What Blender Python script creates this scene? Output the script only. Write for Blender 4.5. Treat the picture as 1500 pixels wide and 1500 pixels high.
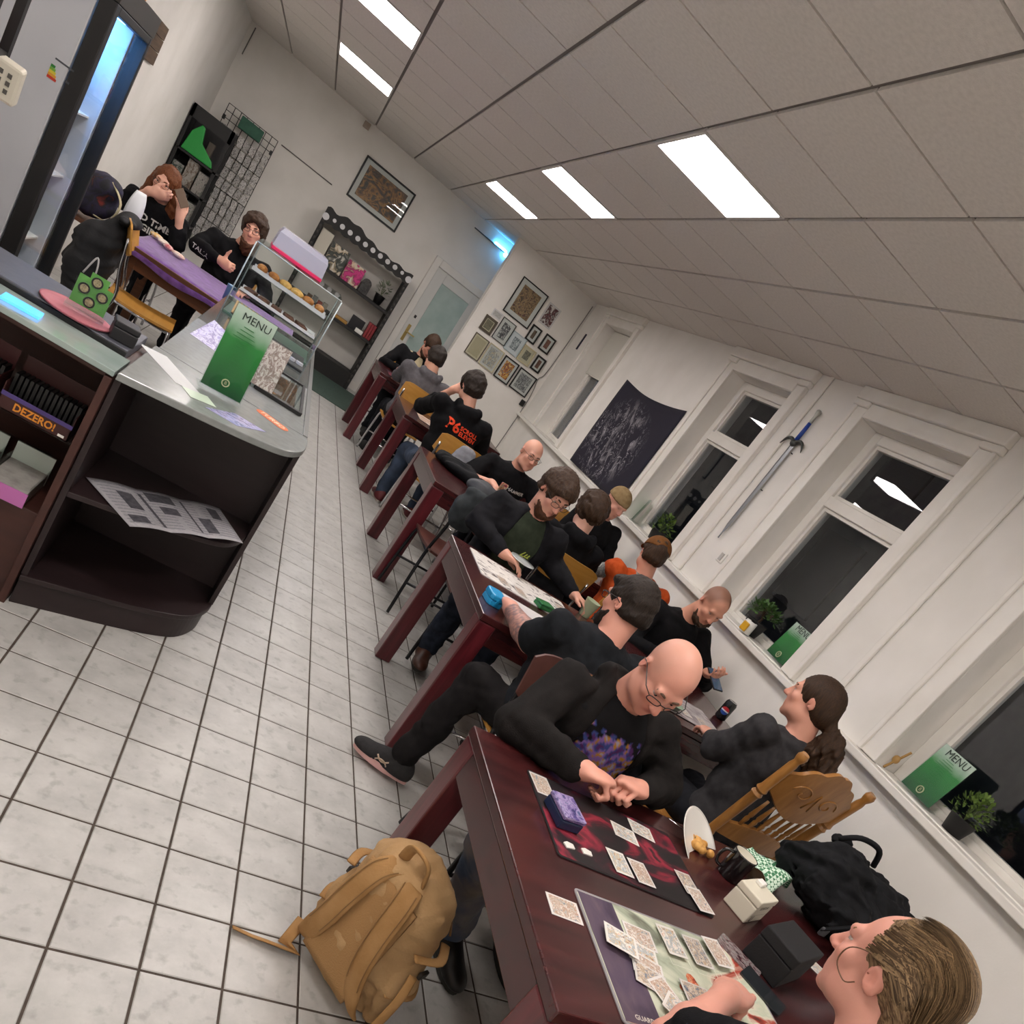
import bpy, bmesh, math, random
import numpy as np
from mathutils import Vector, Matrix, Quaternion
from mathutils.bvhtree import BVHTree

scene = bpy.context.scene
for _o in list(bpy.data.objects):
    bpy.data.objects.remove(_o, do_unlink=True)
COL = scene.collection
PI = math.pi
random.seed(7)

# ------------------------------------------------------------------ camera
CAM_H = 1.567
FPX, PPX, PPY = 1103.5, 764.54, 972.61
RW = np.array([[0.783527, -0.218861, 0.581536],
               [0.423990, -0.495847, -0.757871],
               [0.454222, 0.840378, -0.295715]])          # world -> (right, down, forward)
cam_d = bpy.data.cameras.new('camera')
cam = bpy.data.objects.new('camera', cam_d)
COL.objects.link(cam)
cam_d.sensor_fit = 'HORIZONTAL'
cam_d.sensor_width = 36.0
cam_d.lens = FPX / 1500.0 * 36.0
cam_d.shift_x = (750 - PPX) / 1500.0
cam_d.shift_y = (PPY - 750) / 1500.0
cam_d.clip_start = 0.02
cam_d.clip_end = 200
_m = Matrix.Identity(4)
for _i in range(3):
    _m[_i][0] = RW[0][_i]
    _m[_i][1] = -RW[1][_i]
    _m[_i][2] = -RW[2][_i]
_m[2][3] = CAM_H
cam.matrix_world = _m
scene.camera = cam

# ------------------------------------------------------------------ world, exposure
world = bpy.data.worlds.new('night')
scene.world = world
world.use_nodes = True
world.node_tree.nodes['Background'].inputs[0].default_value = (0.010, 0.011, 0.0135, 1)
world.node_tree.nodes['Background'].inputs[1].default_value = 1.0
scene.view_settings.view_transform = 'Standard'
scene.view_settings.look = 'None'
scene.view_settings.gamma = 1.0
scene.view_settings.use_curve_mapping = False
scene.view_settings.exposure = 1.75
PANEL_STRENGTH = 8.5


def px_ray(x, y):
    d = RW.T @ np.array([(x - PPX) / FPX, (y - PPY) / FPX, 1.0])
    return d


def on_z(x, y, z):
    d = px_ray(x, y)
    t = (z - CAM_H) / d[2]
    return (t * d[0], t * d[1], z)


def on_y(x, y, Y):
    d = px_ray(x, y)
    t = Y / d[1]
    return (t * d[0], Y, CAM_H + t * d[2])


def on_x(x, y, X):
    d = px_ray(x, y)
    t = X / d[0]
    return (X, t * d[1], CAM_H + t * d[2])


def to_px(p):
    q = RW @ (np.array(p, float) - np.array([0, 0, CAM_H]))
    return PPX + FPX * q[0] / q[2], PPY + FPX * q[1] / q[2], q[2]


# ------------------------------------------------------------------ materials
def lin(c):
    if isinstance(c, str):
        c = c.lstrip('#')
        c = [int(c[i:i + 2], 16) / 255 for i in (0, 2, 4)]
    return tuple((v / 12.92 if v <= 0.04045 else ((v + 0.055) / 1.055) ** 2.4) for v in c[:3]) + (1.0,)


MATS = {}


def new_mat(name):
    m = bpy.data.materials.new(name)
    m.use_nodes = True
    nt = m.node_tree
    b = nt.nodes['Principled BSDF']
    return m, nt, b


def mat(name, col=None, rough=0.6, metal=0.0, col2=None, nscale=8.0, namt=1.0, bump=0.0, bscale=60.0, spec=0.5,
        coat=0.0, emit=None, estr=0.0, vcol=False, stretch=None, detail=3.0, sheen=0.0, alpha=None, trans=0.0, rotx=None):
    """Principled material with an optional two-colour noise mottle and fine bump."""
    if name in MATS:
        return MATS[name]
    m, nt, b = new_mat(name)
    N, L = nt.nodes, nt.links
    b.inputs['Roughness'].default_value = rough
    b.inputs['Metallic'].default_value = metal
    b.inputs['Specular IOR Level'].default_value = spec
    if coat:
        b.inputs['Coat Weight'].default_value = coat
        b.inputs['Coat Roughness'].default_value = 0.12
    if sheen:
        b.inputs['Sheen Weight'].default_value = sheen
    if trans:
        b.inputs['Transmission Weight'].default_value = trans
    if alpha is not None:
        b.inputs['Alpha'].default_value = alpha
    tc = N.new('ShaderNodeTexCoord')
    vec = tc.outputs['Object']
    if rotx is not None:
        vr = N.new('ShaderNodeVectorRotate')
        vr.rotation_type = 'X_AXIS'
        vr.inputs['Angle'].default_value = rotx
        L.new(vec, vr.inputs['Vector'])
        vec = vr.outputs['Vector']
    if stretch:
        mp = N.new('ShaderNodeMapping')
        mp.inputs['Scale'].default_value = stretch
        L.new(vec, mp.inputs['Vector'])
        vec = mp.outputs['Vector']
    out = None
    if vcol:
        a = N.new('ShaderNodeAttribute')
        a.attribute_name = 'Col'
        out = a.outputs['Color']
    elif col is not None:
        rgb = N.new('ShaderNodeRGB')
        rgb.outputs[0].default_value = lin(col)
        out = rgb.outputs[0]
    if col2 is not None:
        nz = N.new('ShaderNodeTexNoise')
        nz.inputs['Scale'].default_value = nscale
        nz.inputs['Detail'].default_value = detail
        L.new(vec, nz.inputs['Vector'])
        rp = N.new('ShaderNodeValToRGB')
        rp.color_ramp.elements[0].position = 0.35
        rp.color_ramp.elements[1].position = 0.68
        L.new(nz.outputs['Fac'], rp.inputs['Fac'])
        mul = N.new('ShaderNodeMath')
        mul.operation = 'MULTIPLY'
        mul.inputs[1].default_value = namt
        L.new(rp.outputs['Color'], mul.inputs[0])
        mx = N.new('ShaderNodeMix')
        mx.data_type = 'RGBA'
        L.new(mul.outputs[0], mx.inputs['Factor'])
        L.new(out, mx.inputs['A'])
        mx.inputs['B'].default_value = lin(col2)
        out = mx.outputs['Result']
    if out is not None:
        L.new(out, b.inputs['Base Color'])
    if emit is not None:
        b.inputs['Emission Color'].default_value = lin(emit)
        b.inputs['Emission Strength'].default_value = estr
    if bump:
        nb = N.new('ShaderNodeTexNoise')
        nb.inputs['Scale'].default_value = bscale
        nb.inputs['Detail'].default_value = 4
        L.new(vec, nb.inputs['Vector'])
        bp = N.new('ShaderNodeBump')
        bp.inputs['Strength'].default_value = bump
        bp.inputs['Distance'].default_value = 0.004
        L.new(nb.outputs['Fac'], bp.inputs['Height'])
        L.new(bp.outputs['Normal'], b.inputs['Normal'])
    MATS[name] = m
    return m


def wood_mat(name, c1, c2, rough=0.35, scale=3.0, axis='X', coat=0.0, bump=0.05):
    if name in MATS:
        return MATS[name]
    m, nt, b = new_mat(name)
    N, L = nt.nodes, nt.links
    tc = N.new('ShaderNodeTexCoord')
    mp = N.new('ShaderNodeMapping')
    s = {'X': (1.2, 14, 14), 'Y': (14, 1.2, 14), 'Z': (14, 14, 1.2)}[axis]
    mp.inputs['Scale'].default_value = [v * scale / 3 for v in s]
    L.new(tc.outputs['Object'], mp.inputs['Vector'])
    nz = N.new('ShaderNodeTexNoise')
    nz.inputs['Scale'].default_value = 2.2
    nz.inputs['Detail'].default_value = 6
    nz.inputs['Distortion'].default_value = 0.6
    L.new(mp.outputs['Vector'], nz.inputs['Vector'])
    rp = N.new('ShaderNodeValToRGB')
    rp.color_ramp.elements[0].position = 0.3
    rp.color_ramp.elements[1].position = 0.72
    rp.color_ramp.elements[0].color = lin(c1)
    rp.color_ramp.elements[1].color = lin(c2)
    L.new(nz.outputs['Fac'], rp.inputs['Fac'])
    L.new(rp.outputs['Color'], b.inputs['Base Color'])
    b.inputs['Roughness'].default_value = rough
    if coat:
        b.inputs['Coat Weight'].default_value = coat
        b.inputs['Coat Roughness'].default_value = 0.18
    bp = N.new('ShaderNodeBump')
    bp.inputs['Strength'].default_value = bump
    bp.inputs['Distance'].default_value = 0.002
    L.new(nz.outputs['Fac'], bp.inputs['Height'])
    L.new(bp.outputs['Normal'], b.inputs['Normal'])
    MATS[name] = m
    return m


def glass_mat(name='clear_glass', tint='#f4fffa', refl=1.0, rough=0.0, ior=1.5):
    if name in MATS:
        return MATS[name]
    m, nt, b = new_mat(name)
    N, L = nt.nodes, nt.links
    N.remove(b)
    tr = N.new('ShaderNodeBsdfTransparent')
    tr.inputs[0].default_value = lin(tint)
    gl = N.new('ShaderNodeBsdfGlossy')
    gl.inputs['Roughness'].default_value = rough
    lw = N.new('ShaderNodeLayerWeight')          # Schlick reflectance, alike on both faces of the pane
    lw.inputs['Blend'].default_value = 0.5
    pw = N.new('ShaderNodeMath')
    pw.operation = 'POWER'
    pw.inputs[1].default_value = 5.0
    L.new(lw.outputs['Facing'], pw.inputs[0])
    f0 = ((ior - 1) / (ior + 1)) ** 2
    mu = N.new('ShaderNodeMath')
    mu.operation = 'MULTIPLY_ADD'
    mu.use_clamp = True
    mu.inputs[1].default_value = (1 - f0) * refl
    mu.inputs[2].default_value = f0 * refl
    L.new(pw.outputs[0], mu.inputs[0])
    mx = N.new('ShaderNodeMixShader')
    L.new(mu.outputs[0], mx.inputs[0])
    L.new(tr.outputs[0], mx.inputs[1])
    L.new(gl.outputs[0], mx.inputs[2])
    L.new(mx.outputs[0], N['Material Output'].inputs['Surface'])
    MATS[name] = m
    return m


def art_mat(name, cols, scale=6.0, kind='noise', distort=2.0, rough=0.45, border=None, bw=0.06, seed=None, axes='XY',
            rnd=True, coat=0.0):
    """Flat printed picture: distorted noise / voronoi mapped through a colour list, with an optional plain border.
    Uses generated coordinates so the print sits on the sheet itself."""
    if name in MATS:
        return MATS[name]
    m, nt, b = new_mat(name)
    N, L = nt.nodes, nt.links
    tc = N.new('ShaderNodeTexCoord')
    oi = N.new('ShaderNodeObjectInfo')
    add = N.new('ShaderNodeVectorMath')
    add.operation = 'MULTIPLY_ADD'
    cmb = N.new('ShaderNodeCombineXYZ')
    if rnd:
        for i in range(3):
            L.new(oi.outputs['Random'], cmb.inputs[i])
    else:
        for i in range(3):
            cmb.inputs[i].default_value = (seed or 0) * 0.137
    add.inputs[1].default_value = (23.0, 17.0, 11.0)
    L.new(cmb.outputs[0], add.inputs[0])
    L.new(tc.outputs['Generated'], add.inputs[2])
    if kind == 'voronoi':
        t = N.new('ShaderNodeTexVoronoi')
        t.inputs['Scale'].default_value = scale
        fac = t.outputs['Distance']
        L.new(add.outputs[0], t.inputs['Vector'])
    elif kind == 'wave':
        t = N.new('ShaderNodeTexWave')
        t.inputs['Scale'].default_value = scale
        t.inputs['Distortion'].default_value = distort * 4
        t.inputs['Detail'].default_value = 4
        L.new(add.outputs[0], t.inputs['Vector'])
        fac = t.outputs['Fac']
    else:
        t = N.new('ShaderNodeTexNoise')
        t.inputs['Scale'].default_value = scale
        t.inputs['Detail'].default_value = 5
        t.inputs['Distortion'].default_value = distort
        L.new(add.outputs[0], t.inputs['Vector'])
        fac = t.outputs['Fac']
    rp = N.new('ShaderNodeValToRGB')
    cr = rp.color_ramp
    lo, hi = (0.3, 0.7) if kind == 'noise' else (0.0, 0.9)
    while len(cr.elements) < len(cols):
        cr.elements.new(0.5)
    for i, c in enumerate(cols):
        cr.elements[i].position = lo + (hi - lo) * i / max(1, len(cols) - 1)
        cr.elements[i].color = lin(c)
    L.new(fac, rp.inputs['Fac'])
    out = rp.outputs['Color']
    if border is not None:
        sp = N.new('ShaderNodeSeparateXYZ')
        L.new(tc.outputs['Generated'], sp.inputs[0])
        prev = None
        for ax in axes:
            s = N.new('ShaderNodeMath')
            s.operation = 'SUBTRACT'
            s.inputs[1].default_value = 0.5
            L.new(sp.outputs[ax], s.inputs[0])
            a = N.new('ShaderNodeMath')
            a.operation = 'ABSOLUTE'
            L.new(s.outputs[0], a.inputs[0])
            if prev is None:
                prev = a
            else:
                mxn = N.new('ShaderNodeMath')
                mxn.operation = 'MAXIMUM'
                L.new(prev.outputs[0], mxn.inputs[0])
                L.new(a.outputs[0], mxn.inputs[1])
                prev = mxn
        g = N.new('ShaderNodeMath')
        g.operation = 'GREATER_THAN'
        g.inputs[1].default_value = 0.5 - bw
        L.new(prev.outputs[0], g.inputs[0])
        mx = N.new('ShaderNodeMix')
        mx.data_type = 'RGBA'
        L.new(g.outputs[0], mx.inputs['Factor'])
        L.new(out, mx.inputs['A'])
        mx.inputs['B'].default_value = lin(border)
        out = mx.outputs['Result']
    L.new(out, b.inputs['Base Color'])
    b.inputs['Roughness'].default_value = rough
    if coat:
        b.inputs['Coat Weight'].default_value = coat
    MATS[name] = m
    return m


# ------------------------------------------------------------------ mesh building
def rot_m(rx=0, ry=0, rz=0):
    return Matrix.Rotation(rz, 3, 'Z') @ Matrix.Rotation(ry, 3, 'Y') @ Matrix.Rotation(rx, 3, 'X')


def frame_from(d, up=(0, 0, 1)):
    """3x3 whose Z column is d."""
    d = Vector(d).normalized()
    u = Vector(up)
    if abs(d.dot(u.normalized())) > 0.98:
        u = Vector((1, 0, 0)) if abs(d.x) < 0.9 else Vector((0, 1, 0))
    x = u.cross(d).normalized()
    y = d.cross(x).normalized()
    return Matrix((x, y, d)).transposed()


class MB:
    def __init__(self, origin=(0, 0, 0)):
        self.v, self.f, self.o = [], [], Vector(origin)

    def _add(self, vs, fs):
        n = len(self.v)
        self.v += [Vector(p) - self.o for p in vs]
        self.f += [tuple(i + n for i in f) for f in fs]
        return self

    def box(self, c, s, rot=None):
        c = Vector(c)
        vs = []
        for k in (-.5, .5):
            for j in (-.5, .5):
                for i in (-.5, .5):
                    p = Vector((i * s[0], j * s[1], k * s[2]))
                    vs.append(c + (rot @ p if rot is not None else p))
        return self._add(vs, [(0, 2, 3, 1), (4, 5, 7, 6), (0, 1, 5, 4), (2, 6, 7, 3), (0, 4, 6, 2), (1, 3, 7, 5)])

    def bx(self, x0, x1, y0, y1, z0, z1):
        return self.box(((x0 + x1) / 2, (y0 + y1) / 2, (z0 + z1) / 2), (abs(x1 - x0), abs(y1 - y0), abs(z1 - z0)))

    def cyl(self, p0, p1, r0, r1=None, n=16, caps=True):
        r1 = r0 if r1 is None else r1
        p0, p1 = Vector(p0), Vector(p1)
        m = frame_from(p1 - p0)
        vs = []
        for p, r in ((p0, r0), (p1, r1)):
            for i in range(n):
                a = 2 * PI * i / n
                vs.append(p + m @ Vector((r * math.cos(a), r * math.sin(a), 0)))
        fs = [(i, (i + 1) % n, n + (i + 1) % n, n + i) for i in range(n)]
        if caps:
            fs += [tuple(reversed(range(n))), tuple(range(n, 2 * n))]
        return self._add(vs, fs)

    def tube(self, path, r, n=8, closed=False, flat=None):
        """r number or list; flat = (width,height) of an oval section."""
        P = [Vector(p) for p in path]
        m = len(P)
        vs, fs = [], []
        prev = None
        for i, p in enumerate(P):
            if closed:
                t = P[(i + 1) % m] - P[i - 1]
            else:
                t = P[min(i + 1, m - 1)] - P[max(i - 1, 0)]
            if t.length < 1e-9:
                t = Vector((0, 0, 1))
            t.normalize()
            if prev is None:
                fr = frame_from(t)
                x = fr.col[0].copy()
            else:
                x = prev - t * prev.dot(t)
                if x.length < 1e-6:
                    x = frame_from(t).col[0].copy()
                x.normalize()
            prev = x
            y = t.cross(x)
            rr = r[i] if isinstance(r, (list, tuple)) else r
            for k in range(n):
                a = 2 * PI * k / n
                if flat:
                    vs.append(p + x * (flat[0] * math.cos(a)) + y * (flat[1] * math.sin(a)))
                else:
                    vs.append(p + x * (rr * math.cos(a)) + y * (rr * math.sin(a)))
        seg = m if closed else m - 1
        for i in range(seg):
            a, b = i * n, ((i + 1) % m) * n
            for k in range(n):
                k2 = (k + 1) % n
                fs.append((a + k, a + k2, b + k2, b + k))
        if not closed:
            fs += [tuple(reversed(range(n))), tuple(range((m - 1) * n, m * n))]
        return self._add(vs, fs)

    def lathe(self, prof, c=(0, 0, 0), n=24, rot=None, cap=True):
        """prof: list of (radius, height)."""
        c = Vector(c)
        vs, fs = [], []
        for r, h in prof:
            for i in range(n):
                a = 2 * PI * i / n
                p = Vector((r * math.cos(a), r * math.sin(a), h))
                vs.append(c + (rot @ p if rot is not None else p))
        for j in range(len(prof) - 1):
            for i in range(n):
                i2 = (i + 1) % n
                fs.append((j * n + i, j * n + i2, (j + 1) * n + i2, (j + 1) * n + i))
        if cap:
            fs += [tuple(reversed(range(n))), tuple(range((len(prof) - 1) * n, len(prof) * n))]
        return self._add(vs, fs)

    def prism(self, poly, z0, z1, xf=None):
        """poly: 2D outline (ccw); extruded z0..z1; xf maps local (x,y,z) -> world Vector."""
        n = len(poly)
        vs = [Vector((x, y, z0)) for x, y in poly] + [Vector((x, y, z1)) for x, y in poly]
        if xf is not None:
            vs = [xf(v) for v in vs]
        fs = [tuple(reversed(range(n))), tuple(range(n, 2 * n))]
        fs += [(i, (i + 1) % n, n + (i + 1) % n, n + i) for i in range(n)]
        return self._add(vs, fs)

    def sphere(self, c, r, n=12, m=8, rot=None):
        c = Vector(c)
        if not isinstance(r, (tuple, list)):
            r = (r, r, r)
        vs = []
        fs = []

        def T(p):
            p = Vector((p[0] * r[0], p[1] * r[1], p[2] * r[2]))
            return c + (rot @ p if rot is not None else p)
        vs.append(T((0, 0, -1)))
        for j in range(1, m):
            t = PI * j / m - PI / 2
            for i in range(n):
                a = 2 * PI * i / n
                vs.append(T((math.cos(t) * math.cos(a), math.cos(t) * math.sin(a), math.sin(t))))
        vs.append(T((0, 0, 1)))
        for i in range(n):
            fs.append((0, 1 + (i + 1) % n, 1 + i))
        for j in range(m - 2):
            for i in range(n):
                a = 1 + j * n
                fs.append((a + i, a + (i + 1) % n, a + n + (i + 1) % n, a + n + i))
        a = 1 + (m - 2) * n
        for i in range(n):
            fs.append((a + i, a + (i + 1) % n, len(vs) - 1))
        return self._add(vs, fs)

    def grid(self, fn, nu, nv, closed_u=False):
        vs = [fn(i / (nu if closed_u else nu - 1), j / (nv - 1)) for j in range(nv) for i in range(nu)]
        fs = []
        for j in range(nv - 1):
            for i in range(nu if closed_u else nu - 1):
                i2 = (i + 1) % nu
                fs.append((j * nu + i, j * nu + i2, (j + 1) * nu + i2, (j + 1) * nu + i))
        return self._add(vs, fs)

    def raw(self, vs, fs):
        return self._add(vs, fs)

    def mesh(self, name, smooth=False):
        me = bpy.data.meshes.new(name)
        me.from_pydata([tuple(p) for p in self.v], [], self.f)
        if smooth:
            me.polygons.foreach_set('use_smooth', [True] * len(me.polygons))
        me.update()
        return me

    def build(self, name, material, parent=None, smooth=False, bevel=0.0, loc=None, rot=None, solid=0.0, sub=0, auto=False,
              seg=2):
        me = self.mesh(name, smooth)
        if material is not None:
            me.materials.append(material)
        o = bpy.data.objects.new(name, me)
        COL.objects.link(o)
        if parent is not None:
            o.parent = parent
        if loc is not None:
            o.location = loc
        if rot is not None:
            o.rotation_euler = rot
        if solid:
            md = o.modifiers.new('solid', 'SOLIDIFY')
            md.thickness = solid
            md.offset = 0
        if sub:
            md = o.modifiers.new('sub', 'SUBSURF')
            md.levels = sub
            md.render_levels = sub
        if bevel:
            md = o.modifiers.new('bevel', 'BEVEL')
            md.width = bevel
            md.segments = seg
            md.limit_method = 'ANGLE'
            md.angle_limit = 0.7
        if auto and smooth:
            me.set_sharp_from_angle(angle=0.7)
        return o


def thing(name, label, cat, loc=(0, 0, 0), rotz=0.0, group=None, kind=None):
    o = bpy.data.objects.new(name, None)
    o.empty_display_size = 0.05
    COL.objects.link(o)
    o.location = loc
    o.rotation_euler = (0, 0, rotz)
    tag(o, label, cat, group, kind)
    return o


def tag(o, label=None, cat=None, group=None, kind=None):
    if label:
        o['label'] = label
    if cat:
        o['category'] = cat
    if group:
        o['group'] = group
    if kind:
        o['kind'] = kind
    return o


def struct(o, label=None):
    o['kind'] = 'structure'
    if label:
        o['label'] = label
    return o


def copy_tree(o, parent=None):
    c = o.copy()
    COL.objects.link(c)
    c.parent = parent
    for ch in list(o.children):
        copy_tree(ch, c)
    return c


def dup(root, loc, rotz=0.0, label=None, group=None):
    c = copy_tree(root)
    c.location = loc
    c.rotation_euler = (0, 0, rotz)
    if label:
        c['label'] = label
    if group:
        c['group'] = group
    return c


def text_geo(s, size=1.0, bold=0.0, align='CENTER', depth=0.0, shear=0.0, space=1.0):
    cu = bpy.data.curves.new('txt', 'FONT')
    cu.body = s
    cu.size = size
    cu.align_x = align
    cu.align_y = 'CENTER'
    cu.offset = bold
    cu.extrude = depth
    cu.shear = shear
    cu.space_character = space
    cu.resolution_u = 2
    o = bpy.data.objects.new('txt', cu)
    COL.objects.link(o)
    dg = bpy.context.evaluated_depsgraph_get()
    me = bpy.data.meshes.new_from_object(o.evaluated_get(dg))
    vs = [v.co.copy() for v in me.vertices]
    fs = [tuple(p.vertices) for p in me.polygons]
    bpy.data.objects.remove(o, do_unlink=True)
    bpy.data.curves.remove(cu)
    bpy.data.meshes.remove(me)
    return vs, fs


def catmull(pts, n=6, closed=False):
    P = [Vector(p) for p in pts]
    out = []
    m = len(P)
    rng = m if closed else m - 1
    for i in range(rng):
        p0 = P[(i - 1) % m] if (closed or i > 0) else P[0]
        p1 = P[i]
        p2 = P[(i + 1) % m]
        p3 = P[(i + 2) % m] if (closed or i + 2 < m) else P[m - 1]
        for k in range(n):
            t = k / n
            out.append(0.5 * ((2 * p1) + (-p0 + p2) * t + (2 * p0 - 5 * p1 + 4 * p2 - p3) * t * t +
                              (-p0 + 3 * p1 - 3 * p2 + p3) * t ** 3))
    if not closed:
        out.append(P[-1])
    return out

# ================================================================== ROOM
XL, XR, YB, YG, YR, ZC = -1.56, 3.15, 11.10, 10.08, -2.2, 2.755
M_wall = mat('wall_paint', '#eeebe5', 0.72, col2='#e6e3dc', nscale=3, bump=0.12, bscale=90)
M_trim = mat('trim_paint', '#ece9e2', 0.45, col2='#e4e0d8', nscale=5, bump=0.05, bscale=40)
M_ceil = mat('ceiling_tile_board', '#dcd6cf', 0.9, col2='#d0cac3', nscale=60, namt=0.8, bump=0.25, bscale=260)
M_cgrid = mat('ceiling_grid_metal', '#7a736e', 0.7)
M_grout = mat('grout', '#4a4038', 0.9, col2='#3c332c', nscale=30)
M_glass = glass_mat('window_glass', '#f3f6f8', 1.3, 0.0, 1.5)
M_cglass = glass_mat('case_glass', '#fbfdfc', 0.9, 0.0, 1.45)
M_clear = glass_mat('clear_plastic', '#fafcfc', 1.2, 0.04, 1.4)
M_black = mat('matt_black', '#121213', 0.5)
M_white = mat('white_plastic', '#e8e6e0', 0.4)


def tile_mat():
    m, nt, b = new_mat('floor_tile_glaze')
    N, L = nt.nodes, nt.links
    tc = N.new('ShaderNodeTexCoord')
    oi = N.new('ShaderNodeObjectInfo')
    geo = N.new('ShaderNodeNewGeometry')
    n1 = N.new('ShaderNodeTexNoise')
    n1.inputs['Scale'].default_value = 7
    n1.inputs['Detail'].default_value = 6
    n1.inputs['Roughness'].default_value = 0.65
    L.new(geo.outputs['Position'], n1.inputs['Vector'])
    rp = N.new('ShaderNodeValToRGB')
    rp.color_ramp.elements[0].position = 0.32
    rp.color_ramp.elements[1].position = 0.66
    rp.color_ramp.elements[0].color = lin('#a6a5a1')
    rp.color_ramp.elements[1].color = lin('#bcbbb7')
    L.new(n1.outputs['Fac'], rp.inputs['Fac'])
    n2 = N.new('ShaderNodeTexNoise')
    n2.inputs['Scale'].default_value = 24
    n2.inputs['Detail'].default_value = 5
    L.new(geo.outputs['Position'], n2.inputs['Vector'])
    rq = N.new('ShaderNodeValToRGB')
    rq.color_ramp.elements[0].position = 0.30
    rq.color_ramp.elements[1].position = 0.44
    rq.color_ramp.elements[0].color = (0.62, 0.62, 0.60, 1)
    rq.color_ramp.elements[1].color = (1, 1, 1, 1)
    L.new(n2.outputs['Fac'], rq.inputs['Fac'])
    mx = N.new('ShaderNodeMix')
    mx.data_type = 'RGBA'
    mx.blend_type = 'MULTIPLY'
    mx.inputs['Factor'].default_value = 0.6
    L.new(rp.outputs['Color'], mx.inputs['A'])
    L.new(rq.outputs['Color'], mx.inputs['B'])
    L.new(mx.outputs['Result'], b.inputs['Base Color'])
    b.inputs['Roughness'].default_value = 0.34
    b.inputs['Specular IOR Level'].default_value = 0.45
    bp = N.new('ShaderNodeBump')
    bp.inputs['Strength'].default_value = 0.06
    bp.inputs['Distance'].default_value = 0.003
    L.new(n1.outputs['Fac'], bp.inputs['Height'])
    L.new(bp.outputs['Normal'], b.inputs['Normal'])
    return m


M_tile = tile_mat()

# ---- floor: grout bed, 300 largest tiles one by one, the rest joined
TS, TG = 0.2, 0.0055
floor = struct(MB().bx(XL - .2, XR + .2, YR - .2, YB + .2, -0.12, -0.0025).build('floor', M_grout))
X0t, Y0t = -0.0017, 2.1095
ix0, ix1 = int(math.floor((XL - X0t) / TS)), int(math.ceil((XR - X0t) / TS))
iy0, iy1 = int(math.floor((YR - Y0t) / TS)), int(math.ceil((YB - Y0t) / TS))
cells = []
for i in range(ix0, ix1):
    for j in range(iy0, iy1):
        cx, cy = X0t + (i + .5) * TS, Y0t + (j + .5) * TS
        px, py, dz = to_px((cx, cy, 0))
        vis = dz > 0.3 and -40 < px < 1540 and -40 < py < 1540
        # places hidden behind the counter are no use as single pieces
        hid = (cx < 0.28 and cy > 2.75) or (cx > 1.75)
        cells.append(((not vis) or hid, dz if dz > 0 else 99, cx, cy))
cells.sort()


def tile_geo(mb, cx, cy, g=TG):
    h = TS / 2 - g / 2
    b = 0.0025
    vs = [(cx - h, cy - h, -.003), (cx + h, cy - h, -.003), (cx + h, cy + h, -.003), (cx - h, cy + h, -.003),
          (cx - h + b, cy - h + b, 0), (cx + h - b, cy - h + b, 0), (cx + h - b, cy + h - b, 0), (cx - h + b, cy + h - b, 0)]
    mb.raw(vs, [(4, 5, 6, 7), (0, 1, 5, 4), (1, 2, 6, 5), (2, 3, 7, 6), (3, 0, 4, 7)])


_t = MB()
tile_geo(_t, 0, 0)
tile_me = _t.mesh('tile')
tile_me.materials.append(M_tile)
for k, (h, d, cx, cy) in enumerate(cells[:300]):
    o = bpy.data.objects.new('tile', tile_me)
    COL.objects.link(o)
    o.parent = floor
    o.location = (cx, cy, 0)
_t = MB()
for (h, d, cx, cy) in cells[300:]:
    tile_geo(_t, cx, cy)
o = _t.build('tile_field', M_tile, floor)
o['kind'] = 'stuff'
# green mat strip on the floor before the shelf
M_mat = mat('green_runner', '#3c4f46', 0.95, col2='#32433b', nscale=40, bump=0.4, bscale=200)

# ---- ceiling: grid bars, tiles, light panels
ceiling = struct(MB().bx(XL - .2, XR + .2, YR - .2, YB + .2, ZC + .012, ZC + .1).build('ceiling', M_cgrid))
PXc, PYc, CX0, CY0 = 0.536, 0.570, 1.063, 3.53
LIGHTS = [(0, j) for j in (-9, -4, 0, 4, 8)]
lights_ij = [(0, -8), (0, -4), (0, 0), (0, 4), (0, 8), (-3, -8), (-3, -4), (-3, 0), (-3, 4), (-3, 8)]
_t = MB()
_t.box((0, 0, 0.006), (PXc - 0.020, PYc - 0.012, 0.014))
ct_me = _t.mesh('ceiling_tile')
ct_me.materials.append(M_ceil)
ci0, ci1 = int(math.floor((XL - CX0) / PXc)), int(math.ceil((XR - CX0) / PXc))
cj0, cj1 = int(math.floor((YR - CY0) / PYc)), int(math.ceil((YB - CY0) / PYc))
for i in range(ci0, ci1):
    for j in range(cj0, cj1):
        if (i, j) in lights_ij:
            continue
        x0, x1 = CX0 + i * PXc, CX0 + (i + 1) * PXc
        y0, y1 = CY0 + j * PYc, CY0 + (j + 1) * PYc
        if x0 > XL - .01 and x1 < XR + .1 and y0 > YR and y1 < YB + .05:
            o = bpy.data.objects.new('ceiling_tile', ct_me)
            o.location = ((x0 + x1) / 2, (y0 + y1) / 2, ZC)
        else:
            x0, x1, y0, y1 = max(x0, XL - .02), min(x1, XR + .12), max(y0, YR - .05), min(y1, YB + .05)
            if x1 - x0 < .03 or y1 - y0 < .03:
                continue
            _t = MB().box((0, 0, 0.006), (x1 - x0 - .020, y1 - y0 - .012, .014))
            me = _t.mesh('ceiling_tile')
            me.materials.append(M_ceil)
            o = bpy.data.objects.new('ceiling_tile', me)
            o.location = ((x0 + x1) / 2, (y0 + y1) / 2, ZC)
        COL.objects.link(o)
        o.parent = ceiling

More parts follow.
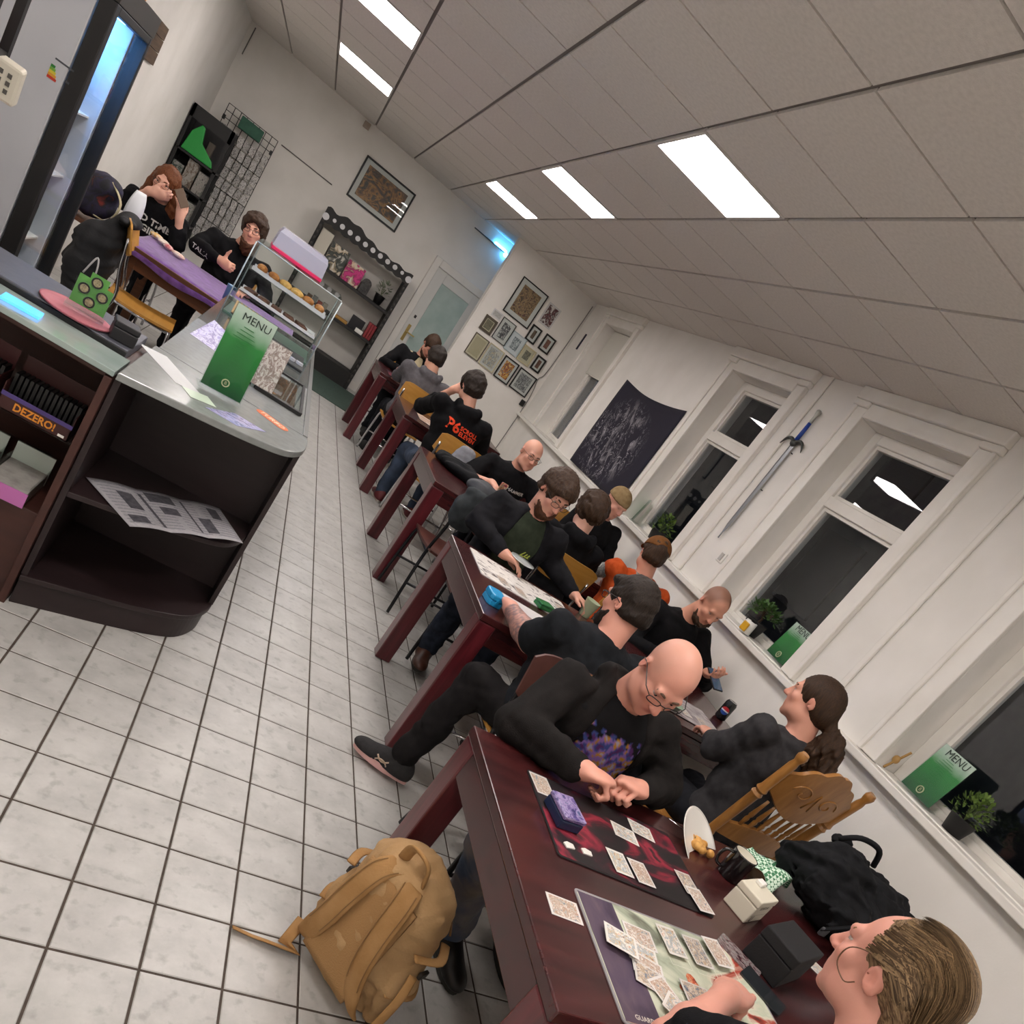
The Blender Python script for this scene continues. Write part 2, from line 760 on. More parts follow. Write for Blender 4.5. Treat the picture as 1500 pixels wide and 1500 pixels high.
M_panel, _nt, _b = new_mat('light_diffuser')
_b.inputs['Base Color'].default_value = (0.9, 0.9, 0.9, 1)
_b.inputs['Emission Color'].default_value = lin('#fff6f2')
_b.inputs['Emission Strength'].default_value = PANEL_STRENGTH
M_pframe = mat('panel_frame', '#d8d4cf', 0.5)
_proto = None
for (i, j) in lights_ij:
    cx, cy = CX0 + (i + .5) * PXc, CY0 + (j + .5) * PYc
    if _proto is None:
        L_ = thing('ceiling_light', 'bright square light panel set flush in the tiled ceiling', 'ceiling light',
                   (0, 0, ZC), 0, 'ceiling light panels')
        hw, hd = PXc / 2 - .006, PYc / 2 - .004
        fr = MB()
        for sx in (-1, 1):
            fr.box((sx * (hw - .008), 0, .004), (.016, 2 * hd, .020))
            fr.box((0, sx * (hd - .008), .004), (2 * hw - .032, .016, .020))
        fr.build('frame', M_pframe, L_)
        MB().box((0, 0, .004), (2 * hw - .032, 2 * hd - .032, .010)).build('diffuser', M_panel, L_)
        _proto = L_
        L_.location = (cx, cy, ZC)
    else:
        dup(_proto, (cx, cy, ZC))

# ---- walls
struct(MB().bx(XL - .15, XL, YR, YB, 0, ZC + .05).build('wall_left', M_wall))
wall_back = struct(MB().bx(XL - .15, XR + .3, YB, YB + .15, 0, ZC + .05).build('wall_back', M_wall))
struct(MB().bx(XL - .15, XR + .4, YR - .15, YR, 0, ZC + .05).build('wall_rear', M_wall))
# the gallery wall: a stub standing forward of the back wall, beside the door
wall_gallery = struct(MB().bx(1.93, XR + .02, YG, YG + .12, 0, ZC + .05).build('wall_gallery', M_wall))

# ---- window wall with four openings
WINS = [(8.38, 9.30, 1.13, 2.57), (5.06, 6.00, 1.13, 2.57), (3.29, 4.23, 1.13, 2.57), (1.47, 2.41, 1.13, 2.57)]
WD = 0.30
wr = MB()
wr.bx(XR, XR + WD, YR, YB, 0, 1.09)
wr.bx(XR, XR + WD, YR, YB, 2.57, ZC + .05)
ys = [YR] + [v for w in sorted(WINS) for v in w[:2]] + [YB]
for k in range(0, len(ys), 2):
    wr.bx(XR, XR + WD, ys[k], ys[k + 1], 1.09, 2.57)
wall_right = struct(wr.build('wall_right', M_wall))
M_reveal = mat('reveal_paint', '#cfccc4', 0.6, col2='#c3c0b8', nscale=4)
M_blind = mat('roller_blind', '#d9d6cc', 0.8, bump=0.1, bscale=120)
for n, (y0, y1, z0, z1) in enumerate(WINS):
    w = struct(thing('window_%d' % (n + 1), None, None, (XR, (y0 + y1) / 2, z0)))
    O = (XR, (y0 + y1) / 2, z0)
    # frame: outer frame, transom, mullion stiles (front at XR+.15)
    f = MB(O)
    xa, xb = XR + .14, XR + .21
    fw = .075
    f.bx(xa, xb, y0, y0 + fw, z0, z1)
    f.bx(xa, xb, y1 - fw, y1, z0, z1)
    f.bx(xa, xb, y0 + fw, y1 - fw, z1 - fw * .9, z1)
    f.bx(xa, xb, y0 + fw, y1 - fw, z0, z0 + .035)
    f.build('window_frame', M_trim, w, bevel=.006)
    t = MB(O)
    t.bx(xa - .004, xb, y0 + fw, y1 - fw, 2.035, 2.11)
    t.build('transom', M_trim, w, bevel=.006)
    s = MB(O)
    for yy0, yy1, zz0, zz1 in ((y0 + fw, y1 - fw, z0 + .035, 2.035), (y0 + fw, y1 - fw, 2.11, z1 - fw * .9)):
        b_ = .022
        s.bx(xa + .02, xb - .01, yy0, yy0 + b_, zz0, zz1)
        s.bx(xa + .02, xb - .01, yy1 - b_, yy1, zz0, zz1)
        s.bx(xa + .02, xb - .01, yy0 + b_, yy1 - b_, zz1 - b_, zz1)
        s.bx(xa + .02, xb - .01, yy0 + b_, yy1 - b_, zz0, zz0 + b_)
    s.build('sash', M_trim, w)
    for zz0, zz1 in ((z0 + .057, 2.013), (2.132, z1 - .09)):
        MB(O).bx(xb - .03, xb - .026, y0 + fw + .02, y1 - fw - .02, zz0, zz1).build('pane', M_glass, w)
    # casing: wide moulded boards around the opening, with a head that meets the ceiling and ears at its ends
    for (a, b_, nm) in ((y0 - .13, y0, 'casing'), (y1, y1 + .13, 'casing')):
        c = MB(O)
        c.bx(XR - .022, XR + .003, a, b_, 1.13, z1 + .06)
        e = (a, a + .03) if a < y0 - .05 else (b_ - .03, b_)
        c.bx(XR - .036, XR - .020, e[0], e[1], 1.13, z1 + .06)
        c.build(nm, M_trim, w, bevel=.006)
    h = MB(O)
    h.bx(XR - .026, XR + .003, y0, y1, z1, z1 + .10)
    h.bx(XR - .050, XR + .003, y0 - .15, y1 + .15, z1 + .10, ZC)
    h.bx(XR - .042, XR + .003, y0 - .15, y0, z1 + .06, z1 + .10)
    h.bx(XR - .042, XR + .003, y1, y1 + .15, z1 + .06, z1 + .10)
    h.build('head_casing', M_trim, w, bevel=.010)
    # sill
    sl = MB(O)
    sl.bx(XR - .001, XR + .15, y0, y1, 1.09, 1.131)
    sl.build('window_sill', M_trim, w, bevel=.006)
    if n == 0:
        MB(O).bx(xa - .02, xa - .012, y0 + .01, y1 - .01, 2.0, z1 - .01).build('blind', M_blind, w)
        MB(O).cyl((xa - .016, y0 + .01, 2.0), (xa - .016, y1 - .01, 2.0), .011, n=10).build('blind_rail', M_blind, w)
# continuous shelf rail under the windows
tr1 = struct(MB().bx(XR - .075, XR, YR, YG, 1.085, 1.125).build('trim_1', M_trim, bevel=.006))
# vertical panel mouldings on the piers
k = 2
for yy in (2.885, 4.78, 6.14):
    struct(MB().bx(XR - .018, XR, yy - .02, yy + .02, 1.13, ZC).build('trim_%d' % k, M_trim, bevel=.008))
    k += 1
struct(MB().bx(XR - .015, XR, YR, YG, 0, .10).build('baseboard_right', M_trim))
struct(MB().bx(XL, 1.32, YB - .015, YB, 0, .10).build('baseboard_back', M_trim))
# corner trim of the gallery wall and the cornice above the shelf wall
struct(MB().bx(1.915, 1.935, YG - .008, YG + .128, 0, ZC).build('trim_%d' % k, M_trim, bevel=.006))

# ---- dark street outside
M_out = mat('street_dark', '#1b1d22', 0.9, col2='#24262b', nscale=2)
M_brick = mat('dark_facade', '#6a6868', 0.9, col2='#58575a', nscale=3)
g = tag(MB().bx(XR + .4, 16, -8, 22, -.6, -.5).build('street', M_out))
g['kind'] = 'structure'
fac = struct(MB().bx(12, 12.6, -8, 24, -.5, 7).build('facade', M_brick))
for yy in (-3, 1, 5, 9, 13, 17):
    for zz in (1.0, 4.2):
        MB().bx(11.93, 12.02, yy, yy + 1.4, zz, zz + 1.9).build('facade_window', mat('dark_pane', '#101318', 0.1), fac)

# ---- door in the back wall
d = struct(thing('door_1', None, None, (1.70, YB, 0)))
M_door = mat('door_paint', '#d9d9d4', 0.45)
M_frost = mat('frosted_glass', '#b4c7c1', 0.35, col2='#a5bab4', nscale=6)
O = (1.70, YB, 0)
fm = MB(O)
fm.bx(1.33, 1.42, YB - .06, YB, 0, 2.06)
fm.bx(2.13, 2.24, YB - .06, YB, 0, 2.06)
fm.bx(1.42, 2.13, YB - .06, YB, 1.96, 2.06)
fm.build('door_frame', M_trim, d, bevel=.006)
lf = MB(O)
lf.bx(1.42, 1.56, YB - .04, YB - .002, 0.01, 1.955)
lf.bx(1.99, 2.13, YB - .04, YB - .002, 0.01, 1.955)
lf.bx(1.56, 1.99, YB - .04, YB - .002, 1.82, 1.955)
lf.bx(1.56, 1.99, YB - .04, YB - .002, 0.01, 0.75)
lf.build('door_leaf', M_door, d, bevel=.004)
MB(O).bx(1.56, 1.99, YB - .026, YB - .016, 0.75, 1.82).build('pane', M_frost, d)
hd = MB(O)
hd.bx(1.465, 1.505, YB - .048, YB - .038, 0.93, 1.16)
hd.cyl((1.485, YB - .04, 1.06), (1.485, YB - .09, 1.06), .010, n=8)
hd.cyl((1.485, YB - .088, 1.06), (1.60, YB - .088, 1.06), .009, n=8)
hd.build('door_handle', mat('brass', '#b9a468', 0.3, 0.9), d, smooth=True, auto=True)
MB(O).bx(1.47, 1.50, YB - .05, YB - .03, 1.26, 1.30).build('lock', M_black, d)

# ================================================================== TABLES
M_mahog = wood_mat('mahogany', '#2b1214', '#4c2020', 0.27, 3.0, 'X', coat=0.35)
M_mahogv = wood_mat('mahogany_legs', '#43151a', '#632229', 0.30, 3.0, 'Z', coat=0.4)
TZ = 0.745


def make_table(x0, x1, y0, y1, label):
    t = thing('dining_table', label, 'table', ((x0 + x1) / 2, (y0 + y1) / 2, 0), 0, 'dark red dining tables')
    O = t.location
    MB(O).bx(x0, x1, y0, y1, TZ - .032, TZ).build('table_top', M_mahog, t, bevel=.004)
    lw = .085
    e = .006
    MB(O).bx(x0 + lw, x1 - lw, y0 + e, y0 + .03, TZ - .125, TZ - .034).build('apron', M_mahog, t, bevel=.003)
    MB(O).bx(x0 + lw, x1 - lw, y1 - .03, y1 - e, TZ - .125, TZ - .034).build('apron', M_mahog, t, bevel=.003)
    MB(O).bx(x0 + e, x0 + .03, y0 + lw, y1 - lw, TZ - .125, TZ - .034).build('apron', M_mahog, t, bevel=.003)
    MB(O).bx(x1 - .03, x1 - e, y0 + lw, y1 - lw, TZ - .125, TZ - .034).build('apron', M_mahog, t, bevel=.003)
    for lx in (x0 + .002, x1 - lw - .002):
        for ly in (y0 + .002, y1 - lw - .002):
            MB(O).bx(lx, lx + lw, ly, ly + lw, 0.0, TZ - .033).build('leg', M_mahogv, t, bevel=.006)
    return t


T1 = (0.915, 2.66, 0.80, 1.70)
T2 = (1.155, 2.93, 2.65, 3.55)
T3 = (1.205, 2.95, 4.55, 5.42)
T4 = (1.185, 2.90, 6.39, 7.22)
T5 = (1.065, 2.55, 8.00, 8.80)
make_table(*T1, 'dark red wooden table with two playmats, a plate, a mug and card boxes')
make_table(*T2, 'dark red wooden table with a white playmat and a small blue box at its corner')
make_table(*T3, 'dark red wooden table heaped with black jackets and bags at its end')
make_table(*T4, 'dark red wooden table in front of the person in the orange printed hoodie')
make_table(*T5, 'dark red wooden table nearest the black shelf, with the grey hoodie person at it')

# ================================================================== CHAIRS
M_ply = wood_mat('honey_plywood', '#b98235', '#cf9a4c', 0.4, 2.0, 'X', coat=0.2)
M_chrome = mat('chrome_tube', '#c9c9cb', 0.18, 1.0)
M_blackmetal = mat('black_tube', '#17171a', 0.35, 0.3)
M_brownseat = mat('brown_vinyl', '#59332b', 0.5, col2='#4a2822', nscale=10)
M_oak = wood_mat('golden_oak', '#8a5a24', '#a9763a', 0.38, 3.0, 'Z', coat=0.3)


def chair_plywood(label, loc, rz, seatmat=None, tubemat=None, group='plywood chairs at the tables', name='plywood_chair',
                  round_back=False):
    """Faces local +Y. Seat 0.45 high."""
    seatmat = seatmat or M_ply
    tubemat = tubemat or M_chrome
    c = thing(name, label, 'chair', loc, rz, group)

    def seat_fn(th):
        def f(u, v):
            x = (u - .5) * (.40 - .05 * (1 - v))
            y = (v - .5) * .40
            r = abs(u - .5) * 2
            z = .452 + th - .012 * math.sin(v * PI) + .012 * r * r
            return Vector((x, y, z))
        return f
    s = MB()
    n = 9
    top = [seat_fn(0)(i / (n - 1), j / (n - 1)) for j in range(n) for i in range(n)]
    bot = [p - Vector((0, 0, .014)) for p in top]
    fs = []
    for j in range(n - 1):
        for i in range(n - 1):
            a = j * n + i
            fs.append((a, a + 1, a + n + 1, a + n))
            b = a + n * n
            fs.append((b, b + n, b + n + 1, b + 1))
    rim = [i for i in range(n)] + [j * n + n - 1 for j in range(1, n)] + [(n - 1) * n + i for i in range(n - 2, -1, -1)] + \
          [j * n for j in range(n - 2, 0, -1)]
    for k in range(len(rim)):
        a, b = rim[k], rim[(k + 1) % len(rim)]
        fs.append((b, a, a + n * n, b + n * n))
    s.raw(top + bot, fs)
    s.build('seat', seatmat, c, smooth=True, auto=True)
    bk = MB()
    nu, nv = 13, 6
    tp, bt = [], []
    for j in range(nv):
        for i in range(nu):
            u, v = i / (nu - 1) - .5, j / (nv - 1)
            w = .40
            cor = 0.03 * (abs(u) * 2) ** 6
            x = u * w
            y = -.20 - .045 * v + .05 * (u * 2) ** 2 * .8
            z = .70 + cor + (.19 - 2 * cor) * v
            tp.append(Vector((x, y, z)))
            bt.append(Vector((x, y - .012, z)))
    fs = []
    for j in range(nv - 1):
        for i in range(nu - 1):
            a = j * nu + i
            b = a + nu * nv
            fs.append((a, a + nu, a + nu + 1, a + 1))
            fs.append((b, b + 1, b + nu + 1, b + nu))
    rim = [i for i in range(nu)] + [j * nu + nu - 1 for j in range(1, nv)] + [(nv - 1) * nu + i for i in range(nu - 2, -1, -1)] + \
          [j * nu for j in range(nv - 2, 0, -1)]
    for k in range(len(rim)):
        a, b = rim[k], rim[(k + 1) % len(rim)]
        fs.append((a, b, b + nu * nv, a + nu * nv))
    bk.raw(tp + bt, fs)
    bk.build('backrest', seatmat, c, smooth=True, auto=True)
    for sx in (-1, 1):
        p = catmull([(sx * .17, .17, .435), (sx * .19, .19, .40), (sx * .205, .21, .015)], 4)
        MB().tube(p, .0105, 8).build('leg', tubemat, c, smooth=True)
        p = catmull([(sx * .175, -.205, .80), (sx * .172, -.185, .62), (sx * .175, -.15, .46), (sx * .19, -.19, .30),
                     (sx * .20, -.25, .015)], 4)
        MB().tube(p, .0105, 8).build('leg', tubemat, c, smooth=True)
        MB().tube([(sx * .175, .17, .432), (sx * .172, 0, .430), (sx * .175, -.155, .434)], .010, 8).build('seat_rail', tubemat, c,
                                                                                                    smooth=True)
    MB().tube([(-.196, .20, .22), (.196, .20, .22)], .008, 8).build('stretcher', tubemat, c, smooth=True)
    MB().tube([(-.194, -.21, .22), (.194, -.21, .22)], .008, 8).build('stretcher', tubemat, c, smooth=True)
    return c


CH = chair_plywood('honey plywood chair with chrome legs behind the orange printed hoodie', (1.57, 5.97, 0), 0)
CHG = 'plywood chairs at the tables'
for lab, loc, rz in [
    ('honey plywood chair carrying the man in the grey hoodie', (1.42, 7.63, 0), 0.0),
    ('honey plywood chair carrying the bearded man beside the frosted glass door', (1.46, 9.05, 0), PI),
    ('honey plywood chair carrying the bald man in the black printed shirt', (2.00, 5.72, 0), PI),
    ('honey plywood chair carrying the person in the tan beanie', (2.74, 5.68, 0), PI),
    ('honey plywood chair carrying the person in the orange vest', (2.60, 4.29, 0), 0.0),
    ('honey plywood chair carrying the dark haired person in the black jumper', (2.06, 4.29, 0), 0.0),
    ('honey plywood chair carrying the man looking at his phone under the window', (2.66, 3.79, 0), PI),
    ('honey plywood chair carrying the man with the tattooed forearm', (1.50, 2.42, 0), 0.0),
    ('honey plywood chair carrying the person with swept back hair', (1.37, .44, 0), 0.0),
    ('honey plywood chair with chrome legs before the purple clothed table', (-.68, 5.72, 0), -PI / 2 + .1),
    ('honey plywood chair carrying the long haired woman with the phone', (-1.03, 7.10, 0), PI),
    ('honey plywood chair carrying the man giving a thumbs up', (-.41, 7.06, 0), PI),
]:
    dup(CH, loc, rz, lab, CHG)
chair_plywood('brown vinyl chair with black tube legs carrying the man in the green shirt', (1.56, 3.80, 0), PI, M_brownseat,
              M_blackmetal, 'brown chairs on black tube legs', 'vinyl_chair')
v2 = chair_plywood('brown vinyl chair with black tube legs carrying the bald man in jeans', (1.38, 1.93, 0), PI, M_brownseat,
                   M_blackmetal, 'brown chairs on black tube legs', 'vinyl_chair')
v3 = dup(v2, (1.46, 4.34, 0), 0.05, 'empty brown vinyl chair on black tube legs behind the man in the green shirt',
         'brown chairs on black tube legs')


def oak_chair(label, loc, rz, nsp=7):
    """Pressed-back oak chair, faces local +Y; back leans to -Y."""
    c = thing('oak_chair', label, 'chair', loc, rz, None)
    # seat
    poly = [(-.20, -.19), (.20, -.19), (.225, .10), (.20, .20), (-.20, .20), (-.225, .10)]
    MB().prism(poly, .43, .465).build('seat', M_oak, c, bevel=.010)
    for sx in (-1, 1):
        f = MB()
        prof = [(.016, 0.0), (.018, .10), (.024, .16), (.017, .17), (.024, .18), (.021, .30), (.026, .36), (.018, .38), (.02, .43)]
        f.lathe([(r, h) for r, h in prof], (sx * .185, .165, 0), 12)
        f.build('leg', M_oak, c, smooth=True, auto=True)
        f = MB()
        f.tube([(sx * .185, -.19, .44), (sx * .19, -.225, .22), (sx * .195, -.27, 0.0)], [.020, .020, .016], 10)
        f.build('leg', M_oak, c, smooth=True)
        # turned post with rings and finial
        P0, P1 = Vector((sx * .185, -.165, .455)), Vector((sx * .218, -.31, 1.10))
        d = P1 - P0
        prof = [(.016, 0), (.019, .10), (.019, .16), (.025, .18), (.018, .20), (.025, .22), (.019, .25), (.021, .5), (.021, .60),
                (.026, .62), (.019, .64), (.026, .66), (.020, .69), (.019, .90), (.015, .93), (.021, .955), (.023, .975), (.016, 1.0)]
        MB().lathe([(r, h * d.length) for r, h in prof], P0, 12, frame_from(d)).build('post', M_oak, c, smooth=True, auto=True)

    def on_back(u, v, off=0):
        """u across (metres), v height; returns a point in the slightly curved raked back plane."""
        t = (v - .455) / (1.10 - .455)
        return Vector((u, -.165 - .145 * t - .022 * (1 - (u / .2) ** 2) + off, v))
    # crest: wide pressed board with a scalloped top edge
    n = 36
    topz, botz, us = [], [], []
    for i in range(n + 1):
        u = -.195 + .39 * i / n
        a = abs(u) / .195
        z = 1.085 - .10 * a ** 2
        z += .012 * abs(math.sin(a * PI * 2.5)) + (.016 if a < .35 else 0) * math.cos(a / .35 * PI / 2)
        us.append(u)
        topz.append(z)
        botz.append(.835 + .05 * (1 - a) ** 1.2 * 0 + (.05 * a ** 2) - .015 * math.cos(a * PI))
    vs, fs = [], []
    rows = 5
    for off in (-.010, .010):
        for r in range(rows):
            for i in range(n + 1):
                z = botz[i] + (topz[i] - botz[i]) * r / (rows - 1)
                vs.append(on_back(us[i], z, off))
    m = n + 1
    for r in range(rows - 1):
        for i in range(n):
            a = r * m + i
            b = a + rows * m
            fs.append((a, a + 1, a + m + 1, a + m))
            fs.append((b, b + m, b + m + 1, b + 1))
    for i in range(n):
        a, b = i, i + rows * m
        fs.append((a, b, b + 1, a + 1))
        a, b = (rows - 1) * m + i, (2 * rows - 1) * m + i
        fs.append((a, a + 1, b + 1, b))
    for r in range(rows - 1):
        a, b = r * m, r * m + rows * m
        fs.append((a, a + m, b + m, b))
        a, b = r * m + n, r * m + n + rows * m
        fs.append((a, b, b + m, a + m))
    cr = MB().raw(vs, fs).build('crest_rail', M_oak, c, smooth=True, auto=True)
    # raised carving on both faces of the crest
    carve = MB()
    for off in (-.011, .011):
        for s in (-1, 1):
            pts = []
            for k in range(22):
                a = k / 21 * 2.2 * PI
                r = .010 + .045 * (1 - k / 21)
                pts.append(on_back(s * (.075 + r * math.cos(a)), .955 + r * .8 * math.sin(a), off))
            carve.tube(pts, .004, 6)
        carve.tube([on_back(-.02, .90, off), on_back(0, .99, off), on_back(.02, .90, off)], .004, 6)
    carve.build('carving', M_oak, cr, smooth=True)
    MB().grid(lambda u, v: on_back(-.18 + .36 * u, .615 + .10 * v * (1 - .35 * (2 * u - 1) ** 2), 0), 17, 4).build(
        'lower_rail', M_oak, c, solid=.018)
    for i in range(nsp):
        u = -.13 + .26 * i / (nsp - 1)
        p0, p1 = on_back(u * 1.0, .69, 0), on_back(u * 1.05, .85, 0)
        prof = [(.006, 0), (.009, .2), (.011, .3), (.007, .36), (.011, .42), (.008, .7), (.006, 1)]
        d = p1 - p0
        MB().lathe([(r, h * d.length) for r, h in prof], p0, 8, frame_from(d)).build('spindle', M_oak, c, smooth=True)
    for z, r in ((.20, .011),):
        MB().tube([(-.185, .165, z), (.185, .165, z)], r, 8).build('stretcher', M_oak, c, smooth=True)
    for sx in (-1, 1):
        MB().tube([(sx * .187, .165, .16), (sx * .192, -.23, .16)], .010, 8).build('stretcher', M_oak, c, smooth=True)
    return c


oak_chair('golden oak chair with carved crest board and turned spindles', (2.455, 2.26, 0), 0.0)

# ================================================================== COUNTER
M_dark = wood_mat('dark_brown_laminate', '#231819', '#2d2021', 0.45, 2.0, 'X')
M_darkred = wood_mat('brown_case_board', '#3a1f1a', '#47271f', 0.5, 2.0, 'X')
M_ctop = mat('grey_counter_top', '#8f9391', 0.22, col2='#858987', nscale=30, spec=0.5, coat=0.3)
M_ledge = mat('slate_ledge', '#5d5f68', 0.4, col2='#555761', nscale=30)
M_alu = mat('aluminium_strip', '#8f918f', 0.35, 0.7)
CZ = 0.87
curve = catmull([(-.292, 2.555), (-.15, 2.605), (.0, 2.660), (.14, 2.722), (.235, 2.79), (.29, 2.90), (.306, 3.02), (.306, 3.13)], 5)
curve = [(p.x, p.y) for p in [Vector((a[0], a[1], 0)) for a in curve]]


def cshrink(d):
    """outline of the unit moved in by d from the curved edge"""
    cx, cy = -.10, 3.05
    out = []
    for x, y in curve:
        v = Vector((x - cx, y - cy))
        l = v.length
        v = v * ((l - d) / l)
        out.append((max(cx + v.x, -.288), min(cy + v.y, 3.128)))
    return out


cu = thing('corner_shelf_unit', 'dark brown open corner unit of the counter with a curved front', 'counter', (0, 2.9, 0))
O = cu.location
back = [(-.288, 3.128)]
MB(O).prism(cshrink(.012) + back, 0.0, .095).build('plinth', M_dark, cu, bevel=.003)
MB(O).prism(cshrink(.0) + back, .095, .115).build('bottom_board', M_dark, cu, bevel=.003)
MB(O).prism(cshrink(.02) + back, .425, .445).build('shelf', M_dark, cu, bevel=.003)
MB(O).prism(cshrink(-.006) + back, .845, CZ).build('counter_top', M_ctop, cu, bevel=.004)
MB(O).bx(-.290, -.272, 2.57, 3.128, .115, .845).build('side_panel', M_dark, cu)
MB(O).bx(.285, .303, 2.96, 3.128, .115, .845).build('side_panel', M_dark, cu)
MB(O).bx(-.272, .285, 3.11, 3.128, .115, .845).build('back_panel', M_dark, cu)

# counter run to the right rear: cupboard base, glass show case on top
cr_ = thing('glass_counter', 'long counter with grey top and glass show case behind the curved corner unit', 'counter', (.02, 4.3, 0))
O = cr_.location
cx0, cx1, cy0, cy1 = -.275, .306, 3.132, 5.45
b = MB(O)
b.bx(cx0, cx1, cy0, cy1, 0.0, .56)
b.build('cupboard_base', M_dark, cr_, bevel=.004)
for yy in (3.75, 4.35, 4.95):
    MB(O).bx(cx1 - .002, cx1 + .006, yy - .285, yy + .285, .06, .53).build('door', M_dark, cr_, bevel=.003)
MB(O).bx(cx0 + .01, cx1 - .012, cy0 + .01, cy1 - .01, .561, .575).build('case_floor', mat('case_floor', '#4c4f4e', 0.5), cr_)
MB(O).bx(cx1 - .008, cx1 - .002, cy0 + .02, cy1 - .02, .575, .853).build('glass_front', M_cglass, cr_)
MB(O).bx(cx0 + .0, cx0 + .016, cy0, cy1, .56, .853).build('back_board', M_dark, cr_)
fr = MB(O)
for yy in (cy0, cy1 - .018):
    fr.bx(cx1 - .02, cx1, yy, yy + .018, .56, .853)
fr.bx(cx1 - .016, cx1 + .004, cy0, cy1, .853, .874)
fr.bx(cx0, cx1 - .016, cy1 - .018, cy1, .853, .872)
fr.build('case_frame', M_alu, cr_, bevel=.002)
MB(O).bx(cx0, cx1 - .016, cy0 + .002, 4.10, .853, CZ).build('counter_top', M_ctop, cr_, bevel=.002)
MB(O).bx(cx0, cx1 - .016, 4.102, cy1 - .019, .853, CZ).build('counter_top', mat('dark_counter_glass', '#4a4f4e', 0.12, coat=0.5), cr_,
                                                            bevel=.002)

# counter run to the left: show case with boxes, glass strip and slate ledge on top
cl = thing('display_counter', 'brown display counter with a glass strip top and slate ledge beside the fridge', 'counter',
           (-.85, 2.8, 0))
O = cl.location
lx0, lx1, ly0, ly1 = -1.44, -.294, 2.545, 3.09
MB(O).bx(lx0, lx1, ly0 + .03, ly1, 0, .33).build('base', M_darkred, cl, bevel=.003)
MB(O).bx(lx1 - .022, lx1, ly0, ly1, 0.0, .845).build('side_panel', M_darkred, cl, bevel=.002)
MB(O).bx(lx0, lx0 + .02, ly0, ly1, 0.0, .845).build('side_panel', M_darkred, cl, bevel=.002)
MB(O).bx(lx0 + .02, lx1 - .022, ly1 - .02, ly1, .33, .845).build('back_board', M_darkred, cl)
MB(O).bx(lx0 + .02, lx1 - .022, ly0 + .10, ly1 - .02, .560, .568).build('glass_shelf', M_cglass, cl)
MB(O).bx(lx0, lx1, ly0 - .004, ly0 + .20, .852, CZ).build('glass_strip', mat('green_glass_strip', '#8fa09a', 0.1, col2='#a3b1ab',
                                                                       nscale=8, coat=0.6), cl, bevel=.002)
MB(O).bx(lx0, lx1, ly0 + .02, ly1, .835, .851).build('top_board', M_darkred, cl)
MB(O).bx(lx0, lx1 - .02, ly0 + .22, ly1, .852, .888).build('ledge', M_ledge, cl, bevel=.003)
MB(O).bx(lx0, lx1 - .02, ly0 + .205, ly0 + .219, .852, .884).build('ledge_edge', M_black, cl)

# ---- left table with purple cloth
lt = thing('side_table', 'brown wooden table under a purple cloth before the seated pair', 'table', (-.42, 6.18, 0))
O = lt.location
M_tw = wood_mat('brown_table', '#4a2b18', '#6a4022', 0.45, 2.5, 'X')
MB(O).bx(-.93, .16, 5.86, 6.74, .70, .735).build('table_top', M_tw, lt, bevel=.004)
for lx in (-.90, .07):
    for ly in (5.89, 6.65):
        MB(O).bx(lx, lx + .06, ly, ly + .06, 0, .70).build('leg', M_tw, lt, bevel=.004)
for ly in (5.90, 6.69):
    MB(O).bx(-.84, .07, ly, ly + .02, .60, .70).build('apron', M_tw, lt)
M_purple = mat('purple_plush', '#5b2f78', 0.8, col2='#7b52a0', nscale=18, bump=0.5, bscale=60, sheen=0.4)


def cloth(u, v):
    x = -.945 + 1.12 * u
    y = 5.842 + .915 * v
    z = .742 + .006 * math.sin(9 * x + 4 * y) * math.sin(7 * y)
    if v < .001:
        z = .672 + .012 * math.sin(13 * x)
    elif v < .06:
        z = .737
    return Vector((x, y, z))


pc = MB((-.4, 6.18, .74)).grid(cloth, 40, 24).build('table_cloth', M_purple, None, smooth=True, solid=.006, loc=(-.4, 6.18, .74))
tag(pc, 'purple plush cloth spread over the brown side table', 'table cloth')

# ================================================================== FRIDGE
M_fside = mat('fridge_steel', '#c6c9ce', 0.5, 0.0, col2='#bfc2c8', nscale=2)
fx0, fx1, fy0, fy1, fz = -1.54, -.90, 3.72, 4.35, 1.80
fg = thing('drinks_fridge', 'tall grey drinks fridge with black glass door and blue light inside', 'fridge', (-1.22, 4.03, 0))
O = fg.location
MB(O).bx(fx0, fx1 - .06, fy0, fy0 + .03, .02, fz).build('side_panel', M_fside, fg, bevel=.004)
MB(O).bx(fx0, fx1 - .06, fy1 - .03, fy1, .02, fz).build('side_panel', M_fside, fg, bevel=.004)
MB(O).bx(fx0, fx0 + .03, fy0 + .03, fy1 - .03, .02, fz).build('back_panel', M_fside, fg)
MB(O).bx(fx0 + .03, fx1 - .06, fy0 + .03, fy1 - .03, fz - .09, fz).build('top_box', M_black, fg)
MB(O).bx(fx0 + .03, fx1 - .06, fy0 + .03, fy1 - .03, .02, .20).build('base_box', M_black, fg)
MB(O).bx(fx0 + .031, fx0 + .05, fy0 + .031, fy1 - .031, .20, fz - .09).build('liner', mat('blue_liner', '#dfe8f2', 0.5), fg)
df = MB(O)
df.bx(fx1 - .055, fx1, fy0, fy0 + .055, .10, fz - .08)
df.bx(fx1 - .055, fx1, fy1 - .03, fy1, .10, fz - .08)
df.bx(fx1 - .055, fx1, fy0 + .055, fy1 - .03, .10, .17)
df.bx(fx1 - .055, fx1, fy0 + .055, fy1 - .03, fz - .11, fz - .08)
dfo = df.build('door_frame', M_black, fg, bevel=.004)
MB(O).bx(fx1 - .05, fx1 + .002, fy0, fy1, fz - .078, fz).build('sign_box', mat('fridge_header', '#2b2724', 0.4), fg)
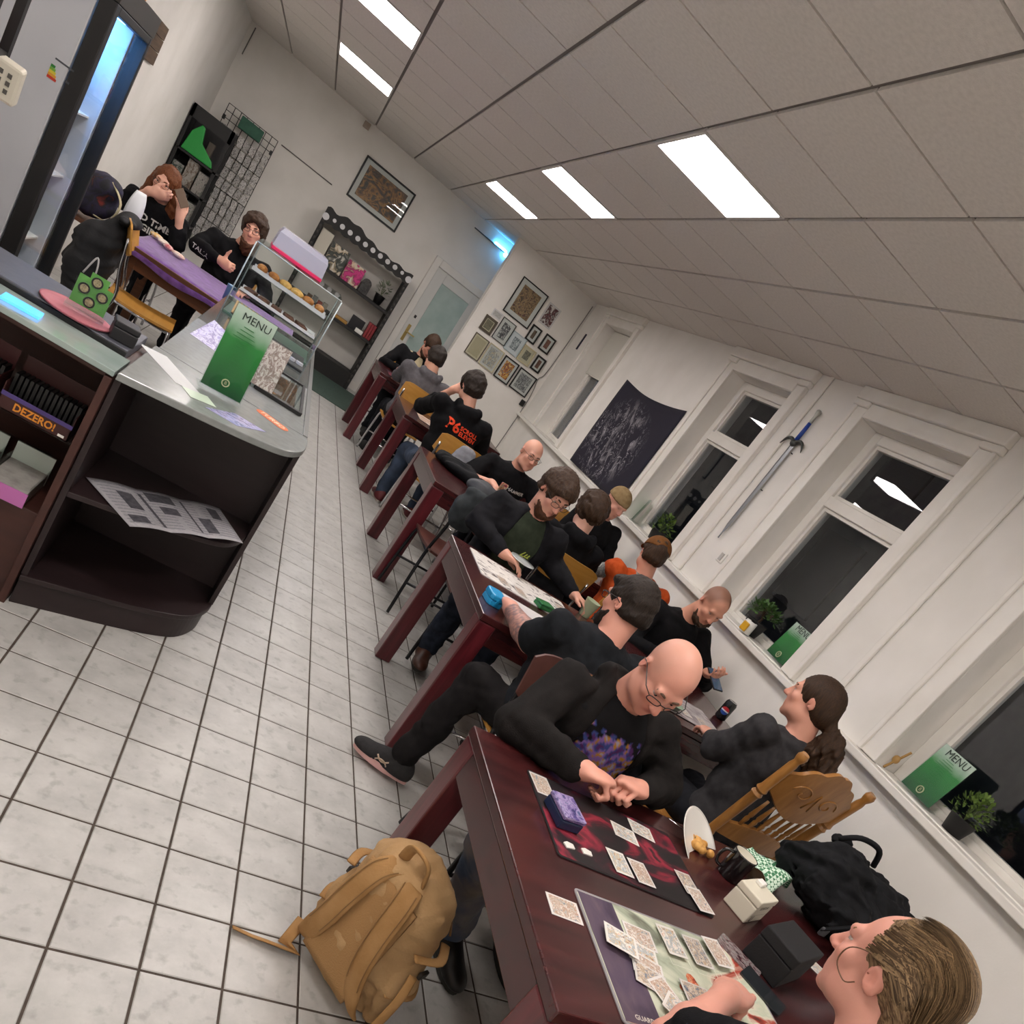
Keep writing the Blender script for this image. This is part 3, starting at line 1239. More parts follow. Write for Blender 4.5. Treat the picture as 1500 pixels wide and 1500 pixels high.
MB(O).bx(fx1 - .030, fx1 - .024, fy0 + .056, fy1 - .031, .17, fz - .11).build('door_glass', glass_mat('fridge_glass', '#fbfdff', .28, 0.0, 1.4), fg)
MB(O).bx(fx0 + .12, fx1 - .09, fy0 + .06, fy1 - .06, fz - .106, fz - .095).build('light_strip', mat('blue_led', '#9cc8ff', emit='#6fb4ff', estr=5), fg)
for zz in (.45, .74, 1.03, 1.30):
    MB(O).bx(fx0 + .05, fx1 - .09, fy0 + .031, fy1 - .031, zz, zz + .008).build('fridge_shelf', M_white, fg)
for k, c_ in enumerate(('#2f7f3a', '#6fa53a', '#d6c93a', '#dd9a2a', '#c9402f')):
    MB(O).box((-1.004 + .002 * k, fy0 - .001, 1.415 - .0095 * k), (.014 + .004 * k, .002, .009)).build('energy_bar', mat('energy_%d' % k, c_, .5), fg)
MB(O).box((-.975, fy0 - .001, 1.442), (.062, .002, .006)).build('sticker', mat('dark_print', '#4a4d54', 0.6), fg)
MB(O).box((-.950, fy0 - .001, 1.397), (.014, .002, .007)).build('sticker', MATS['dark_print'], fg)
bt_cols = ['#7a1d22', '#1d3f7a', '#2f6b3a', '#c9b24a', '#39241a', '#8aa4b8']
bn = 0
for zz in (.20, .458, .748, 1.038, 1.308):
    for k in range(6):
        yy = fy0 + .085 + k * .092
        bo = MB((0, 0, 0))
        h = .21
        bo.lathe([(.030, 0), (.033, .01), (.033, h * .6), (.014, h * .82), (.013, h), (.0135, h + .012)], (0, 0, 0), 10)
        c_ = bt_cols[(k * 5 + int(zz * 10)) % 6]
        o = bo.build('bottle', mat('bottle_' + c_[1:], c_, 0.25), None, smooth=True, loc=(fx1 - .15, yy, zz + .001))
        tag(o, 'drink bottle standing in the front row inside the lit fridge', 'bottle', 'bottles inside the fridge')
# orange box lying on the fridge, wooden sign on the wall behind it
ob = MB((-1.02, 4.05, fz)).bx(-1.12, -.93, 3.96, 4.16, fz + .001, fz + .09).build('carton', mat('orange_carton', '#c9702a', 0.6, col2='#e0a040',
                          nscale=12), None, bevel=.003, loc=(-1.02, 4.05, fz))
tag(ob, 'orange printed carton lying on top of the drinks fridge', 'box')
sg = thing('wall_sign', 'weathered brown wooden sign on the white wall behind the fridge', 'sign', (XL, 7.35, 1.83))
for k in range(3):
    MB((XL, 7.35, 1.83)).bx(XL + .001, XL + .022, 6.93, 7.76, 1.69 + k * .094, 1.69 + k * .094 + .09).build(
        'plank', wood_mat('weathered_wood', '#4f4034', '#6d5846', 0.8, 3.0, 'Y'), sg, bevel=.003)

# ================================================================== SOFT BODIES (distance fields -> one continuous mesh)
class Field:
    def __init__(self, lo, hi, vox):
        self.lo = np.array(lo, np.float32)
        self.vox = float(vox)
        self.n = np.maximum(4, np.ceil((np.array(hi) - np.array(lo)) / vox).astype(int) + 1)
        self.ax = [(self.lo[i] + np.arange(self.n[i], dtype=np.float32) * vox).astype(np.float32) for i in range(3)]
        self.D = np.full(tuple(self.n), 0.5, np.float32)

    def _sl(self, lo, hi):
        a = np.clip(np.floor((np.array(lo) - self.lo) / self.vox).astype(int), 0, self.n)
        b = np.clip(np.ceil((np.array(hi) - self.lo) / self.vox).astype(int) + 1, 0, self.n)
        if np.any(b <= a):
            return None
        sl = tuple(slice(a[i], b[i]) for i in range(3))
        P = [self.ax[0][sl[0]][:, None, None], self.ax[1][sl[1]][None, :, None], self.ax[2][sl[2]][None, None, :]]
        return sl, P

    def _mix(self, sl, d, k, op):
        a = self.D[sl]
        if op == 'add':
            if k > 0:
                h = np.clip(.5 + .5 * (a - d) / k, 0, 1)
                self.D[sl] = a + (d - a) * h - k * h * (1 - h)
            else:
                self.D[sl] = np.minimum(a, d)
        elif op == 'sub':
            d = -d
            if k > 0:
                h = np.clip(.5 - .5 * (a - d) / k, 0, 1)
                self.D[sl] = a + (d - a) * h + k * h * (1 - h)
            else:
                self.D[sl] = np.maximum(a, d)

    def cone(self, a, b, ra, rb=None, k=.02, op='add'):
        rb = ra if rb is None else rb
        a, b = np.array(a, np.float32), np.array(b, np.float32)
        m = max(ra, rb) + k + 3 * self.vox
        r = self._sl(np.minimum(a, b) - m, np.maximum(a, b) + m)
        if r is None:
            return self
        sl, P = r
        ba = b - a
        L2 = float(ba @ ba) + 1e-9
        t = np.clip(((P[0] - a[0]) * ba[0] + (P[1] - a[1]) * ba[1] + (P[2] - a[2]) * ba[2]) / L2, 0, 1)
        d = np.sqrt((P[0] - a[0] - t * ba[0]) ** 2 + (P[1] - a[1] - t * ba[1]) ** 2 + (P[2] - a[2] - t * ba[2]) ** 2) - (ra + (rb - ra) * t)
        self._mix(sl, d, k, op)
        return self

    def chain(self, pts, rs, k=.02):
        for i in range(len(pts) - 1):
            self.cone(pts[i], pts[i + 1], rs[i], rs[i + 1], k)
        return self

    def ell(self, c, r, rot=None, k=.02, op='add'):
        c = np.array(c, np.float32)
        r = np.array(r, np.float32)
        R_ = np.eye(3, dtype=np.float32) if rot is None else np.array(rot, np.float32)
        ext = np.abs(R_) @ r + k + 3 * self.vox
        q = self._sl(c - ext, c + ext)
        if q is None:
            return self
        sl, P = q
        X, Y, Z = P[0] - c[0], P[1] - c[1], P[2] - c[2]
        l = [(R_[0, i] * X + R_[1, i] * Y + R_[2, i] * Z) / r[i] for i in range(3)]
        k0 = np.sqrt(l[0] ** 2 + l[1] ** 2 + l[2] ** 2) + 1e-6
        k1 = np.sqrt((l[0] / r[0]) ** 2 + (l[1] / r[1]) ** 2 + (l[2] / r[2]) ** 2) + 1e-6
        self._mix(sl, k0 * (k0 - 1) / k1, k, op)
        return self

    def plane(self, p, n):
        """keep the side opposite to n"""
        p, n = np.array(p, np.float32), np.array(n, np.float32)
        n = n / np.linalg.norm(n)
        d = (self.ax[0][:, None, None] - p[0]) * n[0] + (self.ax[1][None, :, None] - p[1]) * n[1] + (self.ax[2][None, None, :] - p[2]) * n[2]
        self.D = np.maximum(self.D, d)
        return self

    def fold(self, amp, freq, seed=0):
        rs = np.random.RandomState(seed)
        X, Y, Z = self.ax[0][:, None, None], self.ax[1][None, :, None], self.ax[2][None, None, :]
        tot = 0
        for i in range(3):
            v = rs.normal(size=3)
            v /= np.linalg.norm(v)
            w = rs.normal(size=3)
            w /= np.linalg.norm(w)
            fr = freq * (0.7 + .7 * i)
            tot = tot + np.sin(fr * (v[0] * X + v[1] * Y + v[2] * Z) + 1.8 * np.sin(fr * .55 * (w[0] * X + w[1] * Y + w[2] * Z) + i) + seed) / (1 + .6 * i)
        self.D = self.D + (amp * tot).astype(np.float32)
        return self

    def strands(self, H, amp, n=46, seed=0):
        """shallow grooves running from the crown downwards, in the head's own frame"""
        X, Y, Z = self.ax[0][:, None, None] - H.c[0], self.ax[1][None, :, None] - H.c[1], self.ax[2][None, None, :] - H.c[2]
        M = H.M
        lx = M[0, 0] * X + M[1, 0] * Y + M[2, 0] * Z
        ly = M[0, 1] * X + M[1, 1] * Y + M[2, 1] * Z + .03
        lz = M[0, 2] * X + M[1, 2] * Y + M[2, 2] * Z
        ph = np.arctan2(lx, ly)
        g = np.sin(n * ph + 2.2 * np.sin(5 * ph + seed) + 30 * lz) + .6 * np.sin(n * 1.7 * ph + seed + 2 * np.sin(3 * ph) - 20 * lz)
        self.D = self.D + (amp * g).astype(np.float32)
        return self

    def mesh(self, name, material=None, parent=None, origin=(0, 0, 0), colour=None, shift=0.0):
        D = self.D + shift if shift else self.D
        for ax in range(3):          # close the field at its box faces
            s = [slice(None)] * 3
            for e in (0, -1):
                s[ax] = e
                D[tuple(s)] = np.maximum(D[tuple(s)], .5 * self.vox)
        S = D < 0
        cnt = np.zeros(tuple(self.n - 1), np.int8)
        for i in (0, 1):
            for j in (0, 1):
                for k in (0, 1):
                    cnt += S[i:self.n[0] - 1 + i, j:self.n[1] - 1 + j, k:self.n[2] - 1 + k]
        act = np.argwhere((cnt > 0) & (cnt < 8))
        if len(act) == 0:
            return None
        idx = np.full(tuple(self.n - 1), -1, np.int32)
        idx[act[:, 0], act[:, 1], act[:, 2]] = np.arange(len(act))
        acc = np.zeros((len(act), 3))
        num = np.zeros(len(act))
        cor = [(i, j, k) for i in (0, 1) for j in (0, 1) for k in (0, 1)]
        vals = {c: D[act[:, 0] + c[0], act[:, 1] + c[1], act[:, 2] + c[2]] for c in cor}
        for c in cor:
            for ax in range(3):
                if c[ax] == 0:
                    e = list(c)
                    e[ax] = 1
                    a, b = vals[c], vals[tuple(e)]
                    cr = (a < 0) != (b < 0)
                    t = np.where(cr, a / np.where(cr, a - b, 1), 0)
                    p = np.tile(np.array(c, float), (len(act), 1))
                    p[:, ax] += t
                    acc += p * cr[:, None]
                    num += cr
        V = (act + acc / num[:, None]) * self.vox + self.lo
        quads = []
        for ax in range(3):
            a = [slice(None)] * 3
            b = [slice(None)] * 3
            a[ax] = slice(0, -1)
            b[ax] = slice(1, None)
            ed = S[tuple(a)] != S[tuple(b)]
            o1, o2 = [(1, 2), (2, 0), (0, 1)][ax]
            e = np.argwhere(ed)
            ok = (e[:, o1] > 0) & (e[:, o2] > 0) & (e[:, o1] < self.n[o1] - 1) & (e[:, o2] < self.n[o2] - 1)
            e = e[ok]
            q = []
            for d1, d2 in ((-1, -1), (0, -1), (0, 0), (-1, 0)):
                f = e.copy()
                f[:, o1] += d1
                f[:, o2] += d2
                q.append(idx[f[:, 0], f[:, 1], f[:, 2]])
            q = np.stack(q, 1)
            flip = ~S[e[:, 0], e[:, 1], e[:, 2]]
            q[flip] = q[flip][:, ::-1]
            quads.append(q)
        Q = np.concatenate(quads)
        Q = Q[(Q >= 0).all(1)]
        me = bpy.data.meshes.new(name)
        me.vertices.add(len(V))
        W = V - np.array(origin)
        me.vertices.foreach_set('co', W.astype(np.float32).ravel())
        me.loops.add(len(Q) * 4)
        me.loops.foreach_set('vertex_index', Q.astype(np.int32).ravel())
        me.polygons.add(len(Q))
        me.polygons.foreach_set('loop_start', (np.arange(len(Q)) * 4).astype(np.int32))
        me.polygons.foreach_set('use_smooth', np.ones(len(Q), bool))
        me.update(calc_edges=True)
        if colour is not None:
            ca = me.color_attributes.new('Col', 'FLOAT_COLOR', 'POINT')
            c = np.ones((len(V), 4), np.float32)
            c[:, :3] = colour(V)
            ca.data.foreach_set('color', c.ravel())
        if material is not None:
            me.materials.append(material)
        o = bpy.data.objects.new(name, me)
        COL.objects.link(o)
        if parent is not None:
            o.parent = parent
        else:
            o.location = origin
        return o


def np3(v):
    return np.array([v[0], v[1], v[2]], float)


def unit(v):
    v = np.array(v, float)
    return v / (np.linalg.norm(v) + 1e-12)


def ik(S, W, l1, l2, hint):
    S, W = np3(S), np3(W)
    d = W - S
    L = np.linalg.norm(d)
    if L > (l1 + l2) * .995:
        W = S + d / L * (l1 + l2) * .995
        d = W - S
        L = np.linalg.norm(d)
    a = (l1 * l1 - l2 * l2 + L * L) / (2 * L)
    h = math.sqrt(max(0, l1 * l1 - a * a))
    n = d / L
    hh = np3(hint)
    hh = unit(hh - n * (hh @ n))
    return S + n * a + hh * h, W


SKIN = {}


def skin_mat():
    if 'skin' not in MATS:
        m = mat('skin', rough=0.5, vcol=True, bump=0.06, bscale=180, spec=0.4)
        b = m.node_tree.nodes['Principled BSDF']
        b.inputs['Subsurface Weight'].default_value = 0.08
        b.inputs['Subsurface Radius'].default_value = (0.01, 0.004, 0.002)
        MATS['skin'] = m
    return MATS['skin']


def cloth_mat(name, col, col2=None, rough=0.85, bump=0.35):
    return mat('cloth_' + name, col, rough, col2=col2 or col, nscale=30, bump=bump, bscale=350, spec=0.15)


def hair_mat(name, c1, c2):
    nm = 'hair_' + name
    if nm in MATS:
        return MATS[nm]
    return mat(nm, c1, 0.55, col2=c2, nscale=5, bump=0.9, bscale=9, stretch=(42, 42, 4.5), detail=4, spec=0.3)


class Head:
    def __init__(self, c, yaw, pitch=0.0, roll=0.0, s=1.0):
        self.c = np3(c)
        self.M = np.array(Matrix.Rotation(yaw, 3, 'Z') @ Matrix.Rotation(-pitch, 3, 'X') @ Matrix.Rotation(roll, 3, 'Y'))
        self.s = s

    def w(self, p):
        return self.c + self.M @ (np.array(p, float) * self.s)

    def loc(self, V):
        return ((V - self.c) @ self.M) / self.s

    def skull(self, F, neck=None, grow=0.0, nose=1.0, ears=True, fat=1.0, k=.012):
        s = self.s
        E = lambda c, r, kk=k, op='add', rot=None: F.ell(self.w(c), (np.array(r) + grow) * s, self.M if rot is None else self.M @ rot, kk, op)
        Cn = lambda a, b, ra, rb=None, kk=k, op='add': F.cone(self.w(a), self.w(b), (ra + grow) * s, None if rb is None else (rb + grow) * s, kk, op)
        E((0, -.014, .024), (.076, .096, .090))
        E((0, .034, -.036), (.060 * fat, .062, .080))
        E((0, .044, -.086), (.047 * fat, .042, .032), .02)
        E((0, .076, -.104), (.020, .016, .015), .015)
        for x in (-1, 1):
            E((x * .041, .060, -.024), (.023, .020, .020), .015)
            E((x * .048 * fat, .02, -.075), (.018, .034, .028), .02)
        Cn((-.036, .079, .022), (.036, .079, .022), .012, .012, .014)
        if neck is not None:
            F.cone(self.w((0, -.022, -.05)), neck, .056 * s * fat, .062 * s, .03)
        if grow == 0:
            for x in (-1, 1):
                E((x * .031, .097, .005), (.018, .013, .011), .008, 'sub')
            for x in (-1, 1):
                E((x * .031, .0775, .0115), (.0165, .0115, .0062), .003)
                E((x * .031, .0765, -.0060), (.0150, .0105, .0050), .003)
            Cn((0, .086, .014), (0, .108 * (.5 + .5 * nose), -.030), .0075, .0125, .008)
            E((0, .112 * (.5 + .5 * nose), -.032), (.011, .010, .0095), .006)
            for x in (-1, 1):
                E((x * .011, .101, -.036), (.0075, .009, .007), .005)
            Cn((-.019, .083, -.062), (.019, .083, -.062), .0065, .0065, .008)
            Cn((-.015, .082, -.0735), (.015, .082, -.0735), .0068, .0068, .008)
            E((0, .104, -.0675), (.024, .012, .0018), .003, 'sub')
            if ears:
                for x in (-1, 1):
                    rt = np.array(Matrix.Rotation(x * -.35, 3, 'Z') @ Matrix.Rotation(-.2, 3, 'X'))
                    E((x * .078, -.014, -.012), (.0075, .018, .029), .006, 'add', rt)
                    E((x * .086, -.009, -.009), (.0055, .010, .017), .003, 'sub', rt)
        return F

    def box(self, m=.16):
        return self.c - m * self.s, self.c + m * self.s


def hand(F, wrist, f, n, side, curl=.5, spread=.0, s=1.0, thumb=None, fingers=None, k=.006):
    """side=+1 when the thumb lies towards n x f."""
    f, n = unit(f), np3(n)
    n = unit(n - f * (n @ f))
    sd = np.cross(n, f) * side
    W = np3(wrist)
    Rm = np.stack([sd, f, n], 1)
    F.ell(W + .048 * s * f, (.041 * s, .056 * s, .0165 * s), Rm, .015)
    F.cone(W - .01 * f, W + .02 * s * f, .027 * s, .026 * s, .02)
    bases = [.030, .010, -.010, -.029]
    lens = [.072, .080, .074, .058]
    for i in range(4):
        c = curl if fingers is None else fingers[i]
        base = W + (.088 - .004 * abs(i - 1.2)) * s * f + bases[i] * s * sd
        ang = 0
        p = base - .012 * s * f
        dirv = f + sd * spread * (1.5 - i) * .35
        dirv = unit(dirv)
        rr = .0092 if i < 3 else .0082
        for j, (fr, w) in enumerate(((.45, .75), (.31, 1.1), (.24, .8))):
            ang += c * w * 1.05
            d = dirv * math.cos(ang) + n * math.sin(ang)
            q = p + d * (lens[i] * fr * s + (.012 * s if j == 0 else 0))
            F.cone(p, q, (rr - j * .0009) * s, (rr - (j + 1) * .0009) * s, k)
            p = q
    td = thumb if thumb is not None else (f * .65 + sd * .65 + n * .35)
    td = unit(td)
    b = W + .026 * s * f + .028 * s * sd
    m = b + td * .046 * s
    e = m + unit(td * .8 + f * .35 - sd * .25 * (1 if thumb is None else 0)) * .034 * s
    F.cone(b, m, .0135 * s, .0112 * s, .014)
    F.cone(m, e, .011 * s, .0088 * s, .006)
    return F


def paint_fn(head, base, hairc=None, stubble=0.0, lips=True, tattoo=None):
    base = np.array(lin(base)[:3])

    def fn(V):
        c = np.tile(base, (len(V), 1))
        q = head.loc(V)
        near = (np.abs(q) < .16).all(1)

        def blob(p, r):
            return np.exp(-(((q - np.array(p)) / np.array(r)) ** 2).sum(1)) * near
        red = np.clip(blob((0, .112, -.03), (.022, .03, .02)) * .8 + blob((.045, .075, -.03), (.025, .03, .022)) * .55 + blob((-.045, .075, -.03), (.025, .03, .022)) * .55 +
                      blob((.083, -.012, -.012), (.012, .03, .04)) * .7 + blob((-.083, -.012, -.012), (.012, .03, .04)) * .7, 0, 1)
        c = c * (1 - .5 * red[:, None]) + np.array([.62, .20, .15]) * (.5 * red[:, None])
        if lips:
            l = np.clip(blob((0, .092, -.067), (.020, .02, .009)) * 1.3, 0, 1)
            c = c * (1 - .6 * l[:, None]) + np.array([.42, .12, .10]) * (.6 * l[:, None])
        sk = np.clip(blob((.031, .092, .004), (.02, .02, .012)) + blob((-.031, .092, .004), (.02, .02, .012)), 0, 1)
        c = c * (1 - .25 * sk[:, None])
        if hairc is not None and stubble > 0:
            z = q[:, 2]
            y = q[:, 1]
            m = np.clip((z - .0 - .45 * (y - .0)) / .02, 0, 1) * np.clip((.055 - y) / .03, 0, 1) * near
            m = m * np.clip((z + .07) / .03, 0, 1)
            hc = np.array(lin(hairc)[:3])
            c = c * (1 - stubble * m[:, None]) + hc * (stubble * m[:, None])
        if tattoo is not None:
            a, b, rad, col = tattoo
            a, b = np3(a), np3(b)
            t = np.clip(((V - a) @ (b - a)) / ((b - a) @ (b - a)), 0, 1)
            d = np.linalg.norm(V - a - t[:, None] * (b - a), axis=1)
            pat = np.sin(V[:, 0] * 160 + 2 * np.sin(V[:, 1] * 120)) * np.sin(V[:, 1] * 150 + 2 * np.sin(V[:, 2] * 140))
            m = (d < rad) * (t > .1) * (t < .9) * np.clip(.75 + .5 * pat, 0, 1)
            c = c * (1 - .75 * m[:, None]) + np.array(lin(col)[:3]) * (.75 * m[:, None])
        return c
    return fn


EYE_W = mat('eye_white', '#b5aaa2', 0.3)
EYE_D = mat('eye_iris', '#2a211c', 0.2)
M_gl = glass_mat('spectacle_lens', '#fbfcfc', 0.3, 0.0, 1.3)
M_glframe = mat('spectacle_frame', '#1b1918', 0.35)


def eyes(root, H, org, brow=None, closed=0.0, browr=.0045):
    for x in (-1, 1):
        e = MB(org)
        e.sphere(Vector(H.w((x * .031, .0718, .0022))), (.0122 * H.s, .0118 * H.s, .0085 * H.s), 10, 8, Matrix(H.M.tolist()))
        eo = e.build('eye', EYE_W, root, smooth=True)
        i = MB(org)
        i.sphere(Vector(H.w((x * .0305, .0800, .0018 - .003 * closed))), (.0062 * H.s, .0042 * H.s, .0062 * H.s), 8, 6, Matrix(H.M.tolist()))
        i.build('iris', EYE_D, eo, smooth=True)
        # upper lid
    if brow:
        for x in (-1, 1):
            b = MB(org)
            pts = [H.w((x * .014, .0895, .0215)), H.w((x * .030, .0880, .0265)), H.w((x * .046, .0775, .0225))]
            b.tube(catmull([tuple(p) for p in pts], 4), browr * H.s, 6)
            b.build('eyebrow', brow, root, smooth=True)


def glasses(root, H, org, w=.022, h=.013, col=None, r=.0016, round_=False):
    g = MB(org)
    ln = MB(org)
    for x in (-1, 1):
        pts = []
        for k in range(20):
            a = 2 * PI * k / 20
            cx, cz = math.cos(a), math.sin(a)
            p = 2.0 if round_ else 3.2
            rr = (abs(cx) ** p + abs(cz) ** p) ** (-1 / p)
            pts.append(tuple(H.w((x * .0335 + w * cx * rr, .1055 - .010 * (abs(x * .0335 + w * cx * rr) / .06) ** 2, -.002 + h * cz * rr))))
        g.tube(pts, r * H.s, 6, closed=True)
        ln.raw(pts, [tuple(range(20))])
        g.tube([H.w((x * (.0335 + w), .100, .006)), H.w((x * .076, .075, .008)), H.w((x * .083, .0, .006)), H.w((x * .084, -.025, -.008))], r * H.s, 6)
    g.tube([H.w((-.011, .106, .003)), H.w((0, .109, .006)), H.w((.011, .106, .003))], r * H.s, 6)
    go = g.build('glasses', col or M_glframe, root, smooth=True)
    ln.build('lens', M_gl, go)
    return go


def hair_short(H, vox, root, org, m, thick=.014, front=.050, seed=1, lump=.004, low=-.055, fringe=0.0, side=0.0):
    lo, hi = H.box(.15)
    F = Field(lo, hi, vox)
    s = H.s
    F.ell(H.w((0, -.016, .028)), np.array((.076 + thick, .097 + thick, .091 + thick)) * s, H.M, .01)
    F.ell(H.w((0, -.050, -.025)), np.array((.068 + thick * .7, .060 + thick * .6, .062)) * s, H.M, .02)
    if fringe:
        F.ell(H.w((0, .065, .070)), np.array((.060, .035, .026 + fringe)) * s, H.M, .02)
    if side:
        for x in (-1, 1):
            F.ell(H.w((x * .070, .02, .0)), np.array((.018, .030, .045)) * s, H.M, .015)
    # clear the face, the ears and the nape
    F.ell(H.w((0, .115, front - .075)), np.array((.072, .085, .080)) * s, H.M, .008, 'sub')
    for x in (-1, 1):
        if not side:
            F.ell(H.w((x * .088, .010, -.030)), np.array((.03, .032, .042)) * s, H.M, .006, 'sub')
    F.plane(H.w((0, -.05, low)), H.M @ np.array((0, .25, -1)))
    F.fold(lump * .8, 110, seed)
    F.strands(H, min(.0016, vox * .25), 40, seed)
    return F.mesh('hair', m, root, org)


def beard_mesh(H, vox, root, org, m, length=.0, thick=.010, seed=3, lump=.003, fat=1.0, top=-.035):
    lo, hi = H.c - .17 * H.s, H.c + .15 * H.s
    lo = lo - length
    F = Field(lo, hi, vox)
    s = H.s
    F.ell(H.w((0, .040, -.060)), np.array((.060 * fat + thick, .056 + thick, .062)) * s, H.M, .012)
    F.ell(H.w((0, .050, -.094 - length * .4)), np.array((.050 * fat + thick, .043 + thick, .034 + thick + length * .6)) * s, H.M, .02)
    if length > .04:
        F.cone(H.w((0, .055, -.10)), H.w((0, .06, -.10 - length)), .05 * s, .022 * s, .03)
    # mouth and upper face stay free; moustache band
    F.plane(H.w((0, 0, top)), H.M @ np.array((0, .62, 1)))
    F.plane(H.w((0, -.018, 0)), H.M @ np.array((0, -1, .15)))
    F.ell(H.w((0, .115, -.066)), np.array((.022, .03, .0075)) * s, H.M, .004, 'sub')
    F.ell(H.w((0, .112, -.028)), np.array((.020, .03, .018)) * s, H.M, .004, 'sub')
    F.fold(lump, 150, seed)
    F.strands(H, .0010, 60, seed)
    return F.mesh('beard', m, root, org)


def person(label, head, yaw, hips, pitch=.2, hyaw=0.0, hroll=0.0, hs=1.0, fat=1.0, arms=None, legs=None, top=None, under=None,
           trousers=None, shoes=None, skin='#d9a58c', vox=.008, cvox=None, neck=None, width=1.0, belly=1.0, stubble=None,
           brow=None, eyes_on=True, tattoo=None, fold=.0032, lean=None, nose=1.0, seed=1, no_legs=False, am=1.0, fore=1.0):
    cvox = cvox or vox * 1.25
    hips = np3(hips)
    org = Vector((hips[0], hips[1], 0))
    root = thing('person', label, 'person', org)
    H = Head(head, yaw + hyaw, pitch, hroll, hs)
    f = np.array((-math.sin(yaw), math.cos(yaw), 0.0))
    r = np.array((math.cos(yaw), math.sin(yaw), 0.0))
    N = np3(neck) if neck is not None else H.c - np.array((0, 0, .155)) - f * (.035 + .05 * math.sin(pitch))
    u = unit(N - hips)
    ft = np.cross(u, r)
    Tm = np.stack([r, ft, u], 1)
    L = np.linalg.norm(N - hips)
    Sh = {1: N - .060 * u + .180 * width * r, -1: N - .060 * u - .180 * width * r}
    J = {}
    arms = arms or {}
    for sd, key in ((1, 'R'), (-1, 'L')):
        a = dict(arms.get(key, {}))
        W = np3(a.get('W', hips + f * .34 + r * sd * .10 + np.array((0, 0, .10))))
        E, W2 = ik(Sh[sd], W, .285, .262, a.get('hint', r * sd * .9 - np.array((0, 0, .8)) - f * .4))
        if 'E' in a:
            E = np3(a['E'])
            W2 = W
        J[key] = (Sh[sd], E, W2, a, sd)
    # ---- skin: head, neck, chest, arms and hands in one surface
    pts = [H.c + .16, H.c - .16, N, hips + u * .2]
    for key in J:
        pts += [J[key][1] + .06, J[key][1] - .06, J[key][2] + .14, J[key][2] - .14, J[key][0] + .06, J[key][0] - .06]
    pts = np.array(pts)
    F = Field(pts.min(0), pts.max(0), vox)
    H.skull(F, N - .01 * u, fat=fat, nose=nose)
    F.ell(N - .10 * u + .0 * ft, (.12 * width, .075, .10), Tm, .03)
    F.cone(Sh[1], Sh[-1], .035, .035, .03)
    for key in J:
        S, E, W, a, sd = J[key]
        F.cone(S, E, .041, .036, .02)
        F.cone(E, E + (W - E) * .35, .037 * fore, .038 * fore, .015)
        F.cone(E + (W - E) * .35, W, .038 * fore, .0265 * (.5 + .5 * fore), .015)
        fd = a.get('f', unit(W - E))
        hand(F, W, fd, a.get('n', (0, 0, -1)), -sd, a.get('curl', .5), a.get('spread', 0.), a.get('s', 1.0), a.get('thumb'), a.get('fingers'))
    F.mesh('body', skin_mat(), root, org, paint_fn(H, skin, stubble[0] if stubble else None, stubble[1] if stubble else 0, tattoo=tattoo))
    # ---- upper clothing
    def torso(F, g, loose=0.0, sleeve='long', hood=False, collar=True, hem=0.0):
        F.ell(hips + u * .03, (.165 * width + g, .125 * belly + g, .12 + g), Tm, .04)
        F.ell(hips + u * L * .36 + ft * .012 * belly, (.158 * width + g, .122 * belly + g, .16), Tm, .05)
        F.ell(hips + u * L * .68 + ft * .010, (.172 * width + g, .118 + g, .155), Tm, .05)
        ga = g * .55
        F.cone(Sh[1] - u * .014, Sh[-1] - u * .014, .047 + ga, .047 + ga, .05)
        if collar:
            F.ell(N - u * .035, (.085 + g, .080 + g, .045), Tm, .03)
        for key in J:
            S, E, W, a, sd = J[key]
            if sleeve == 'none':
                F.cone(S, S + (E - S) * .10, .054 + ga, .050 + ga, .03)
            elif sleeve == 'short':
                M_ = S + (E - S) * .72
                F.cone(S, M_, .052 * am + ga, .055 * am + ga + loose * .6, .03)
            else:
                F.cone(S, E, (.051 * am + ga + loose * .5), (.044 * am + ga + loose * .6), .03)
                W_ = E + (W - E) * a.get('cuff', .93)
                F.cone(E, W_, (.043 * am + ga + loose * .6), (.033 * am + ga), .02)
        if hood:
            F.ell(N - ft * .075 - u * .02, (.105, .052, .060), Tm, .025)
            F.ell(N - ft * .055 - u * .10, (.085, .050, .070), Tm, .03)
            for x in (-1, 1):
                F.cone(N - ft * .05 + r * x * .085 + u * .012, N + ft * .06 + r * x * .055 - u * .055, .034, .022, .02)
            F.ell(N - ft * .035 + u * .055, (.062, .050, .05), Tm, .012, 'sub')

    def local(V):
        d = V - hips
        return np.stack([d @ r, d @ ft, d @ u], 1)

    allp = [hips - .24, hips + .24, N + .12, N - .12]
    for key in J:
        S, E, W, a, sd = J[key]
        for q in (S, E, W):
            allp += [q - .11, q + .11]
    allp = np.array(allp)
    lo, hi = allp.min(0), allp.max(0)
    if under:
        F = Field(lo, hi, cvox)
        torso(F, under.get('g', -.004), 0, under.get('sleeve', 'none'))
        F.cone(N + u * .08 + ft * .02, N - u * .02 + ft * .01, .05, .052, .01, 'sub')
        F.fold(fold * .5, 45, seed + 5)
        cf = under.get('colour')
        F.mesh(under.get('name', 'shirt'), under['mat'], root, org, (lambda V: cf(local(V))) if cf else None)
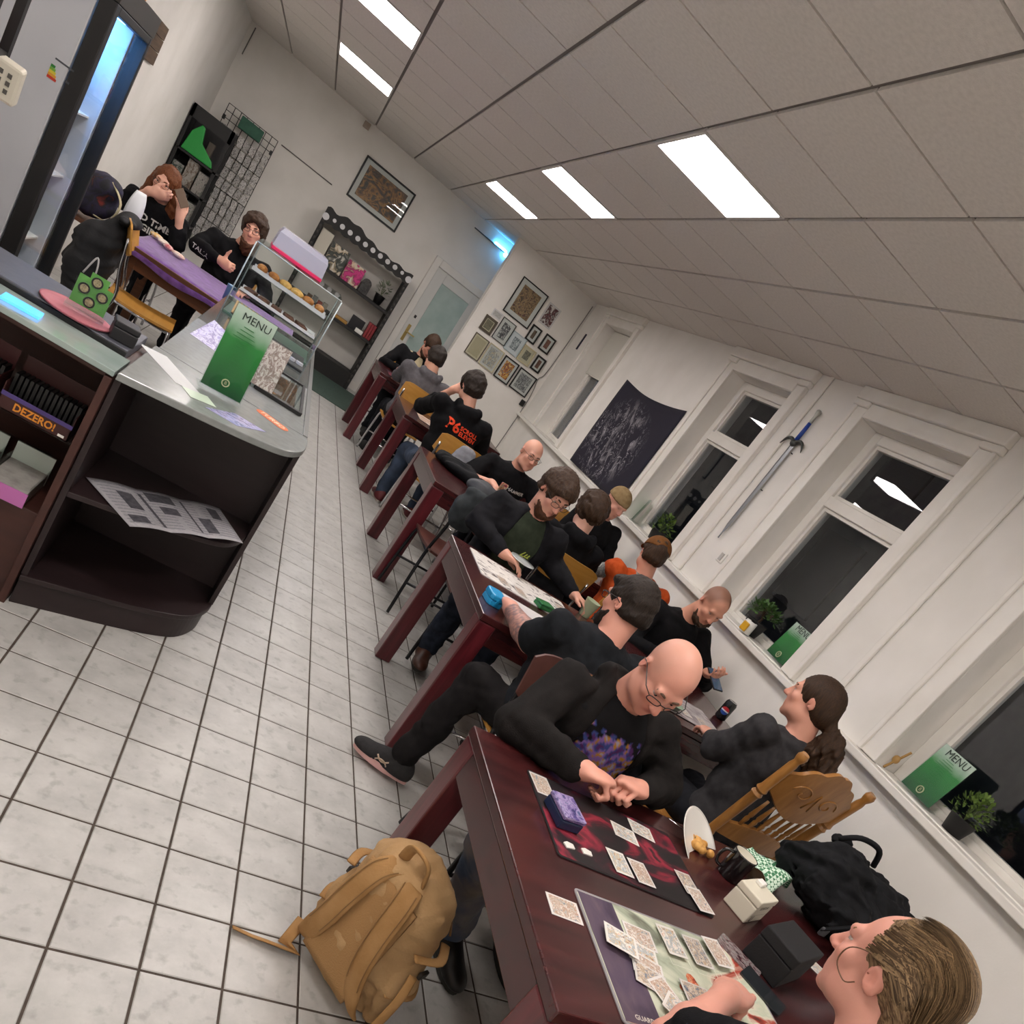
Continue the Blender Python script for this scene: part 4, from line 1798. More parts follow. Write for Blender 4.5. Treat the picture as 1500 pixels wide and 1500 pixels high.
    if top:
        F = Field(lo, hi, cvox)
        torso(F, top.get('g', .004), top.get('loose', .0), top.get('sleeve', 'long'), top.get('hood', False), top.get('collar', True))
        F.fold(fold * 1.25, 34, seed)
        F.fold(fold * .55, 85, seed + 3)
        for key in J:                     # bunched cloth inside the elbow
            S, E, W, a, sd = J[key]
            if top.get('sleeve', 'long') == 'long':
                dd = unit(W - E)
                for q in (.10, .22, .34, .48):
                    F.cone(E + (W - E) * q + np.cross(dd, unit(E - S)) * .03, E + (W - E) * q - np.cross(dd, unit(E - S)) * .03, .030 * am + .008, .030 * am + .008, .010)
        if top.get('gap'):
            w = top['gap']
            p0, p1 = N + ft * .13 - u * .01, hips + ft * .22 * belly + u * .02
            F.cone(N + ft * .10 + u * .02, N + ft * .15 - u * .15, w * .8, w, .01, 'sub')
            F.cone(N + ft * .15 - u * .15, hips + ft * .19 + u * .12, w, w * 1.15, .01, 'sub')
            F.cone(hips + ft * .19 + u * .12, hips + ft * .18, w * 1.15, w * 1.2, .01, 'sub')
        if top.get('scoop', .05):
            F.ell(N + u * .060 + ft * .018, (.058, .060, .045 + top.get('scoop', .0)), Tm, .01, 'sub')
        cf = top.get('colour')
        o = F.mesh(top.get('name', 'jumper'), top['mat'], root, org, (lambda V: cf(local(V))) if cf else None)
        root['_top'] = o.name
    # ---- legs
    if not no_legs:
        lg = {}
        legs = legs or {}
        for sd, key in ((1, 'R'), (-1, 'L')):
            hp = hips + r * sd * .085 - np.array((0, 0, .02))
            if key in legs:
                kn, an = np3(legs[key][0]), np3(legs[key][1])
                td = np3(legs[key][2]) if len(legs[key]) > 2 else f
            else:
                kn = hp + f * .41 + r * sd * .05
                kn[2] = .50
                an = kn - f * .03
                an[2] = .085
                td = f
            lg[key] = (hp, kn, an, unit(td))
        P = [hips - .2, hips + .2]
        for key in lg:
            for q in lg[key][:3]:
                P += [q - .12, q + .12]
        P = np.array(P)
        F = Field(P.min(0), P.max(0), cvox * 1.1)
        F.ell(hips + u * .0, (.172 * width, .13 * belly, .11), Tm, .04)
        for key in lg:
            hp, kn, an, td = lg[key]
            F.cone(hp, kn, .092, .070, .03)
            F.cone(kn, kn + (an - kn) * .55, .068, .060, .03)
            F.cone(kn + (an - kn) * .55, an + unit(kn - an) * .02, .060, .056, .02)
        F.fold(.0045, 40, seed + 11)
        F.fold(.0022, 95, seed + 13)
        tr = trousers or {'mat': cloth_mat('black_jeans', '#15161a', '#1c1d22')}
        cf = tr.get('colour')
        F.mesh(tr.get('name', 'trousers'), tr['mat'], root, org, cf)
        sh = shoes or {'mat': mat('black_shoe', '#141414', 0.6), 'sole': mat('dark_sole', '#26241f', 0.8)}
        for key in lg:
            hp, kn, an, td = lg[key]
            an = an.copy()
            base = sh.get('base', {}).get(key, an[2] - .085)
            t2 = unit(np.array((td[0], td[1], td[2] if len(td) > 2 else 0)))
            up = np.array((0, 0, 1.0))
            up = unit(up - t2 * (up @ t2))
            sdv = np.cross(t2, up)
            R3 = np.stack([sdv, t2, up], 1)
            c0 = an - up * .085
            F = Field(np.minimum(c0, c0 + t2 * .22) - .14, np.maximum(c0, c0 + t2 * .22) + .16, min(vox, .008))
            F.ell(c0 - t2 * .035 + up * .045, (.038, .045, .055), R3, .03)
            F.ell(c0 + t2 * .05 + up * .040, (.040, .075, .050), R3, .03)
            F.ell(c0 + t2 * .135 + up * .030, (.044, .068, .034), R3, .03)
            F.cone(c0 + up * .05, an + up * .04, .044, .046, .03)
            F.plane(c0 + up * .020, -up)
            so = F.mesh('shoe', sh['mat'], root, org)
            G = MB(org)
            n = 24
            out = []
            for i in range(n):
                a = 2 * PI * i / n
                y = math.sin(a)
                x = math.cos(a)
                yy = .06 + .135 * y
                ww = .040 + .008 * y
                out.append((x * ww * (1 - .15 * (y < -.3)), yy))
            xf = lambda v: Vector(c0 + sdv * v.x + t2 * v.y + up * v.z)
            G.prism(out, 0.0, sh.get('solez', .024), xf)
            G.build('sole', sh['sole'], so, bevel=.006)
            if sh.get('logo'):
                sh['logo'](so, org, c0, sdv, t2, up)
            if sh.get('laces'):
                lc = MB(org)
                for j in range(4):
                    p = c0 + t2 * (.035 + .022 * j) + up * (.093 - .010 * j)
                    lc.tube([p - sdv * .02 - up * .006, p + up * .004, p + sdv * .02 - up * .006], .0028, 6)
                lc.build('laces', sh['laces'], so, smooth=True)
    if eyes_on:
        eyes(root, H, org, brow, pitch)
    return root, H, org, dict(N=N, u=u, r=r, ft=ft, Sh=Sh, J=J, Tm=Tm, hips=hips)


def stick_text(root, target, lines, centre, right, up, out, mt, name='print', size=.04, bold=.0, gap=1.25, lift=.002, shear=0.0, extra=None):
    """lettering wrapped onto the surface of a garment by casting along -out"""
    me = target.data
    bvh = BVHTree.FromPolygons([v.co.copy() for v in me.vertices], [tuple(p.vertices) for p in me.polygons])
    org = root.location
    right, up, out = Vector(right).normalized(), Vector(up).normalized(), Vector(out).normalized()
    allv, allf = [], []
    for i, ln in enumerate(lines):
        if isinstance(ln, tuple):
            ln, sz, dx, dy = ln
        else:
            sz, dx, dy = size, 0, -i * size * gap
        vs, fs = text_geo(ln, sz, bold * sz, shear=shear)
        n0 = len(allv)
        allv += [(v.x + dx, v.y + dy) for v in vs]
        allf += [tuple(a + n0 for a in f_) for f_ in fs]
    if extra:
        for poly in extra:
            n0 = len(allv)
            allv += poly
            allf.append(tuple(range(n0, n0 + len(poly))))
    mb = MB()
    pts = []
    c = Vector(centre) - org
    last = None
    for x, y in allv:
        p = c + right * x + up * y + out * .3
        h = bvh.ray_cast(p, -out)
        q = h[0] + out * lift if h[0] is not None else (c + right * x + up * y if last is None else last)
        last = q
        pts.append(q)
    mb.raw(pts, allf)
    return mb.build(name, mt, root)

# ================================================================== PEOPLE
D_ = np.array((0, 0, -1.0))
BLACKC = cloth_mat('black_cotton', '#0e0e10', '#141417')
CHARC = cloth_mat('charcoal_hoodie', '#161413', '#1e1b1a')
JEANS = mat('cloth_denim', '#3a4a63', 0.9, col2='#7d6f60', nscale=6, bump=0.4, bscale=300)
JEANS2 = mat('cloth_denim_blue', '#2a3648', 0.9, col2='#3c4a60', nscale=9, bump=0.4, bscale=300)
H_brown = hair_mat('brown', '#2a1c12', '#46301e')
H_dark = hair_mat('dark', '#1b1410', '#2f241b')
H_light = mat('hair_light_brown', '#4f3a26', 0.5, col2='#9a7e5c', nscale=5, bump=0.9, bscale=9, stretch=(48, 60, 3.2), detail=4, spec=0.3, rotx=.95)
H_red = hair_mat('auburn', '#5a3018', '#7c4a28')
H_beard = hair_mat('ginger_beard', '#3a2114', '#5c3820')


# ---- bald man in jeans at the near table
def p2_print(q):
    x, y, z = q[:, 0], q[:, 1], q[:, 2]
    base = np.tile(np.array(lin('#111113')[:3]), (len(q), 1))
    inside = (np.abs(x - .0) < .12) & (z > .17) & (z < .40) & (y > .02)
    a = np.sin(x * 60 + 3 * np.sin(z * 40)) * np.sin(z * 55 + 2.5 * np.sin(x * 50))
    b = np.sin(x * 130 + 2 * np.sin(z * 90))
    cols = np.array([lin(c)[:3] for c in ('#5a2f6a', '#3f4f8e', '#8a6ab0', '#b8862f', '#a8a4b8', '#7a2f3a')])
    idx = np.clip(((a * .5 + .5) * 4 + (b > .3)), 0, 5).astype(int)
    edge = np.clip(1 - ((x / .12) ** 2 + ((z - .285) / .115) ** 2), 0, 1) > .12 + .25 * np.sin(x * 170) * np.sin(z * 150)
    m = inside & edge
    base[m] = cols[idx[m]] * .8
    return base


M_vcloth = mat('printed_cotton', rough=0.85, vcol=True, bump=0.3, bscale=350, spec=0.2)
p, H, org, B = person('bald man in glasses and charcoal hoodie looking down at his cards', (1.345, 1.735, 1.135), PI, (1.37, 1.95, .54),
                      pitch=.62, hyaw=-.10, hroll=0.0, hs=1.0, vox=.005, cvox=.007, width=1.10, belly=1.18, fold=.0042, am=1.1, skin='#d99c88',
                      stubble=('#8f7565', .30), brow=hair_mat('grey_brow', '#5a4436', '#7a6252'),
                      neck=(1.365, 1.845, .985),
                      arms={'R': dict(W=(1.215, 1.605, .81), E=(1.045, 1.735, .785), f=(.9, -.25, .15), n=(.35, -.3, -1), curl=1.32, cuff=.92, s=1.14, thumb=(.75, -.55, .1)),
                            'L': dict(W=(1.475, 1.64, .815), E=(1.66, 1.78, .79), f=(-.9, -.35, .15), n=(-.35, -.3, -1), curl=1.32, cuff=.92, s=1.14, thumb=(-.75, -.55, .1))},
                      under=dict(mat=M_vcloth, colour=p2_print, name='t_shirt', g=.012),
                      top=dict(mat=CHARC, hood=True, gap=.115, name='hoodie', g=.016, loose=.012, scoop=.03),
                      trousers={'mat': JEANS, 'name': 'jeans'}, seed=4,
                      legs={'R': ((1.10, 1.53, .51), (1.28, 1.66, .09), (.1, -1, 0)), 'L': ((1.52, 1.56, .50), (1.54, 1.72, .09), (0, -1, 0))},
                      shoes={'mat': mat('black_leather', '#15120f', 0.45), 'sole': mat('dark_sole', '#26241f', 0.8)})
glasses(p, H, org, .023, .012)
P2B = B

# ---- long haired person on the near side of the near table
p, H, org, B = person('person with swept back light brown hair in a black shirt leaning over the bright playmat', (1.375, .717, 1.130), 0.0,
                      (1.37, .42, .55), pitch=.10, hyaw=.16, hs=1.0, vox=.0042, cvox=.0065, width=1.08, belly=1.1, skin='#d69a88',
                      brow=hair_mat('fair_brow', '#7a5a3c', '#94724e'), neck=(1.365, .640, 1.0),
                      arms={'L': dict(W=(1.375, .905, .80), E=(1.13, .76, .79), f=(.85, .5, .0), n=(.25, -.1, -1), curl=1.25, cuff=.0, s=1.05, thumb=(.85, .45, -.05)),
                            },
                      top=dict(mat=BLACKC, sleeve='short', name='t_shirt', g=.008, loose=.012, scoop=.02), seed=9)
s = H.s
lo, hi = H.c - .30, H.c + .16
F = Field(lo, hi, .0042)
F.ell(H.w((0, -.024, .030)), (.081, .097, .092), H.M, .01)
F.ell(H.w((0, -.076, -.035)), (.068, .054, .082), H.M, .03)
F.cone(H.w((0, -.095, -.08)), H.w((.0, -.105, -.20)), .052, .032, .03)
F.ell(H.w((0, .150, -.004)), (.100, .136, .126), H.M, .010, 'sub')
for x in (-1, 1):
    F.ell(H.w((x * .100, .010, -.048)), (.036, .050, .056), H.M, .006, 'sub')
F.fold(.0016, 110, 3)
F.strands(H, .0006, 34, 2)
hm = F.mesh('hair', H_light, p, org)
# swept back locks laid over the hair: thin strips from the hairline over the crown to the nape
rs = np.random.RandomState(5)
vs, fs, cs = [], [], []
c_a, c_b = np.array(lin('#3f2e1d')[:3]), np.array(lin('#a88b66')[:3])
for k in range(1500):
    ph = rs.uniform(-1.20, 1.20)
    th0 = 1.10 + .25 * abs(ph) + rs.uniform(-.05, .9) * (1 if rs.rand() < .65 else .1)
    th1 = 3.35 + rs.uniform(-.35, .25)
    lift = rs.uniform(.0005, .0040)
    wd = rs.uniform(.0010, .0022)
    col = c_a + (c_b - c_a) * rs.rand() ** 1.2
    w1, w2 = rs.uniform(-.06, .06), rs.uniform(0, 6)
    n0 = len(vs)
    m = 14
    for i in range(m + 1):
        t = i / m
        th = th0 + (th1 - th0) * t
        pf = ph * (1 - .18 * t) + w1 * math.sin(3 * t + w2)
        rx, ry, rz = .086 + lift, .102 + lift, .097 + lift
        q = np.array((rx * math.sin(pf), -.024 + ry * math.cos(pf) * math.cos(th), .030 + rz * math.cos(pf) * math.sin(th)))
        if th > 3.0:                      # the lower ends follow the fall of the hair to the neck
            q = q * (1 - (th - 3.0)) + np.array((rx * math.sin(pf) * .9, -.118, -.02 - .12 * (th - 3.0))) * (th - 3.0) if th < 4 else q
        taper = 1 - .7 * max(0, t - .8) / .2
        vs.append(Vector(H.w(q + np.array((-wd * taper, 0, 0)))))
        vs.append(Vector(H.w(q + np.array((wd * taper, 0, 0)))))
        cs += [col, col]
    for i in range(m):
        a = n0 + 2 * i
        fs.append((a, a + 1, a + 3, a + 2))
for k in range(1100):                     # locks over the sides of the head, above and behind the ears
    sx = -1 if rs.rand() < .5 else 1
    z0 = rs.uniform(.018, .105)
    y0 = .028 - .25 * max(0, z0 - .05) + rs.uniform(-.07, .006)
    lift = rs.uniform(.0005, .0040)
    rx, ry, rz = .086 + lift, .102 + lift, .097 + lift
    wd = rs.uniform(.0009, .0020)
    col = c_a + (c_b - c_a) * rs.rand() ** 1.2
    drop = rs.uniform(.05, .13)
    n0 = len(vs)
    m = 12
    for i in range(m + 1):
        t = i / m
        y = y0 + (-.112 - y0) * t
        z = z0 - drop * max(0.0, (t - .35) / .65) ** 1.3 + .008 * math.sin(3 * t)
        ey, ez = (y + .024) / ry, (z - .030) / rz
        e = 1 - ey * ey - ez * ez
        x = sx * rx * math.sqrt(max(e, .02))
        q = np.array((x, y, z))
        vs.append(Vector(H.w(q + np.array((0, 0, -wd)))))
        vs.append(Vector(H.w(q + np.array((0, 0, wd)))))
        cs += [col, col]
    for i in range(m):
        a = n0 + 2 * i
        fs.append((a, a + 1, a + 3, a + 2))
lk = MB(org).raw(vs, fs).build('hair_locks', mat('hair_lock', rough=.45, vcol=True, spec=.35), hm, smooth=True)
lk['kind'] = 'stuff'
ca = lk.data.color_attributes.new('Col', 'FLOAT_COLOR', 'POINT')
ca.data.foreach_set('color', np.concatenate([np.array(cs, np.float32), np.ones((len(cs), 1), np.float32)], 1).ravel())
g = MB(org)
loop = [H.w(q) for q in ((-.080, -.020, .022), (-.082, .020, .020), (-.082, .050, .0), (-.078, .052, -.035), (-.082, .022, -.050), (-.088, .004, -.035))]
g.tube(catmull([tuple(q) for q in loop], 5), .0013, 6)
g.build('earphone_wire', mat('brown_wire', '#6a4a32', 0.5), p, smooth=True)

# ---- man with the tattooed forearm, leg stretched into the aisle
UPS = mat('shoe_knit', '#1b1a1b', 0.85, col2='#242324', nscale=60, bump=0.4, bscale=300)


def sport_logo(so, o, c0, sdv, t2, up):
    """two crossing arcs on the outer side of the shoe"""
    lg = MB(o)
    for sgn in (1, -1):
        for vv in (1, -1):
            pts = []
            for k in range(9):
                t = k / 8 * 2 - 1
                pts.append(Vector(c0 - sdv * (.0465 - .004 * (abs(t))) + t2 * (.055 + .028 * t) + up * (.048 + vv * (.012 - .016 * (1 - t * t)))))
            lg.tube(pts, .0034, 6)
    lg.build('logo', mat('logo_cream', '#e3cdb8', 0.6), so, smooth=True)


TAT = ((1.31, 2.47, .80), (1.27, 2.72, .80), .075, '#3d4a55')
p, H, org, B = person('dark haired man in a black tee with tattooed forearm, leg in the aisle', (1.530, 2.44, 1.125), 0.0, (1.50, 2.36, .53),
                      pitch=.25, hyaw=.35, vox=.0075, cvox=.009, width=1.12, belly=1.15, skin='#d79a86', tattoo=TAT, fore=1.35, am=1.15,
                      neck=(1.525, 2.395, .985),
                      arms={'L': dict(W=(1.27, 2.72, .80), E=(1.315, 2.48, .79), f=(.2, 1, 0), n=(0, 0, -1), curl=.4),
                            'R': dict(W=(1.75, 2.80, .80), f=(-.2, 1, 0), n=(0, 0, -1), curl=.5)},
                      top=dict(mat=cloth_mat('black_tee', '#17191c', '#1f2226'), sleeve='short', name='t_shirt', g=.010, loose=.012, scoop=.02),
                      trousers={'mat': cloth_mat('black_sweatpants', '#161415', '#1d1b1b')},
                      legs={'L': ((1.235, 2.49, .545), (1.155, 2.455, .105), (-.86, .51, 0)), 'R': ((1.62, 2.80, .50), (1.62, 2.78, .085), (0, 1, 0))},
                      shoes={'mat': UPS, 'sole': mat('pink_sole', '#d9aaa6', 0.6), 'logo': sport_logo, 'laces': mat('black_lace', '#0f0f10', 0.8),
                             'solez': .036}, seed=12)
hair_short(H, .006, p, org, H_dark, .007, .048, 2, .0025, -.055, .002)
beard_mesh(H, .006, p, org, H_dark, .0, .011, 3)
glasses(p, H, org, .022, .014)

# ---- bearded man in the green shirt
TEEG = cloth_mat('olive_tee', '#2b3227', '#343c2f')
p, H, org, B = person('bearded man in glasses with an olive shirt under a black cardigan holding a small dish', (1.545, 3.70, 1.185), PI, (1.53, 3.84, .54),
                      pitch=.42, hyaw=.28, vox=.0075, cvox=.009, width=1.10, belly=1.2, skin='#d39c86', brow=H_brown, neck=(1.545, 3.76, 1.035),
                      arms={'R': dict(W=(1.44, 3.555, .80), E=(1.285, 3.72, .83), f=(.85, -.5, .0), n=(-.2, -.2, -1), curl=.45, cuff=.88),
                            'L': dict(W=(1.93, 3.60, .80), E=(1.80, 3.78, .85), f=(.75, -.6, 0), n=(.1, -.3, -1), curl=.6, cuff=.92)},
                      under=dict(mat=TEEG, name='t_shirt', g=.002),
                      top=dict(mat=cloth_mat('black_cardigan', '#151518', '#1c1c20'), gap=.105, name='cardigan', g=.016, loose=.008, scoop=.03),
                      trousers={'mat': cloth_mat('dark_jeans', '#1e222b', '#2a303c'), 'name': 'jeans'},
                      legs={'R': ((1.39, 3.52, .54), (1.42, 3.60, .13), (-.25, -1, 0)), 'L': ((1.68, 3.46, .52), (1.66, 3.5, .085), (.1, -1, 0))},
                      shoes={'mat': mat('brown_boot', '#4a2a1c', 0.5, col2='#3a2016', nscale=14), 'sole': mat('dark_sole', '#26241f', 0.8)}, seed=21)
hair_short(H, .007, p, org, H_brown, .018, .055, 5, .004, -.055, .010)
beard_mesh(H, .006, p, org, H_beard, .012, .010, 7)
glasses(p, H, org, .023, .014)
t_obj = [c for c in p.children if c.name.startswith('t_shirt')][0]
lp = [[(.02 * math.cos(a) * (1 + .3 * math.sin(3 * a)), .02 * math.sin(a)) for a in [2 * PI * k / 12 for k in range(12)]]]
lp2 = [[(x * 1.0 + .0, y * .45 - .034) for x, y in lp[0]]]
tri = [[(-.030, .0), (-.012, .028), (-.006, .026), (-.020, .0)], [(-.006, .0), (.004, .022), (.012, .020), (.004, -.002)], [(-.030, -.004), (.030, -.004), (.030, .001), (-.030, .001)],
       [(.012, .0), (.022, .022), (.030, .016), (.024, .0)]]
stick_text(p, t_obj, [], B['N'] - B['u'] * .20 + B['ft'] * .14 - B['r'] * .055, -B['r'], B['u'], B['ft'],
           mat('lime_print', '#b9c65a', 0.8), 'chest_emblem', extra=tri + [[(x * .9, y * .5 - .022) for x, y in lp[0]]])

# ---- phone man below the window
p, H, org, B = person('man with cropped hair and beard in black looking at a phone by the window', (2.735, 3.63, 1.175), PI, (2.66, 3.83, .54), pitch=.55,
                      hyaw=.0, vox=.008, cvox=.010, width=1.05, belly=1.1, skin='#cf957d', stubble=('#4d3a2e', .65), neck=(2.72, 3.735, 1.02),
                      arms={'L': dict(W=(2.86, 3.42, .86), f=(-.1, -.9, .25), n=(-.3, .2, .8), curl=.7), 'R': dict(W=(2.60, 3.44, .80), f=(.4, -.8, 0), n=(0, 0, -1), curl=.6)},
                      top=dict(mat=BLACKC, name='jumper', g=.010, loose=.006), seed=31)
beard_mesh(H, .006, p, org, H_brown, .0, .011, 7)
PH5 = B['J']['L'][2]

# ---- ponytail woman
p, H, org, B = person('woman with a long curly brown ponytail in a dark grey sweater', (2.415, 2.27, 1.235), 0.0, (2.45, 2.24, .55), pitch=.12, hyaw=.62, vox=.007,
                      cvox=.009, width=1.0, belly=1.0, skin='#d49a84', neck=(2.45, 2.23, 1.085),
                      arms={'L': dict(W=(2.385, 2.53, .80), E=(2.26, 2.34, .83), f=(.05, 1, .0), n=(.2, 0, -1), curl=.55, cuff=.86), 'R': dict(W=(2.55, 2.56, .80), f=(-.2, 1, 0), n=(0, 0, -1), curl=.5)},
                      top=dict(mat=cloth_mat('dark_grey_knit', '#302f31', '#3d3c3e'), name='sweater', g=.012, loose=.012, scoop=.01), seed=41, eyes_on=True, brow=H_brown,
                      trousers={'mat': cloth_mat('black_jeans', '#15161a', '#1c1d22')})
lo, hi = H.c - .17, H.c + .17
F = Field(lo, hi, .006)
F.ell(H.w((0, -.020, .026)), (.082, .101, .094), H.M, .01)
F.ell(H.w((0, -.060, -.03)), (.072, .060, .062), H.M, .03)
F.ell(H.w((0, .112, -.026)), (.076, .082, .088), H.M, .01, 'sub')
for x in (-1, 1):
    F.ell(H.w((x * .094, .004, -.034)), (.030, .032, .038), H.M, .008, 'sub')
F.plane(H.w((0, -.05, -.075)), H.M @ np.array((0, .5, -1)))
F.cone(H.w((0, -.10, -.045)), H.w((0, -.135, -.080)), .034, .030, .012)
F.strands(H, .0014, 40, 1)
hm = F.mesh('hair', H_brown, p, org)
F = Field(H.w((0, -.13, -.18)) - .20, H.w((0, -.13, -.18)) + .20, .006)
pt = [H.w((0, -.135, -.080)), H.w((.0, -.158, -.13)), H.w((0, -.150, -.20)), H.w((0, -.125, -.29))]
F.chain(pt, [.030, .058, .064, .030], .03)
F.fold(.008, 85, 6)
F.fold(.005, 170, 7)
F.mesh('ponytail', H_brown, hm, org)

# ---- orange vest and brown cap
p, H, org, B = person('person in a brown cap and orange vest over a grey patterned sweater', (2.615, 4.32, 1.15), 0.0, (2.66, 4.25, .54), pitch=.25, hyaw=-.25, width=1.15, vox=.009, cvox=.011,
                      skin='#d39a84', neck=(2.635, 4.28, 1.005), eyes_on=False,
                      arms={'L': dict(W=(2.33, 4.62, .80), E=(2.34, 4.38, .82), f=(-.1, 1, 0), curl=.5), 'R': dict(W=(2.72, 4.66, .80), f=(0, 1, 0), curl=.5)},
                      under=dict(mat=art_mat('knit_pattern', ['#3b3b3d', '#8f8d88', '#55565a', '#b0ada6'], 26, 'voronoi', rnd=False), name='sweater', g=.004, sleeve='long'),
                      top=dict(mat=cloth_mat('orange_vest', '#b5481c', '#c6582a'), sleeve='none', name='vest', g=.022, scoop=.02), seed=51)
hair_short(H, .008, p, org, H_brown, .012, .05, 3, .003, -.065)
F = Field(H.c - .2, H.c + .2, .007)
F.ell(H.w((0, -.014, .030)), (.094, .112, .104), H.M, .01)
F.plane(H.w((0, 0, .030)), H.M @ np.array((0, -.12, -1)))
F.ell(H.w((0, -.115, .045)), (.034, .03, .024), H.M, .006, 'sub')
F.ell(H.w((0, .125, .036)), (.070, .075, .008), H.M @ np.array(Matrix.Rotation(-.25, 3, 'X')), .01)
F.mesh('cap', cloth_mat('brown_cap', '#6b4522', '#7b5230'), p, org)

# ---- dark haired person in black from behind
p, H, org, B = person('person with tousled dark hair in a black jumper beside the bearded man', (2.055, 4.30, 1.15), 0.0, (2.05, 4.24, .54), pitch=.40, hyaw=-.35, vox=.009, cvox=.011,
                      skin='#d6a48f', neck=(2.05, 4.25, 1.0), eyes_on=False, width=1.05,
                      arms={'L': dict(W=(1.92, 4.60, .80), f=(0, 1, 0), curl=.5), 'R': dict(W=(2.22, 4.62, .80), f=(0, 1, 0), curl=.5)},
                      top=dict(mat=BLACKC, name='jumper', g=.012, hood=True, loose=.006), seed=61)
hair_short(H, .007, p, org, H_brown, .026, .045, 8, .006, -.085, .012, .01)

# ---- beanie
p, H, org, B = person('person in a tan beanie and black jumper below the dark banner', (2.775, 5.51, 1.205), PI, (2.76, 5.66, .54), pitch=.30, hyaw=.35, vox=.010, cvox=.012, skin='#d39c86',
                      arms={}, top=dict(mat=BLACKC, name='jumper', g=.010), seed=71)
F = Field(H.c - .2, H.c + .2, .009)
F.ell(H.w((0, -.014, .034)), (.090, .108, .102), H.M, .01)
F.plane(H.w((0, .0, .020)), H.M @ np.array((0, .1, -1)))
F.cone(H.w((0, -.015, .030)), H.w((0, -.015, .034)), .060, .060, .02)
F.mesh('beanie', cloth_mat('tan_beanie', '#8d7653', '#a08a66'), p, org)

# ---- bald man with glasses in black printed shirt
p, H, org, B = person('bald man in glasses and a black shirt with white lettering facing the aisle', (2.005, 5.66, 1.115), PI, (1.99, 5.83, .54), pitch=.12, hyaw=.12, vox=.009, cvox=.011,
                      width=1.1, belly=1.1, skin='#dca48d', brow=MATS['hair_grey_brow'], neck=(2.0, 5.73, .965),
                      arms={'R': dict(W=(1.80, 5.42, .80), f=(.3, -1, 0), curl=.6), 'L': dict(W=(2.20, 5.42, .80), f=(-.3, -1, 0), curl=.6)},
                      top=dict(mat=BLACKC, sleeve='short', name='t_shirt', g=.010, loose=.012, scoop=.01), seed=81)
glasses(p, H, org, .022, .013)
M_wprint = mat('white_print', '#d8d6d0', 0.8)
stick_text(p, bpy.data.objects[p['_top']], ['HAMMER'], B['N'] - B['u'] * .13 + B['ft'] * .13 - B['r'] * .07, -B['r'], B['u'], B['ft'], M_wprint, 'lettering', .040, .01)

# ---- black hoodie with orange print
p, H, org, B = person('dark haired man in a black hoodie with an orange print across the back', (1.455, 6.13, 1.235), 0.0, (1.55, 6.02, .55), pitch=.30, hyaw=.25, hroll=-.12, vox=.009, cvox=.011,
                      width=1.12, belly=1.1, skin='#dba48c', neck=(1.50, 6.06, 1.085), eyes_on=False,
                      arms={'L': dict(W=(1.375, 6.26, 1.13), E=(1.265, 6.42, .86), f=(.4, -.35, .8), n=(.8, .3, 0), curl=.9, cuff=.0), 'R': dict(W=(1.75, 6.45, .80), f=(0, 1, 0), curl=.5)},
                      top=dict(mat=BLACKC, name='hoodie', g=.018, hood=True, loose=.006), trousers={'mat': JEANS2, 'name': 'jeans'},
                      legs={'L': ((1.36, 6.42, .50), (1.36, 6.40, .085), (-.1, 1, 0)), 'R': ((1.66, 6.42, .50), (1.66, 6.40, .085), (0, 1, 0))},
                      shoes={'mat': mat('dark_red_shoe', '#5a1c20', 0.6), 'sole': mat('light_sole', '#c9c2b8', 0.7)}, seed=91)
hair_short(H, .008, p, org, H_dark, .020, .05, 4, .004, -.075, .01)
M_oprint = mat('orange_print', '#ef4a1e', 0.75)
stick_text(p, bpy.data.objects[p['_top']], [('P6', .115, -.075, .0), ('SCROLL', .046, .065, .018), ('ELEVEN', .046, .065, -.024)], B['N'] - B['u'] * .165 - B['ft'] * .1 + B['r'] * .01,
           B['r'], B['u'], -B['ft'], M_oprint, 'back_print', bold=.025)

# ---- grey hoodie
p, H, org, B = person('man in a grey hoodie seen from behind leaning on the far table', (1.385, 7.68, 1.165), 0.0, (1.42, 7.60, .54), pitch=.45, hyaw=.1, vox=.011, cvox=.012, width=1.12, belly=1.1,
                      skin='#d9a58c', neck=(1.41, 7.63, 1.03), eyes_on=False, arms={'L': dict(W=(1.22, 8.10, .80), E=(1.20, 7.86, .82), f=(.2, 1, 0), curl=.6), 'R': dict(W=(1.6, 8.08, .80), f=(-.2, 1, 0), curl=.6)},
                      top=dict(mat=cloth_mat('grey_hoodie', '#58565a', '#666468'), name='hoodie', g=.018, hood=True, loose=.008), seed=101)
hair_short(H, .010, p, org, H_dark, .014, .05, 4, .003, -.07)

# ---- bearded man in black at the far table
p, H, org, B = person('bearded man in a black coat bent over the far table by the door', (1.50, 8.93, 1.185), PI, (1.46, 9.06, .54), pitch=.65, hyaw=.15, vox=.011, cvox=.013, width=1.08, skin='#d39c86',
                      arms={'R': dict(W=(1.30, 8.68, .80), f=(.3, -1, 0)), 'L': dict(W=(1.62, 8.70, .80), f=(-.3, -1, 0))}, neck=(1.48, 9.0, 1.03),
                      under=dict(mat=cloth_mat('cream_shirt', '#b5a98a'), name='shirt', g=.004), top=dict(mat=BLACKC, name='coat', g=.018, gap=.05), seed=111)
hair_short(H, .010, p, org, H_brown, .014, .058, 4, .003, -.05)
beard_mesh(H, .009, p, org, H_brown, .02, .010, 7)

